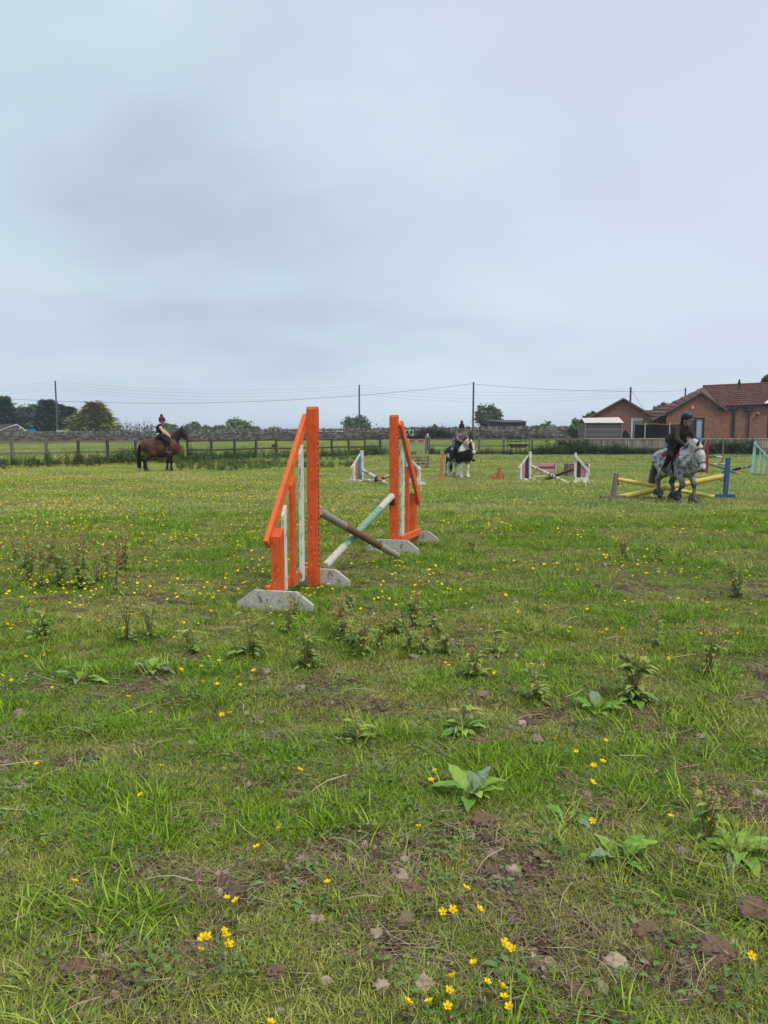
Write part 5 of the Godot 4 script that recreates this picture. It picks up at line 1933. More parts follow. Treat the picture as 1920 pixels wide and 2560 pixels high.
	solo("white_sheet", g, plain("white_sheet", Color(0.85, 0.86, 0.86), 0.6), "long white pipe lying along the top of the wall at left", "pipe")
	var bn := thing("dark_barn", "long dark corrugated barn with a low roof beyond the wall", "barn", grounded(at(1270, 1080, -130.0) * Vector3(1, 0, 1)))
	var bsk := plain("barn_sheet", Color(0.17, 0.155, 0.16), 0.75)
	g = Geo.new()
	for k in 60:
		var x0 := -3.0 + k * 0.1
		g.quad(Vector3(x0, 0, 0.0 if k % 2 else 0.05), Vector3(x0 + 0.1, 0, 0.05 if k % 2 else 0.0), Vector3(x0 + 0.1, 2.75, 0.05 if k % 2 else 0.0), Vector3(x0, 2.75, 0.0 if k % 2 else 0.05), Vector3(0, 0, 1))
	g.box(Transform3D(Basis(), Vector3(0, 1.37, -2.55)), Vector3(5.9, 2.74, 5.0), 0.01)
	part("wall", g, bsk, bn)
	part("roof", slab(Vector3(-0.6, 2.70, 0.25), Vector3(3.15, 2.82, 0.25), Vector3(3.1, 3.15, -5.4), Vector3(-3.1, 3.2, -5.4), 0.08), plain("barn_roof", Color(0.33, 0.30, 0.30), 0.8), bn)
	part("roof", slab(Vector3(-3.1, 2.95, 0.3), Vector3(-0.6, 2.72, 0.3), Vector3(-0.6, 2.9, -2.0), Vector3(-3.1, 3.1, -2.0), 0.08), plain("barn_roof", Color(0.33, 0.30, 0.30), 0.8), bn)
	var pz := -88.0
	var ptub := Geo.new()
	ptub.tube([Vector3(0, 0, 0), Vector3(0, 0.5, 0)], [0.24, 0.30], 12)
	solo("yellow_tub", ptub, plain("yellow_tub", Color(0.88, 0.68, 0.08), 0.5), "yellow round tub standing beyond the gate", "tub", grounded(at(1019, 1105, pz) * Vector3(1, 0, 1)))
	for q in [[1031, "red plastic trough directly right of the yellow tub"], [1052, "red plastic trough nearest the marker post beyond the gate"]]:
		var rt := Geo.new()
		rt.prism(Transform3D(Basis(), Vector3.ZERO), [Vector2(-0.26, 0), Vector2(0.26, 0), Vector2(0.34, 0.50), Vector2(-0.34, 0.50)], 0.5)
		solo("red_trough", rt, plain("red_trough", Color(0.62, 0.12, 0.18), 0.5), q[1], "trough", grounded(at(q[0], 1104, pz) * Vector3(1, 0, 1)), "red troughs beyond the gate")
	var tv := thing("livestock_trailer", "pale livestock trailer against the stone wall beyond the gate", "trailer", grounded(at(1018, 1095, -104.0) * Vector3(1, 0, 1)))
	g = Geo.new()
	g.box(Transform3D(Basis(), Vector3(0, 1.0, 0)), Vector3(1.7, 0.8, 1.4), 0.04)
	part("body", g, plain("trailer", Color(0.62, 0.66, 0.66), 0.5), tv)
	for x in [-0.55, 0.0, 0.55]:
		g = Geo.new()
		g.box(Transform3D(Basis(), Vector3(x, 1.08, 0.71)), Vector3(0.3, 0.42, 0.02), 0.01)
		part("vent", g, plain("trailer_vent", Color(0.12, 0.13, 0.14), 0.5), tv)
	for x in [-0.4, 0.4]:
		g = Geo.new()
		g.tube([Vector3(x, 0.3, 0.55), Vector3(x, 0.3, 0.72)], [0.3, 0.3], 14)
		part("wheel", g, plain("tyre", Color(0.06, 0.06, 0.06), 0.9), tv)
	g = Geo.new()
	for k in 26:
		var px := rng.randf_range(-1.0, 1.0)
		g.lump(Vector3(px, 0.05 + 0.12 * (1.0 - absf(px)) * rng.randf(), rng.randf_range(-0.3, 0.3)), Vector3(0.2, 0.12, 0.18) * rng.randf_range(0.5, 1.2), noise_c, 0.4, 5)
	solo("soil_heap", g, plain("dark_soil", Color(0.16, 0.115, 0.09), 1.0), "low heap of dark soil against the fence near the gate", "soil heap", grounded(at(826, 1140, -49.5) * Vector3(1, 0, 1)))


# ------------------------------------------------------------------ poles and wires
func make_lines() -> void:
	var pm := timber("pole_wood", "6d625c", "4a423e", 71)
	var spec := [[138, 952, -118.0, "tall wooden utility pole in front of the dark conifers"], [898, 962, -124.0, "wooden utility pole in front of the round tree"], [1184, 955, -108.0, "wooden utility pole before the wall near the dark barn"], [1577, 968, -98.0, "utility pole rising behind the brick garage"], [1714, 970, -112.0, "top of a utility pole behind the bungalow roof"]]
	for q in spec:
		var tp := at(q[0], q[1], q[2])
		var base := grounded(tp)
		var t := thing("utility_pole", q[3], "utility pole", base, 0.0, "utility poles behind the field")
		var h := tp.y - base.y
		var g := Geo.new()
		g.tube([Vector3(0, -0.1, 0), Vector3(0, h * 0.5, 0), Vector3(0, h, 0)], [0.15, 0.135, 0.115], 8)
		part("shaft", g, pm, t)
		for k in 4:
			g = Geo.new()
			g.tube([Vector3(0, h - 0.25 - k * 0.38, 0.12), Vector3(0.0, h - 0.25 - k * 0.38, 0.26)], [0.05, 0.04], 6)
			part("insulator", g, plain("insulator", Color(0.30, 0.24, 0.22), 0.4), t)
	var wm := plain("wire", Color(0.38, 0.39, 0.41), 0.6)
	var wire := func(label: String, a: Vector3, b: Vector3, sag: float, r: float) -> void:
		var g := Geo.new()
		var pts := []
		var rad := []
		for k in 17:
			var f := k / 16.0
			pts.append(a.lerp(b, f) - Vector3(0, sag * 4.0 * f * (1.0 - f), 0))
			rad.append(r)
		g.tube(pts, rad, 4)
		solo("overhead_wire", g, wm, label, "wire", Vector3.ZERO, "overhead wires")
	var left_far := at(-420, 968, -112.0)
	wire.call("thick sagging cable crossing the sky to the pole near the barn", at(-420, 958, -100.0), at(1184, 959, -107.8), 2.62, 0.022)
	wire.call("thick cable from the pole near the barn to the garage pole", at(1184, 960, -107.8), at(1577, 978, -97.8), 0.25, 0.02)
	wire.call("cable between the garage pole and the bungalow pole", at(1577, 979, -97.8), at(1714, 975, -111.8), 0.12, 0.016)
	var nth := ["topmost", "second", "third", "lowest"]
	for k in 4:
		var dv := 2.0 + k * 6.5
		wire.call("%s thin wire from the conifer pole out of the left edge" % nth[k], at(-420, 975 + dv, -116.0), at(138, 952 + dv, -117.8), 0.55, 0.008)
		wire.call("%s thin wire between the conifer pole and the round tree pole" % nth[k], at(138, 952 + dv, -117.8), at(898, 962 + dv, -123.8), 1.0 + 0.1 * k, 0.008)
		wire.call("%s thin wire between the round tree pole and the garage pole" % nth[k], at(898, 962 + dv, -123.8), at(1577, 969 + dv, -97.8), 0.75 + 0.1 * k, 0.008)
	wire.call("slanting stay wire from the garage pole down to the right", at(1577, 974, -97.8), at(1618, 1035, -97.0), 0.0, 0.012)
	wire.call("second stay wire close beside the slanting one", at(1579, 976, -97.6), at(1612, 1030, -96.6), 0.0, 0.010)


# ------------------------------------------------------------------ trees
func crown(rx: float, ry: float, leaves: int, size: float, base: Color, tip: Color, clumps: int, conifer := false, sparse := 0.0) -> Geo:
	var g := Geo.new()
	var cl := []
	for i in clumps:
		if conifer:
			var f := pow(rng.randf(), 0.8)
			var an := rng.randf() * TAU
			var rr := rx * (1.0 - f * 0.93) * (0.55 + 0.45 * sqrt(rng.randf()))
			cl.append([Vector3(cos(an) * rr, -ry + f * ry * 2.0, sin(an) * rr), rx * 0.34 * (1.15 - f * 0.7)])
		else:
			var d := Vector3(rng.randfn(), rng.randfn(), rng.randfn()).normalized() * pow(rng.randf(), 0.4)
			if d.y < -0.55:
				d.y = -0.55
			cl.append([Vector3(d.x * rx * 0.82, d.y * ry * 0.82, d.z * rx * 0.82), rx * rng.randf_range(0.28, 0.42) * (1.0 - sparse * 0.5)])
	for i in leaves:
		var c = cl[rng.randi() % cl.size()]
		var d := Vector3(rng.randfn(), rng.randfn() * 0.75, rng.randfn()) * 0.55
		var p: Vector3 = c[0] + d * c[1]
		var n := (d + Vector3(rng.randfn(), rng.randfn() + 0.5, rng.randfn()) * 0.6).normalized()
		var s1 := n.cross(Vector3(rng.randfn(), rng.randfn(), rng.randfn())).normalized()
		if conifer:
			var out := Vector3(p.x, 0, p.z).normalized()
			s1 = (out + Vector3(0, rng.randf_range(-0.3, 0.5), 0)).normalized()
			n = (Vector3.UP + Vector3(rng.randfn(), 0, rng.randfn()) * 0.5).normalized()
		var s2 := n.cross(s1).normalized()
		var z := size * rng.randf_range(0.6, 1.3)
		g.col = base.lerp(tip, rng.randf())
		g.tri(p - s2 * z * 0.5 * (0.6 if conifer else 1.0), p + s2 * z * 0.5 * (0.6 if conifer else 1.0), p + s1 * z * 1.2)
	return g

func trunk_geo(h: float, r: float, limbs: int, spread: float, from := 0.35) -> Geo:
	var g := Geo.new()
	g.col = Color(0.075, 0.062, 0.05)
	g.tube([Vector3(0, -0.2, 0), Vector3(0.04 * h * 0.3, h * 0.5, 0), Vector3(0, h, 0)], [r, r * 0.7, r * 0.2], 7)
	for i in limbs:
		var f := rng.randf_range(from, 0.9)
		var an := rng.randf() * TAU
		var e := Vector3(cos(an) * spread, h * f + spread * rng.randf_range(0.3, 0.8), sin(an) * spread) * Vector3(1.0 - f * 0.4, 1, 1.0 - f * 0.4)
		g.tube([Vector3(0, h * f, 0), Vector3(0, h * f, 0).lerp(e, 0.5) + Vector3(0, spread * 0.05, 0), e], [r * 0.4, r * 0.25, r * 0.06], 5)
	return g

func make_trees() -> void:
	var lm := leafy("tree_leaf", Color.WHITE, 0.3, 0.7)
	var bark := coloured("bark", 0.95)
	# u centre, v top, half width px, z, kind, label
	var dark := [Color(0.040, 0.080, 0.048), Color(0.105, 0.160, 0.085)]
	var list := [
		[6, 992, 42, -135.0, "conifer", dark, "tall dark conifer at the left edge behind the wall"],
		[48, 1014, 30, -138.0, "broad", [Color(0.030, 0.060, 0.026), Color(0.065, 0.105, 0.045)], "rounded dark green tree between the left conifers"],
		[82, 1014, 28, -137.0, "broad", [Color(0.030, 0.055, 0.026), Color(0.060, 0.095, 0.042)], "second rounded dark tree beside the pole conifer"],
		[118, 1000, 42, -130.0, "conifer", dark, "dark conifer behind the left utility pole"],
		[146, 1010, 26, -133.0, "conifer", dark, "narrow dark conifer just right of the left utility pole"],
		[174, 1016, 22, -134.0, "conifer", dark, "slim dark conifer left of the golden cypress"],
		[234, 1008, 58, -124.0, "conifer", [Color(0.13, 0.17, 0.035), Color(0.36, 0.34, 0.08)], "golden green cypress standing behind the left wall"],
		[420, 1056, 14, -170.0, "broad", [Color(0.07, 0.11, 0.05), Color(0.13, 0.18, 0.08)], "small pale tree behind the rider in the dark vest"],
		[480, 1054, 19, -175.0, "broad", [Color(0.08, 0.12, 0.06), Color(0.14, 0.19, 0.09)], "hazy tree behind the brown horse's head"],
		[516, 1064, 15, -165.0, "broad", [Color(0.08, 0.12, 0.04), Color(0.15, 0.20, 0.07)], "low bush right of the brown horse's head above the wall"],
		[548, 1062, 16, -160.0, "broad", [Color(0.06, 0.095, 0.035), Color(0.12, 0.16, 0.06)], "darker bush left of the large bush above the wall"],
		[594, 1045, 28, -155.0, "broad", [Color(0.085, 0.135, 0.04), Color(0.16, 0.22, 0.075)], "large light green bush above the wall left of the orange wing"],
		[640, 1068, 18, -158.0, "broad", [Color(0.08, 0.12, 0.045), Color(0.14, 0.19, 0.075)], "low hedge bush right of the large light green bush"],
		[685, 1070, 18, -160.0, "broad", [Color(0.08, 0.12, 0.045), Color(0.14, 0.19, 0.075)], "last low hedge bush before the orange wing"],
		[892, 1036, 31, -150.0, "broad", [Color(0.055, 0.09, 0.04), Color(0.11, 0.16, 0.07)], "round tree behind the wall between the orange wings"],
		[1088, 1064, 14, -150.0, "broad", [Color(0.06, 0.09, 0.04), Color(0.12, 0.16, 0.07)], "small bush above the wall left of the middle rider"],
		[1219, 1009, 27, -140.0, "broad", [Color(0.050, 0.085, 0.035), Color(0.11, 0.16, 0.065)], "tall green tree left of the dark barn"],
		[1342, 1066, 13, -150.0, "broad", [Color(0.05, 0.075, 0.03), Color(0.09, 0.12, 0.05)], "low dark bush above the wall right of the barn"],
		[1368, 1050, 20, -146.0, "sparse", [Color(0.075, 0.105, 0.045), Color(0.14, 0.18, 0.08)], "airy flat topped tree above the wall right of the barn"],
		[1446, 1050, 18, -85.0, "broad", [Color(0.06, 0.10, 0.04), Color(0.13, 0.18, 0.07)], "bushy tree at the left corner of the shed"],
		[1478, 1026, 24, -92.0, "sparse", [Color(0.06, 0.095, 0.045), Color(0.12, 0.16, 0.07)], "tree showing over the left roof slope of the garage"],
		[1650, 1004, 24, -86.0, "sparse", [Color(0.06, 0.085, 0.045), Color(0.11, 0.14, 0.07)], "thin twiggy tree between the garage and the bungalow"],
		[1922, 945, 6, -84.0, "broad", [Color(0.06, 0.085, 0.045), Color(0.11, 0.14, 0.07)], "tree top at the right edge above the bungalow roof"],
	]
	for q in list:
		var z: float = q[3]
		var top := at(q[0], q[1], z)
		var base := grounded(top)
		var sc := -z / FOCAL
		var rx: float = q[2] * sc
		var h := top.y - base.y
		var kind: String = q[4]
		var t := thing("conifer_tree" if kind == "conifer" else "leafy_tree", q[6], "tree", base, rng.randf() * TAU, "trees behind the field")
		if kind == "conifer":
			part("trunk", trunk_geo(h * 0.98, 0.18, 4, rx * 0.3), bark, t)
			var c := part("crown", crown(rx * 1.1, h * 0.47, 9000, 0.62, q[5][0], q[5][1], 230, true), lm, t)
			c.position.y = h * 0.48
		elif kind == "broad":
			part("trunk", trunk_geo(h * 0.9, 0.16, 6, rx * 0.6), bark, t)
			var ry: float = min(h * 0.52, rx * 1.25)
			var c := part("crown", crown(rx * 1.15, ry, 4200, 0.40, q[5][0], q[5][1], 42), lm, t)
			c.position.y = h - ry
		else:
			part("trunk", trunk_geo(h * 0.95, 0.09, 16, rx * 0.9, 0.3), bark, t)
			var ry2: float = rx * 0.8
			var c := part("crown", crown(rx, ry2, 700, 0.32, q[5][0], q[5][1], 18, false, 0.7), lm, t)
			c.position.y = h - ry2
	# thin young trees, nearly bare, behind the brown horse
	for i in 17:
		var u := 286.0 + i * 10.5 + rng.randf_range(-4, 4)
		if i > 12:
			u += 12.0
		var z := rng.randf_range(-150.0, -165.0)
		var top := at(u, rng.randf_range(1048, 1066), z)
		var base := grounded(top)
		var h := top.y - base.y
		var t := thing("young_tree", "%s thin almost bare young tree counting right from the golden cypress" % ["first", "second", "third", "fourth", "fifth", "sixth", "seventh", "eighth", "ninth", "tenth", "eleventh", "twelfth", "thirteenth", "fourteenth", "fifteenth", "sixteenth", "seventeenth"][i], "tree", base, 0.0, "row of young trees behind the wall")
		var g := trunk_geo(h, 0.07, 14, 0.8, 0.2)
		part("trunk", g, bark, t)
		var c := part("crown", crown(0.9, h * 0.42, 90, 0.20, Color(0.05, 0.07, 0.035), Color(0.09, 0.11, 0.06), 14, false, 0.6), lm, t)
		c.position.y = h * 0.55


# ------------------------------------------------------------------ rank weeds along the fences
func weed_mesh(h: float, leaves: int, lsize: float) -> ArrayMesh:
	var g := Geo.new()
	for s in 5:
		var b := Vector3(rng.randf_range(-0.14, 0.14), 0, rng.randf_range(-0.14, 0.14))
		var tp := b + Vector3(rng.randf_range(-0.1, 0.1), h * rng.randf_range(0.6, 1.0), rng.randf_range(-0.1, 0.1))
		g.col = Color(0.7, 0.75, 0.6)
		g.tube([b, tp], [0.006, 0.003], 3)
		for i in leaves:
			var f := rng.randf_range(0.05, 1.0)
			var an := rng.randf() * TAU
			g.col = Color(0.6, 0.6, 0.6).lerp(Color(1, 1, 1), rng.randf())
			var l := lsize * rng.randf_range(0.6, 1.2)
			g.leaf(b.lerp(tp, f), Vector3(cos(an), rng.randf_range(0.0, 0.8), sin(an)).normalized(), l, l * 0.42, 0.45, 0.0, 3)
	return g.mesh()

func make_weeds() -> void:
	var lm := leafy("weed_leaf", Color.WHITE, 0.3, 0.6)
	var kinds := [weed_mesh(0.75, 16, 0.16), weed_mesh(0.55, 12, 0.20), weed_mesh(0.95, 18, 0.12)]
	var xs := [[], [], []]
	var cs := [[], [], []]
	var put := func(p: Vector3, s: float, c0: Color, c1: Color) -> void:
		var i := rng.randi() % 3
		xs[i].append(Transform3D(yrot(Vector3(s, s * rng.randf_range(0.7, 1.2), s)), grounded(p)))
		cs[i].append(c0.lerp(c1, rng.randf()) * rng.randf_range(0.8, 1.2))
	# left fence
	var a := Vector3(-19.5, 0, -34.0)
	var b := Vector3(-0.25, 0, -55.0)
	var n := (b - a).normalized().cross(Vector3.UP)
	for i in 1500:
		var f := rng.randf()
		var off := rng.randf_range(-1.1, 0.6) if rng.randf() < 0.75 else rng.randf_range(-3.5, 0.5)
		var dens := noise_a.get_noise_2d(f * 160.0, 3.0)
		if rng.randf() > 0.55 + dens:
			continue
		put.call(a.lerp(b, f) - n * off * 1.0, rng.randf_range(0.4, 0.85) * (1.0 + dens * 0.5), Color(0.07, 0.13, 0.03), Color(0.15, 0.22, 0.05))
	# grassy rank strip before it in the middle of the field
	for i in 900:
		var u := rng.randf_range(440, 900)
		var z := rng.randf_range(-45.0, -31.0)
		var p := at(u, 1150, z) * Vector3(1, 0, 1)
		if noise_a.get_noise_2d(p.x * 9.0, p.z * 9.0) > -0.05:
			put.call(p, rng.randf_range(0.25, 0.5), Color(0.09, 0.17, 0.035), Color(0.17, 0.25, 0.06))
	# in front of the board fence and the rail fence
	for i in 2100:
		var x := rng.randf_range(3.2, 31.0)
		var dens := noise_a.get_noise_1d(x * 20.0) + noise_b.get_noise_1d(x * 9.0) * 0.6
		if rng.randf() > 0.75 + dens:
			continue
		var near := rng.randf()
		put.call(Vector3(x, 0, -55.0 + near * 1.5), rng.randf_range(0.45, 0.9) * (1.0 + dens * 0.6) * (0.8 if x < 13.0 else 1.0), Color(0.05, 0.09, 0.03), Color(0.12, 0.18, 0.06))
	for i in 200:
		put.call(Vector3(rng.randf_range(23.0, 26.0), 0, -54.6 + rng.randf()), rng.randf_range(0.9, 1.3), Color(0.08, 0.12, 0.03), Color(0.14, 0.17, 0.05))
	# bush where the rail fence meets the board fence
	for i in 150:
		var q := Vector3(rng.randfn() * 0.7 + 13.5, 0, -56.0 + rng.randfn() * 0.6)
		put.call(q, rng.randf_range(0.9, 1.5), Color(0.06, 0.10, 0.03), Color(0.14, 0.20, 0.06))
	# against the foot of the stone wall
	for i in 260:
		var x := rng.randf_range(-3.0, 24.0)
		put.call(Vector3(x, 0, -109.0 + rng.randf()), rng.randf_range(0.6, 1.3), Color(0.05, 0.08, 0.03), Color(0.10, 0.14, 0.05))
	for i in 120:
		put.call(Vector3(rng.randfn() * 1.2 + 6.8, 0, -104.0 + rng.randf()), rng.randf_range(1.4, 2.4), Color(0.04, 0.065, 0.03), Color(0.07, 0.10, 0.04))
	var root := stuff_root("undergrowth", "rank green nettles and weeds growing along the fences", "weeds")
	for i in 3:
		stuff("weeds", kinds[i], lm, xs[i], cs[i], "", "", root)
	# coarse tufts standing out of the sward in the middle distance


# ------------------------------------------------------------------ bodies: tapered bones joined smoothly and meshed as surface nets
func blob(g: Geo, bones: Array, cell: float, k: float, colour: Callable, xf := Transform3D()) -> void:
	var lo := Vector3.ONE * 1e9
	var hi := -lo
	for b in bones:
		var r: float = max(b[2], b[3]) + cell * 3.0
		for q in [b[0], b[1]]:
			lo = lo.min(q - Vector3.ONE * r)
			hi = hi.max(q + Vector3.ONE * r)
	var nx := int((hi.x - lo.x) / cell) + 2
	var ny := int((hi.y - lo.y) / cell) + 2
	var nz := int((hi.z - lo.z) / cell) + 2
	var f := PackedFloat32Array()
	f.resize(nx * ny * nz)
	f.fill(1.0)
	for b in bones:
		var a: Vector3 = b[0]
		var e: Vector3 = b[1]
		var ra: float = b[2]
		var rb: float = b[3]
		var sq: float = 1.0 / (b[4] if b.size() > 4 else 1.0)
		var r: float = max(ra, rb) + cell * 2.5 + k
		var l := (a.min(e) - Vector3.ONE * r - lo) / cell
		var u := (a.max(e) + Vector3.ONE * r - lo) / cell
		var ba := e - a
		ba.z *= sq
		var bb: float = max(ba.dot(ba), 1e-9)
		for z in range(max(0, int(l.z)), min(nz, int(u.z) + 2)):
			var pz := (lo.z + z * cell - a.z) * sq
			for y in range(max(0, int(l.y)), min(ny, int(u.y) + 2)):
				var py := lo.y + y * cell - a.y
				var row := (z * ny + y) * nx
				for x in range(max(0, int(l.x)), min(nx, int(u.x) + 2)):
					var p := Vector3(lo.x + x * cell - a.x, py, pz)
					var h := clampf(p.dot(ba) / bb, 0.0, 1.0)
					var d := (p - ba * h).length() - ra - (rb - ra) * h
					var o := f[row + x]
					var m := k - absf(o - d)
					f[row + x] = minf(o, d) - (m * m / (4.0 * k) if m > 0.0 else 0.0)
	var id := {}
	var vs := PackedVector3Array()
	var ns := PackedVector3Array()
	var cs := PackedColorArray()
	var sxy := nx * ny
	var near := cell * 2.6
	for z in nz - 1:
		for y in ny - 1:
			var row := (z * ny + y) * nx
			for x in nx - 1:
				var i := row + x
				var f0 := f[i]
				if f0 > near or f0 < -near:
					continue
				var c := [f0, f[i + 1], f[i + nx], f[i + nx + 1], f[i + sxy], f[i + sxy + 1], f[i + sxy + nx], f[i + sxy + nx + 1]]
				var ins := 0
				for q in 8:
					if c[q] < 0.0:
						ins += 1
				if ins == 0 or ins == 8:
					continue
				var sum := Vector3.ZERO
				var cnt := 0
				for ed in [[0, 1], [2, 3], [4, 5], [6, 7], [0, 2], [1, 3], [4, 6], [5, 7], [0, 4], [1, 5], [2, 6], [3, 7]]:
					var d0: float = c[ed[0]]
					var d1: float = c[ed[1]]
					if (d0 < 0.0) != (d1 < 0.0):
						var t := d0 / (d0 - d1)
						var p0 := Vector3(ed[0] & 1, (ed[0] >> 1) & 1, ed[0] >> 2)
						var p1 := Vector3(ed[1] & 1, (ed[1] >> 1) & 1, ed[1] >> 2)
						sum += p0.lerp(p1, t)
						cnt += 1
				id[i] = vs.size()
				var pos := lo + (Vector3(x, y, z) + sum / cnt) * cell
				vs.append(pos)
				var gr := Vector3(c[1] + c[3] + c[5] + c[7] - c[0] - c[2] - c[4] - c[6], c[2] + c[3] + c[6] + c[7] - c[0] - c[1] - c[4] - c[5], c[4] + c[5] + c[6] + c[7] - c[0] - c[1] - c[2] - c[3])
				ns.append(gr.normalized())
				cs.append(colour.call(pos))
	for i in id.keys():
		# the three edges leaving this cell's first corner
		for ax in 3:
			var st: int = [1, nx, sxy][ax]
			var s1: int = [nx, sxy, 1][ax]
			var s2: int = [sxy, 1, nx][ax]
			if i + st >= f.size():
				continue
			if (f[i] < 0.0) == (f[i + st] < 0.0):
				continue
			var ia: int = id.get(i, -1)
			var ib: int = id.get(i - s1, -1)
			var ic: int = id.get(i - s1 - s2, -1)
			var ie: int = id.get(i - s2, -1)
			if ia < 0 or ib < 0 or ic < 0 or ie < 0:
				continue
			var ord := [ia, ib, ic, ia, ic, ie]
			var fl := (vs[ib] - vs[ia]).cross(vs[ic] - vs[ia]).dot(ns[ia] + ns[ic]) > 0.0
			for q in 2:
				var j0: int = ord[q * 3]
				var j1: int = ord[q * 3 + (2 if fl else 1)]
				var j2: int = ord[q * 3 + (1 if fl else 2)]
				for j in [j0, j1, j2]:
					g.v.append(xf * vs[j])
					g.n.append((xf.basis * ns[j]).normalized())
					g.c.append(cs[j])

# a lock of hair: a ribbon along a bent path, crossed by a second one
func lock(g: Geo, p0: Vector3, p1: Vector3, p2: Vector3, w: float) -> void:
	for turn in 2:
		var side := Vector3(0, 0, 1) if turn else Vector3(1, 0, 0.3)
		var pl := p0
		var pr := p0
		for i in range(0, 6):
			var f := i / 5.0
			var p := p0.lerp(p1, f).lerp(p1.lerp(p2, f), f)
			var ww := w * 0.5 * sin(PI * clampf(0.18 + f * 0.82, 0.0, 1.0))
			var l := p - side * ww
			var r := p + side * ww
			if i > 0:
				g.quad(pl, pr, r, l)
			pl = l
			pr = r

func mir(p: Vector3, s: float) -> Vector3:
	return Vector3(p.x, p.y, p.z * s)

func make_horse(called: String, label: String, at_: Vector3, turn: float, o: Dictionary) -> Node3D:
	var t := thing(called, label, "horse", grounded(at_), turn, "ridden horses")
	var sc: float = o.scale
	t.scale = Vector3.ONE * sc
	var poll: Vector3 = o.poll
	var muz: Vector3 = o.muzzle
	var hd := (muz - poll).normalized()
	var hup := hd.cross(Vector3(0, 0, 1)).normalized()
	if hup.dot(Vector3(1, 1, 0)) < 0.0:
		hup = -hup
	var crest := Vector3(0.16, 1.20, 0)
	var mid := crest.lerp(poll, 0.55) + Vector3(0.02, 0.05 + o.get("arch", 0.0), 0)
	var bones := [
		[Vector3(0.17, 0.99, 0), Vector3(-0.25, 0.935, 0), 0.345, 0.355, 0.80],
		[Vector3(-0.25, 0.935, 0), Vector3(-0.62, 0.985, 0), 0.355, 0.325, 0.84],
		[Vector3(-0.62, 1.0, 0), Vector3(-0.82, 1.02, 0), 0.32, 0.26, 0.92],
		[Vector3(0.0, 1.22, 0), Vector3(-0.18, 1.20, 0), 0.14, 0.10, 0.6],
		[Vector3(0.28, 0.95, 0), Vector3(0.30, 0.86, 0), 0.20, 0.17, 0.95],
		[Vector3(0.10, 1.10, 0), mid - Vector3(0, 0.04, 0), 0.27, 0.165, 0.58],
		[mid - Vector3(0, 0.04, 0), poll - hup * 0.03, 0.165, 0.115, 0.62],
		[poll + hd * 0.02, poll + hd * 0.20, 0.105, 0.118, 0.78],
		[poll + hd * 0.20, muz - hd * 0.06, 0.112, 0.066, 0.80],
		[muz - hd * 0.06, muz, 0.066, 0.058, 0.95],
		[poll + hd * 0.18 - hup * 0.06, poll + hd * 0.24 - hup * 0.05, 0.085, 0.07, 0.7],
	]
	for s in [-1.0, 1.0]:
		var fl: Array = o.fore[0] if s < 0 else o.fore[1]
		var hl: Array = o.hind[0] if s < 0 else o.hind[1]
		bones.append([Vector3(0.20, 1.00, 0.13 * s), Vector3(0.09, 0.72, 0.15 * s), 0.16, 0.115])
		bones.append([Vector3(0.09, 0.72, 0.15 * s), mir(fl[0], s), 0.10, 0.054])
		bones.append([mir(fl[0], s), mir(fl[0], s) + Vector3(0, -0.02, 0), 0.058, 0.054])
		bones.append([mir(fl[0], s), mir(fl[1], s), 0.046, 0.040])
		bones.append([mir(fl[1], s), mir(fl[2], s), 0.046, 0.044])
		bones.append([mir(fl[2], s), mir(fl[2], s) + Vector3(0.02, -0.03, 0), 0.052, 0.062])
		bones.append([Vector3(-0.72, 1.02, 0.13 * s), mir(hl[0], s), 0.24, 0.15])
		bones.append([mir(hl[0], s), mir(hl[1], s), 0.135, 0.062])
		bones.append([mir(hl[1], s), mir(hl[2], s), 0.058, 0.044])
		bones.append([mir(hl[2], s), mir(hl[3], s), 0.048, 0.046])
		bones.append([mir(hl[3], s), mir(hl[3], s) + Vector3(0.02, -0.03, 0), 0.054, 0.062])
	var g := Geo.new()
	blob(g, bones, 0.021, 0.055, o.colour)
	# ears
	for s in [-1.0, 1.0]:
		g.col = o.ear
		var e0 := poll + hup * 0.05 + Vector3(0, 0.0, 0.055 * s) - hd * 0.03
		var tip := e0 + (hup * 0.7 - hd * 0.7).normalized() * 0.15 + Vector3(0, 0, 0.02 * s)
		g.tube([e0 - (tip - e0) * 0.2, e0.lerp(tip, 0.35), tip], [0.03, 0.036, 0.004], 7)
	part("body", g, o.mat, t)
	# eyes and nostrils
	for s in [-1.0, 1.0]:
		var eg := Geo.new()
		eg.lump(poll + hd * 0.19 + hup * 0.045 + Vector3(0, 0, 0.078 * s), Vector3.ONE * 0.019, noise_c, 0.02, 6)
		part("eye", eg, plain("horse_eye", Color(0.05, 0.035, 0.03), 0.15), t)
		var ng := Geo.new()
		ng.lump(muz + hup * 0.025 + Vector3(0, 0, 0.042 * s) - hd * 0.005, Vector3(0.016, 0.02, 0.012), noise_c, 0.05, 5)
		part("nostril", ng, plain("nostril", Color(0.09, 0.07, 0.07), 0.8), t)
	# hoofs
	for leg in [mir(o.fore[0][2], -1), o.fore[1][2], mir(o.hind[0][3], -1), o.hind[1][3]]:
		var hg := Geo.new()
		hg.tube([leg + Vector3(0.0, -0.005, 0), leg + Vector3(0.03, -0.055, 0)], [0.056, 0.068], 10)
		part("hoof", hg, plain("hoof_" + called, o.hoof, 0.6), t)
	# mane
	var hm := coloured("horse_hair", 0.7)
	var mg := Geo.new()
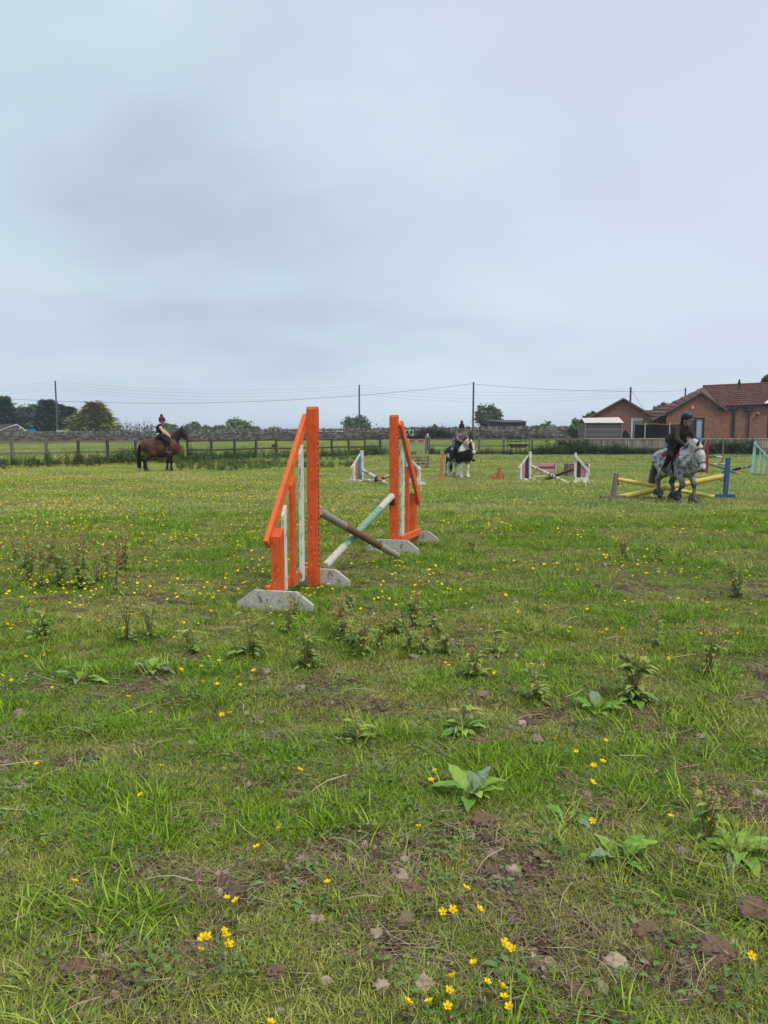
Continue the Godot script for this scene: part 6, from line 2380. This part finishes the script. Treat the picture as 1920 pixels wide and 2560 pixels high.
	for i in 70:
		var f := rng.randf()
		var root := (crest + Vector3(-0.04, 0.14, 0)).lerp(mid + Vector3(-0.05, 0.135, 0), clampf(f * 2.0, 0, 1)) if f < 0.5 else (mid + Vector3(-0.05, 0.135, 0)).lerp(poll + hup * 0.085, f * 2.0 - 1.0)
		var sgn: float = o.mane_side * (1.0 if rng.randf() < 0.8 else -1.0)
		var l: float = o.mane_len * rng.randf_range(0.6, 1.1)
		mg.col = o.mane.lerp(o.mane2, rng.randf())
		lock(mg, root + Vector3(0, -0.01, 0), root + Vector3(rng.randf_range(-0.03, 0.05), 0.02, 0.12 * sgn), root + Vector3(rng.randf_range(-0.04, 0.06), -l, (0.13 + 0.05 * rng.randf()) * sgn), 0.035)
	for i in 14:
		mg.col = o.mane.lerp(o.mane2, rng.randf())
		var z0 := rng.randf_range(-0.04, 0.04)
		var r0 := poll + hup * 0.07 + Vector3(0, 0, z0)
		lock(mg, r0, r0 + hd * 0.1 + hup * 0.07, r0 + hd * o.mane_len * 0.9 + hup * 0.02 + Vector3(0, 0, z0), 0.03)
	part("mane", mg, hm, t)
	# tail
	var tg := Geo.new()
	var dock := Vector3(-1.03, 1.13, 0)
	for i in 90:
		tg.col = o.tail.lerp(o.tail2, rng.randf())
		var side := rng.randf_range(-0.10, 0.10)
		var l2: float = o.tail_len * rng.randf_range(0.75, 1.03)
		lock(tg, dock + Vector3(rng.randf_range(0, 0.06), rng.randf_range(-0.03, 0.03), side * 0.5), dock + Vector3(-0.13 + rng.randf_range(-0.03, 0.03), -0.15, side), dock + Vector3(-0.08 + o.get("tail_back", 0.0) + rng.randf_range(-0.07, 0.07), -l2, side * 1.5), 0.065)
	part("tail", tg, hm, t)
	# feather on the lower legs
	if o.has("feather"):
		for q in [[mir(o.fore[0][1], -1), mir(o.fore[0][2], -1)], [o.fore[1][1], o.fore[1][2]], [mir(o.hind[0][2], -1), mir(o.hind[0][3], -1)], [o.hind[1][2], o.hind[1][3]]]:
			var fg := Geo.new()
			for i in 80:
				fg.col = o.feather.lerp(o.feather2, rng.randf())
				var an := rng.randf() * TAU
				var d := Vector3(cos(an) - 0.5, 0, sin(an)) * 0.6
				var top: Vector3 = q[0].lerp(q[1], rng.randf_range(-0.55, 0.7)) + d * 0.05
				var en: Vector3 = q[1] + d * rng.randf_range(0.12, 0.24) + Vector3(0, rng.randf_range(-0.05, 0.05), 0)
				lock(fg, top, top.lerp(en, 0.5) + d * 0.06, en, 0.035)
			part("feather", fg, hm, t)
	# saddle, pad, girth
	var cloth: Material = o.pad_mat
	var leather := plain("leather_" + called, o.leather, 0.5)
	var pg := Geo.new()
	var sg := Geo.new()
	var gg := Geo.new()
	for i in 14:
		var a0 := -1.05 + 2.1 * i / 14.0
		var a1 := -1.05 + 2.1 * (i + 1) / 14.0
		for w in [[pg, -0.56, 0.08, 0.375, 1.0], [sg, -0.46, 0.02, 0.392, 0.86]]:
			var cc := Vector3(0, 0.93, 0)
			var p := []
			for e in [[w[1], a0], [w[2], a0], [w[2], a1], [w[1], a1]]:
				p.append(Vector3(e[0] + absf(e[1]) * 0.10 * (1.0 if e[0] > -0.2 else 0.4), cc.y + cos(e[1] * w[4]) * w[3], sin(e[1] * w[4]) * w[3] * 0.88))
			var out: Vector3 = (p[0] + p[2]) * 0.5 - Vector3((p[0].x + p[2].x) / 2.0, cc.y, 0)
			w[0].quad(p[0], p[1], p[2], p[3], out)
			w[0].quad(p[0] - out * 0.03, p[1] - out * 0.03, p[2] - out * 0.03, p[3] - out * 0.03, -out)
	part("saddle_pad", pg, cloth, t)
	# seat with raised pommel and cantle
	blob(sg, [[Vector3(-0.40, 1.325, 0), Vector3(-0.08, 1.31, 0), 0.06, 0.05, 1.7], [Vector3(-0.46, 1.37, -0.10), Vector3(-0.46, 1.37, 0.10), 0.032, 0.032], [Vector3(-0.02, 1.35, -0.03), Vector3(-0.02, 1.35, 0.03), 0.04, 0.04]], 0.02, 0.04, func(_p): return Color.WHITE)
	part("saddle", sg, leather, t)
	for i in 20:
		var a0 := TAU * i / 20.0
		var a1 := TAU * (i + 1) / 20.0
		var c0 := Vector3(-0.02, 0.955, 0)
		gg.beam(c0 + Vector3(0, cos(a0) * 0.365, sin(a0) * 0.30), c0 + Vector3(0, cos(a1) * 0.365, sin(a1) * 0.30), 0.07, 0.008, 0.002, Vector3(1, 0, 0))
	part("girth", gg, leather, t)
	# bridle
	var bg := Geo.new()
	var loop := func(c: Vector3, r1: float, r2: float, tilt: float) -> void:
		var pts := []
		var rr := []
		var ax1 := (hup * cos(tilt) + hd * sin(tilt))
		for i in 17:
			var a0 := TAU * i / 16.0
			pts.append(c + ax1 * cos(a0) * r1 + Vector3(0, 0, 1) * sin(a0) * r2)
			rr.append(0.010)
		bg.tube(pts, rr, 5, [], false)
	loop.call(poll + hd * 0.40, 0.105, 0.078, 0.0)
	loop.call(poll + hd * 0.08, 0.122, 0.094, -0.2)
	for s in [-1.0, 1.0]:
		bg.tube([poll + hd * 0.05 + Vector3(0, 0, 0.092 * s), poll + hd * 0.40 - hup * 0.05 + Vector3(0, 0, 0.075 * s), muz - hd * 0.06 - hup * 0.035 + Vector3(0, 0, 0.065 * s)], [0.010, 0.010, 0.010], 5, [], false)
	part("bridle", bg, leather, t)
	# reins
	var hand: Vector3 = o.hand / sc
	for s in [-1.0, 1.0]:
		var rg := Geo.new()
		var bit := muz - hd * 0.07 - hup * 0.03 + Vector3(0, 0, 0.07 * s)
		var m2 := bit.lerp(mir(hand, s), 0.5) + Vector3(0, -o.get("slack", 0.04), 0.06 * s)
		rg.tube([bit, bit.lerp(m2, 0.5) + Vector3(0, -0.02, 0.02 * s), m2, m2.lerp(mir(hand, s), 0.5), mir(hand, s)], [0.008, 0.008, 0.008, 0.008, 0.008], 4)
		part("rein", rg, leather, t)
		# stirrup leather and iron
		var foot: Vector3 = o.foot / sc
		var ig := Geo.new()
		ig.tube([Vector3(-0.12, 1.18, 0.31 * s), mir(foot, s) + Vector3(0, 0.12, 0)], [0.012, 0.012], 4)
		part("stirrup_leather", ig, leather, t)
		var ir := Geo.new()
		var pts := []
		var rr := []
		for i in 13:
			var a0 := TAU * i / 12.0
			pts.append(mir(foot, s) + Vector3(0.0, 0.05 + sin(a0) * 0.07, cos(a0) * 0.06))
			rr.append(0.008)
		ir.tube(pts, rr, 5, [], false)
		part("stirrup", ir, plain("stirrup", Color(0.5, 0.5, 0.5), 0.4, 0.7), t)
	return t

func hand_into(g: Geo, p: Vector3, fwd: Vector3, s: float, col: Color) -> void:
	# a palm and five fingers closed round the rein
	g.col = col
	var up := Vector3.UP
	var out := fwd.cross(up).normalized()
	g.tube([p - fwd * 0.05, p - fwd * 0.01, p + fwd * 0.035], [0.024, 0.034, 0.030], 8, [], true, 0.7)
	for i in 4:
		var b := p + fwd * 0.03 + up * (0.030 - i * 0.019)
		var l: float = [0.9, 1.0, 0.95, 0.78][i]
		g.tube([b, b + fwd * 0.022 * l - out * s * 0.012, b + fwd * 0.018 * l - out * s * 0.036, b - fwd * 0.004 - out * s * 0.040], [0.0095, 0.009, 0.0085, 0.007], 6)
	g.tube([p - fwd * 0.01 + up * 0.026 - out * s * 0.01, p + fwd * 0.015 + up * 0.042 - out * s * 0.02, p + fwd * 0.035 + up * 0.036 - out * s * 0.034], [0.012, 0.0105, 0.008], 6)

func make_rider(label: String, at_: Vector3, turn: float, o: Dictionary) -> void:
	var t := thing("person", label, "person", grounded(at_), turn, "riders")
	var skin := Color(0.50, 0.29, 0.21)
	var g := Geo.new()
	var head: Vector3 = o.head
	var neck: Vector3 = o.neck
	var hip: Vector3 = o.hip
	var chest: Vector3 = o.chest
	# the body under the clothes, one continuous figure
	var bones := [[hip, chest, 0.085, 0.095, 1.25], [chest, neck, 0.07, 0.045], [neck, head - Vector3(0, 0.06, 0), 0.048, 0.048], [mir(hip + Vector3(0, 0, 0.07), -1), hip + Vector3(0, 0, 0.07), 0.09, 0.09]]
	for s in [-1.0, 1.0]:
		bones.append([mir(o.shoulder, s), mir(o.elbow, s), 0.040, 0.032])
		bones.append([mir(o.elbow, s), mir(o.hand, s), 0.032, 0.024])
		bones.append([mir(hip + Vector3(0, 0, 0.08), s), mir(o.knee, s), 0.072, 0.045])
		bones.append([mir(o.knee, s), mir(o.ankle, s), 0.045, 0.024])
		bones.append([mir(o.ankle, s), mir(o.ankle, s).lerp(mir(o.toe, s), 0.5), 0.024, 0.018])
		bones.append([chest + Vector3(0, 0.02, 0), mir(o.shoulder, s), 0.06, 0.04])
	blob(g, bones, 0.018, 0.03, func(_p): return skin)
	# head, facing o.face
	var fx: Vector3 = o.face.normalized()
	var fz := fx.cross(Vector3.UP).normalized()
	var hx := Transform3D(Basis(fx, fz.cross(fx), fz), head)
	var lips := Color(0.36, 0.15, 0.13)
	var hb := [[Vector3(-0.015, 0.035, 0), Vector3(0.015, 0.03, 0), 0.092, 0.088, 0.86], [Vector3(0.035, -0.02, 0), Vector3(0.045, -0.07, 0), 0.062, 0.040, 0.85], [Vector3(0.055, -0.088, 0), Vector3(0.065, -0.092, 0), 0.026, 0.022], [Vector3(0.092, 0.01, 0), Vector3(0.112, -0.03, 0), 0.010, 0.015], [Vector3(0.085, -0.066, -0.014), Vector3(0.085, -0.066, 0.014), 0.012, 0.012], [Vector3(0.082, 0.028, -0.035), Vector3(0.082, 0.028, 0.035), 0.014, 0.014]]
	for s in [-1.0, 1.0]:
		hb.append([Vector3(-0.005, 0.005, 0.078 * s), Vector3(-0.012, -0.025, 0.076 * s), 0.016, 0.011])
	blob(g, hb, 0.0075, 0.018, func(p): return lips if (p.x > 0.086 and absf(p.y + 0.066) < 0.010 and absf(p.z) < 0.026) else skin, hx)
	for s in [-1.0, 1.0]:
		g.col = Color(0.03, 0.025, 0.02)
		g.lump(hx * Vector3(0.083, 0.006, 0.032 * s), Vector3.ONE * 0.010, noise_c, 0.02, 5)
		hand_into(g, mir(o.hand, s), (mir(o.hand, s) - mir(o.elbow, s)).normalized(), s, skin if not o.has("glove") else o.glove)
	part("body", g, coloured("skin", 0.55), t)
	# clothes
	var white := func(_p): return Color.WHITE
	var top := Geo.new()
	var tb := [[hip + Vector3(0.0, 0.05, 0), chest, 0.125, 0.145, 1.22], [chest, neck - Vector3(0, 0.05, 0), 0.12, 0.07, 1.2], [mir(o.shoulder, -1), o.shoulder, 0.075, 0.075]]
	if o.get("skirt", 0.0) > 0.0:
		tb.append([hip + Vector3(0, 0.03, -0.12), hip + Vector3(0, 0.03, 0.12), 0.13, 0.13])
	if o.has("collar"):
		tb.append([neck - Vector3(0, 0.04, 0), neck + Vector3(0, 0.005, 0), 0.07, 0.066])
	var sl := []
	for s in [-1.0, 1.0]:
		sl.append([mir(o.shoulder, s), mir(o.elbow, s), 0.066, 0.052])
		sl.append([mir(o.elbow, s), mir(o.hand, s).lerp(mir(o.elbow, s), 0.18), 0.050, 0.038])
	if o.has("sleeve_mat"):
		blob(top, tb, 0.016, 0.04, white)
		part(o.top_name, top, o.top_mat, t)
		var sv := Geo.new()
		blob(sv, sl, 0.014, 0.03, white)
		part("sleeves", sv, o.sleeve_mat, t)
	else:
		blob(top, tb + sl, 0.016, 0.045, white)
		part(o.top_name, top, o.top_mat, t)
	var br := Geo.new()
	var bb := [[mir(hip + Vector3(0, -0.01, 0.07), -1), hip + Vector3(0, -0.01, 0.07), 0.125, 0.125]]
	for s in [-1.0, 1.0]:
		bb.append([mir(hip + Vector3(0.02, -0.01, 0.09), s), mir(o.knee, s), 0.105, 0.066])
		bb.append([mir(o.knee, s), mir(o.knee, s).lerp(mir(o.ankle, s), 0.5), 0.066, 0.056])
	blob(br, bb, 0.016, 0.04, white)
	part("breeches", br, o.leg_mat, t)
	for s in [-1.0, 1.0]:
		var bt := Geo.new()
		blob(bt, [[mir(o.knee, s).lerp(mir(o.ankle, s), o.get("boot_top", 0.15)), mir(o.ankle, s), 0.064, 0.046], [mir(o.ankle, s) + Vector3(-0.03, -0.03, 0), mir(o.toe, s) + Vector3(0, -0.01, 0), 0.042, 0.034]], 0.014, 0.03, white)
		part("boot", bt, o.boot_mat, t)
	# riding hat
	var hg := Geo.new()
	var shell: Color = o.hat
	var hat2: Color = o.get("hat2", o.hat)
	blob(hg, [[Vector3(-0.03, 0.075, 0), Vector3(0.01, 0.078, 0), 0.112, 0.108, 0.88], [Vector3(-0.055, 0.02, 0), Vector3(-0.07, -0.01, 0), 0.072, 0.05, 1.0]], 0.011, 0.03, func(p): return hat2 if p.y > 0.145 else shell, hx)
	hg.col = o.get("brim", o.hat)
	for i in 8:
		var a0 := -1.0 + 2.0 * i / 8.0
		var a1 := -1.0 + 2.0 * (i + 1) / 8.0
		var q := []
		for e in [[0.09, a0, 0.05], [0.155, a0, 0.028], [0.155, a1, 0.028], [0.09, a1, 0.05]]:
			q.append(hx * Vector3(cos(e[1]) * e[0] + 0.01, e[2] + 0.012 * cos(e[1] * 2.0), sin(e[1]) * e[0] * 0.88))
		hg.quad(q[0], q[1], q[2], q[3], hx.basis.y)
		var dn: Vector3 = hx.basis.y * -0.010
		hg.quad(q[0] + dn, q[1] + dn, q[2] + dn, q[3] + dn, dn)
		hg.quad(q[1], q[2], q[2] + dn, q[1] + dn, hx.basis.x)
	var hat := part("riding_hat", hg, coloured("hat_" + str(o.pom), o.get("hat_rough", 0.8)), t)
	if o.pom:
		var pm := Geo.new()
		pm.col = o.pom_col
		pm.lump(hx * Vector3(-0.03, 0.225, 0), Vector3.ONE * 0.052, noise_c, 0.4, 9, 2.0)
		part("pompom", pm, coloured("pompom", 0.95), hat)
	var sp := Geo.new()
	sp.tube([hx * Vector3(0.0, 0.03, 0.088), hx * Vector3(0.035, -0.06, 0.062), hx * Vector3(0.05, -0.118, 0.0), hx * Vector3(0.035, -0.06, -0.062), hx * Vector3(0.0, 0.03, -0.088)], [0.008, 0.008, 0.009, 0.008, 0.008], 5)
	part("chin_strap", sp, plain("strap", Color(0.04, 0.04, 0.045), 0.6), hat)
	# hair
	if o.has("hair"):
		var hr := Geo.new()
		for i in 30:
			hr.col = o.hair * rng.randf_range(0.8, 1.2)
			var z0 := rng.randf_range(-0.05, 0.05)
			var p0 := hx * Vector3(-0.08, -0.01, z0)
			lock(hr, p0, p0 + Vector3(0, -0.06, 0) - fx * 0.05, p0 + Vector3(rng.randf_range(-0.02, 0.02), -o.hair_len * rng.randf_range(0.7, 1.0), 0) - fx * 0.04, 0.03)
		part("hair", hr, coloured("hair", 0.6), t)
	if o.has("extra"):
		o.extra.call(t)

func make_riders() -> void:
	# ---- brown horse at left
	var stand_f := [Vector3(0.10, 0.42, 0.15), Vector3(0.10, 0.15, 0.15), Vector3(0.14, 0.055, 0.15)]
	var stand_f2 := [Vector3(0.02, 0.42, 0.15), Vector3(-0.01, 0.15, 0.15), Vector3(0.03, 0.055, 0.15)]
	var stand_h := [Vector3(-0.55, 0.74, 0.17), Vector3(-0.86, 0.47, 0.15), Vector3(-0.82, 0.16, 0.15), Vector3(-0.77, 0.055, 0.15)]
	var stand_h2 := [Vector3(-0.55, 0.74, 0.17), Vector3(-0.95, 0.47, 0.15), Vector3(-0.95, 0.16, 0.15), Vector3(-0.90, 0.055, 0.15)]
	var bay := Color(0.070, 0.028, 0.015)
	var bay_dark := Color(0.020, 0.014, 0.012)
	var bay_col := func(p: Vector3) -> Color:
		var c := bay.lerp(Color(0.105, 0.043, 0.022), clampf(noise_b.get_noise_3d(p.x * 300.0, p.y * 300.0, p.z * 300.0) + 0.4, 0.0, 1.0))
		var leg := smoothstep(0.70, 0.50, p.y)
		var neck := smoothstep(0.22, 0.42, p.x) * smoothstep(1.05, 1.2, p.y)
		c = c.lerp(bay_dark, max(leg, neck * 0.85))
		if p.x > 0.72 and p.y < 1.36:
			c = Color(0.12, 0.065, 0.045)
		return c
	var hm := coloured("horse_coat", 0.55, 0.15)
	var bpos := Vector3(-8.67, 0, -30.9)
	var bturn := deg_to_rad(6.0)
	var bhand := Vector3(0.14, 1.38, 0.09)
	var bfoot := Vector3(0.14, 0.72, 0.40)
	make_horse("brown_horse", "brown horse with black tail and legs standing sideways before the fence", bpos, bturn, {"scale": 1.0, "poll": Vector3(0.56, 1.65, 0), "muzzle": Vector3(0.85, 1.25, 0), "fore": [stand_f, stand_f2], "hind": [stand_h2, stand_h], "colour": bay_col, "mat": hm, "ear": bay_dark, "hoof": Color(0.10, 0.09, 0.08), "mane": Color(0.012, 0.011, 0.011), "mane2": Color(0.03, 0.025, 0.022), "mane_side": -1.0, "mane_len": 0.22, "tail": Color(0.008, 0.008, 0.010), "tail2": Color(0.022, 0.021, 0.024), "tail_len": 1.08, "pad_mat": plain("brown_pad", Color(0.30, 0.20, 0.15), 0.9), "leather": Color(0.17, 0.10, 0.07), "hand": bhand, "foot": bfoot})
	make_rider("rider in black vest and maroon bobble hat on the brown horse", bpos, bturn, {"hip": Vector3(-0.27, 1.46, 0), "chest": Vector3(-0.27, 1.75, 0), "neck": Vector3(-0.23, 1.90, 0), "head": Vector3(-0.18, 2.02, 0), "face": Vector3(1, -0.05, 0.12), "shoulder": Vector3(-0.26, 1.83, 0.17), "elbow": Vector3(-0.08, 1.57, 0.23), "hand": bhand, "knee": Vector3(0.10, 1.20, 0.38), "ankle": Vector3(0.02, 0.82, 0.40), "toe": Vector3(0.22, 0.77, 0.42), "top_name": "vest", "top_mat": plain("black_vest", Color(0.085, 0.09, 0.10), 0.9), "sleeve_mat": plain("cream_sleeve", Color(0.78, 0.68, 0.53), 0.9), "leg_mat": plain("navy_breeches", Color(0.10, 0.12, 0.17), 0.9), "boot_mat": plain("grey_boot", Color(0.27, 0.25, 0.24), 0.7), "boot_top": 0.0, "hat": Color(0.16, 0.012, 0.035), "brim": Color(0.03, 0.018, 0.022), "pom": true, "pom_col": Color(0.055, 0.008, 0.016), "extra": func(t: Node3D) -> void:
		var g := Geo.new()
		for i in 20:
			var a0 := TAU * i / 20.0
			var a1 := TAU * (i + 1) / 20.0
			g.beam(Vector3(-0.27 + cos(a0) * 0.14, 1.52, sin(a0) * 0.165), Vector3(-0.27 + cos(a1) * 0.14, 1.52, sin(a1) * 0.165), 0.012, 0.035, 0.002)
		g.box(Transform3D(Basis(), Vector3(-0.33, 1.505, 0.165)), Vector3(0.09, 0.08, 0.03), 0.01)
		part("belt", g, plain("belt", Color(0.82, 0.80, 0.72), 0.7), t)
		var w := Geo.new()
		w.tube([Vector3(0.12, 1.37, 0.14), Vector3(0.40, 1.12, 0.26)], [0.010, 0.006], 5)
		part("whip", w, plain("whip", Color(0.66, 0.62, 0.54), 0.6), t)})

	# ---- black and white horse in the middle
	var pie := func(p: Vector3) -> Color:
		var n := noise_b.get_noise_3d(p.x * 320.0 + 9.0, p.y * 320.0, p.z * 320.0) * 0.12
		var w := Color(0.72, 0.68, 0.60)
		var b := Color(0.016, 0.016, 0.019)
		if p.y < 0.62 + n and not (p.x > -0.3 and p.x < 0.16 and p.y > 0.55):
			return w
		# face: black sides with a white blaze and muzzle
		if p.x > 0.55:
			if absf(p.z) < 0.035 + n * 0.3 or p.y < 1.12 + n * 0.5:
				return w
			return b
		# crest, neck and shoulder in front of the saddle are white
		if p.x > 0.02 + n and p.y > 1.02 + n + (p.x - 0.1) * 0.25:
			return w
		if p.x < -0.72 + n and p.y > 1.15:
			return w
		if absf(p.x + 0.62) < 0.07 and absf(p.y - 0.86) < 0.08:
			return w
		return b
	var ppos := Vector3(2.72, 0, -26.5)
	var pturn := deg_to_rad(-66.0)
	var ps := 0.87
	var phand := Vector3(0.20, 1.20, 0.06)
	var pfoot := Vector3(0.06, 0.55, 0.36)
	make_horse("piebald_horse", "black and white horse with long cream mane standing in the middle", ppos, pturn, {"scale": ps, "poll": Vector3(0.56, 1.42, 0), "muzzle": Vector3(0.84, 1.02, 0), "fore": [stand_f, stand_f], "hind": [stand_h, stand_h2], "colour": pie, "mat": hm, "ear": Color(0.02, 0.02, 0.022), "hoof": Color(0.45, 0.40, 0.33), "mane": Color(0.66, 0.60, 0.47), "mane2": Color(0.50, 0.44, 0.33), "mane_side": 1.0, "mane_len": 0.36, "tail": Color(0.012, 0.012, 0.014), "tail2": Color(0.03, 0.03, 0.03), "tail_len": 1.0, "feather": Color(0.62, 0.57, 0.50), "feather2": Color(0.45, 0.41, 0.35), "arch": 0.04, "pad_mat": plain("sky_pad", Color(0.62, 0.76, 0.84), 0.9), "leather": Color(0.07, 0.055, 0.05), "hand": phand, "foot": pfoot, "slack": 0.07})
	var c2 := cos(pturn)
	make_rider("young rider in grey sweatshirt and red pompom hat on the black and white horse", ppos, pturn, {"hip": Vector3(-0.22, 1.27, 0), "chest": Vector3(-0.19, 1.48, 0), "neck": Vector3(-0.15, 1.59, 0), "head": Vector3(-0.12, 1.69, 0), "face": Vector3(0.80, -0.08, 0.58), "shoulder": Vector3(-0.18, 1.53, 0.15), "elbow": Vector3(-0.04, 1.32, 0.21), "hand": phand, "knee": Vector3(0.08, 1.00, 0.34), "ankle": Vector3(-0.05, 0.66, 0.35), "toe": Vector3(0.12, 0.60, 0.38), "top_name": "sweatshirt", "top_mat": plain("grey_sweatshirt", Color(0.44, 0.40, 0.41), 0.95), "collar": true, "leg_mat": plain("black_breeches", Color(0.10, 0.095, 0.10), 0.9), "boot_mat": plain("black_boot", Color(0.12, 0.115, 0.11), 0.5), "boot_top": 0.35, "hat": Color(0.018, 0.020, 0.024), "pom": true, "pom_col": Color(0.40, 0.02, 0.06), "extra": func(t: Node3D) -> void:
		var g := Geo.new()
		g.lump(Vector3(-0.06, 1.49, 0.075), Vector3(0.012, 0.02, 0.03), noise_c, 0.1, 5)
		part("badge", g, plain("badge", Color(0.85, 0.84, 0.82), 0.8), t)})

	# ---- dapple grey horse cantering at right
	var dap := func(p: Vector3) -> Color:
		var n := noise_b.get_noise_3d(p.x * 700.0, p.y * 700.0, p.z * 700.0)
		var m := noise_a.get_noise_3d(p.x * 1800.0, p.y * 1800.0, p.z * 1800.0)
		var pale := Color(0.50, 0.50, 0.50)
		var mid := Color(0.085, 0.088, 0.096)
		var c := pale.lerp(mid, clampf(0.42 + n * 1.9 + m * 1.2, 0.0, 1.0))
		if p.x > 0.50 and p.y < 1.30 and p.y > 0.72:
			c = Color(0.52, 0.51, 0.50).lerp(c, 0.25)
			if p.y < 0.87:
				c = Color(0.13, 0.12, 0.125)
		if p.y > 1.18:
			c = c.lerp(Color(0.55, 0.54, 0.52), 0.6)
		var leg := smoothstep(0.72, 0.45, p.y)
		return c.lerp(Color(0.07, 0.066, 0.066).lerp(Color(0.22, 0.21, 0.21), clampf(n + m + 0.3, 0.0, 1.0)), leg)
	var gpos := Vector3(6.62, 0, -17.05)
	var gturn := deg_to_rad(-77.0)
	var gs := 0.90
	var ghand := Vector3(0.30, 1.19, 0.06)
	var gfoot := Vector3(-0.10, 0.66, 0.36)
	var lf := [Vector3(0.26, 0.46, 0.15), Vector3(0.30, 0.18, 0.14), Vector3(0.34, 0.075, 0.14)]
	var rf := [Vector3(0.22, 0.45, 0.14), Vector3(0.05, 0.24, 0.14), Vector3(0.03, 0.13, 0.14)]
	var lh := [Vector3(-0.48, 0.74, 0.17), Vector3(-0.66, 0.46, 0.14), Vector3(-0.52, 0.18, 0.13), Vector3(-0.46, 0.075, 0.13)]
	var rh := [Vector3(-0.52, 0.74, 0.17), Vector3(-0.82, 0.52, 0.15), Vector3(-0.76, 0.24, 0.15), Vector3(-0.71, 0.14, 0.15)]
	make_horse("grey_horse", "dapple grey horse with feathered legs cantering over the yellow poles", gpos, gturn, {"scale": gs, "poll": Vector3(0.60, 1.36, 0), "muzzle": Vector3(0.80, 0.83, 0), "fore": [lf, rf], "hind": [lh, rh], "colour": dap, "mat": hm, "ear": Color(0.06, 0.058, 0.06), "hoof": Color(0.14, 0.13, 0.12), "mane": Color(0.55, 0.54, 0.51), "mane2": Color(0.36, 0.35, 0.34), "mane_side": 1.0, "mane_len": 0.13, "tail": Color(0.30, 0.29, 0.28), "tail2": Color(0.16, 0.155, 0.15), "tail_len": 0.9, "tail_back": -0.15, "feather": Color(0.055, 0.05, 0.05), "feather2": Color(0.16, 0.15, 0.145), "arch": 0.09, "pad_mat": plain("crimson_pad", Color(0.62, 0.11, 0.20), 0.9), "leather": Color(0.06, 0.05, 0.05), "hand": ghand, "foot": gfoot, "slack": 0.12})
	make_rider("rider in dark jacket and black helmet leaning forward on the grey horse", gpos, gturn, {"hip": Vector3(-0.30, 1.36, 0), "chest": Vector3(-0.10, 1.57, 0), "neck": Vector3(0.0, 1.70, 0), "head": Vector3(0.07, 1.80, 0), "face": Vector3(0.84, -0.16, -0.52), "shoulder": Vector3(-0.06, 1.63, 0.17), "elbow": Vector3(0.08, 1.38, 0.22), "hand": ghand, "knee": Vector3(0.03, 1.03, 0.35), "ankle": Vector3(-0.18, 0.74, 0.36), "toe": Vector3(-0.02, 0.69, 0.39), "top_name": "jacket", "top_mat": worn("camouflage_jacket", [[0.0, rgb("241f1b")], [0.4, rgb("35302a")], [0.55, rgb("4a4237")], [0.7, rgb("322c27")], [1.0, rgb("514a3f")]], 0.03, 3.0, 0.9, 0.3, 88), "collar": true, "skirt": 1.0, "leg_mat": plain("black_breeches", Color(0.10, 0.095, 0.10), 0.9), "boot_mat": plain("black_boot", Color(0.12, 0.115, 0.11), 0.5), "boot_top": 0.2, "hat": Color(0.020, 0.021, 0.024), "hat2": Color(0.055, 0.06, 0.065), "brim": Color(0.10, 0.105, 0.11), "hat_rough": 0.25, "pom": false, "hair": Color(0.20, 0.12, 0.07), "hair_len": 0.2})


func _ready() -> void:
	rng.seed = 20240611
	noise_a.seed = 3
	noise_a.frequency = 0.01
	noise_a.fractal_octaves = 3
	noise_b.seed = 8
	noise_b.frequency = 0.01
	noise_b.fractal_octaves = 4
	noise_c.seed = 15
	noise_c.frequency = 0.02
	noise_c.fractal_octaves = 3
	light_and_camera()
	make_ground()
	make_houses()
	make_wall()
	make_fences()
	make_lines()
	make_trees()
	make_weeds()
	make_jumps()
	make_riders()
	make_docks()
	make_clods()
	make_buttercups()
	make_grass()
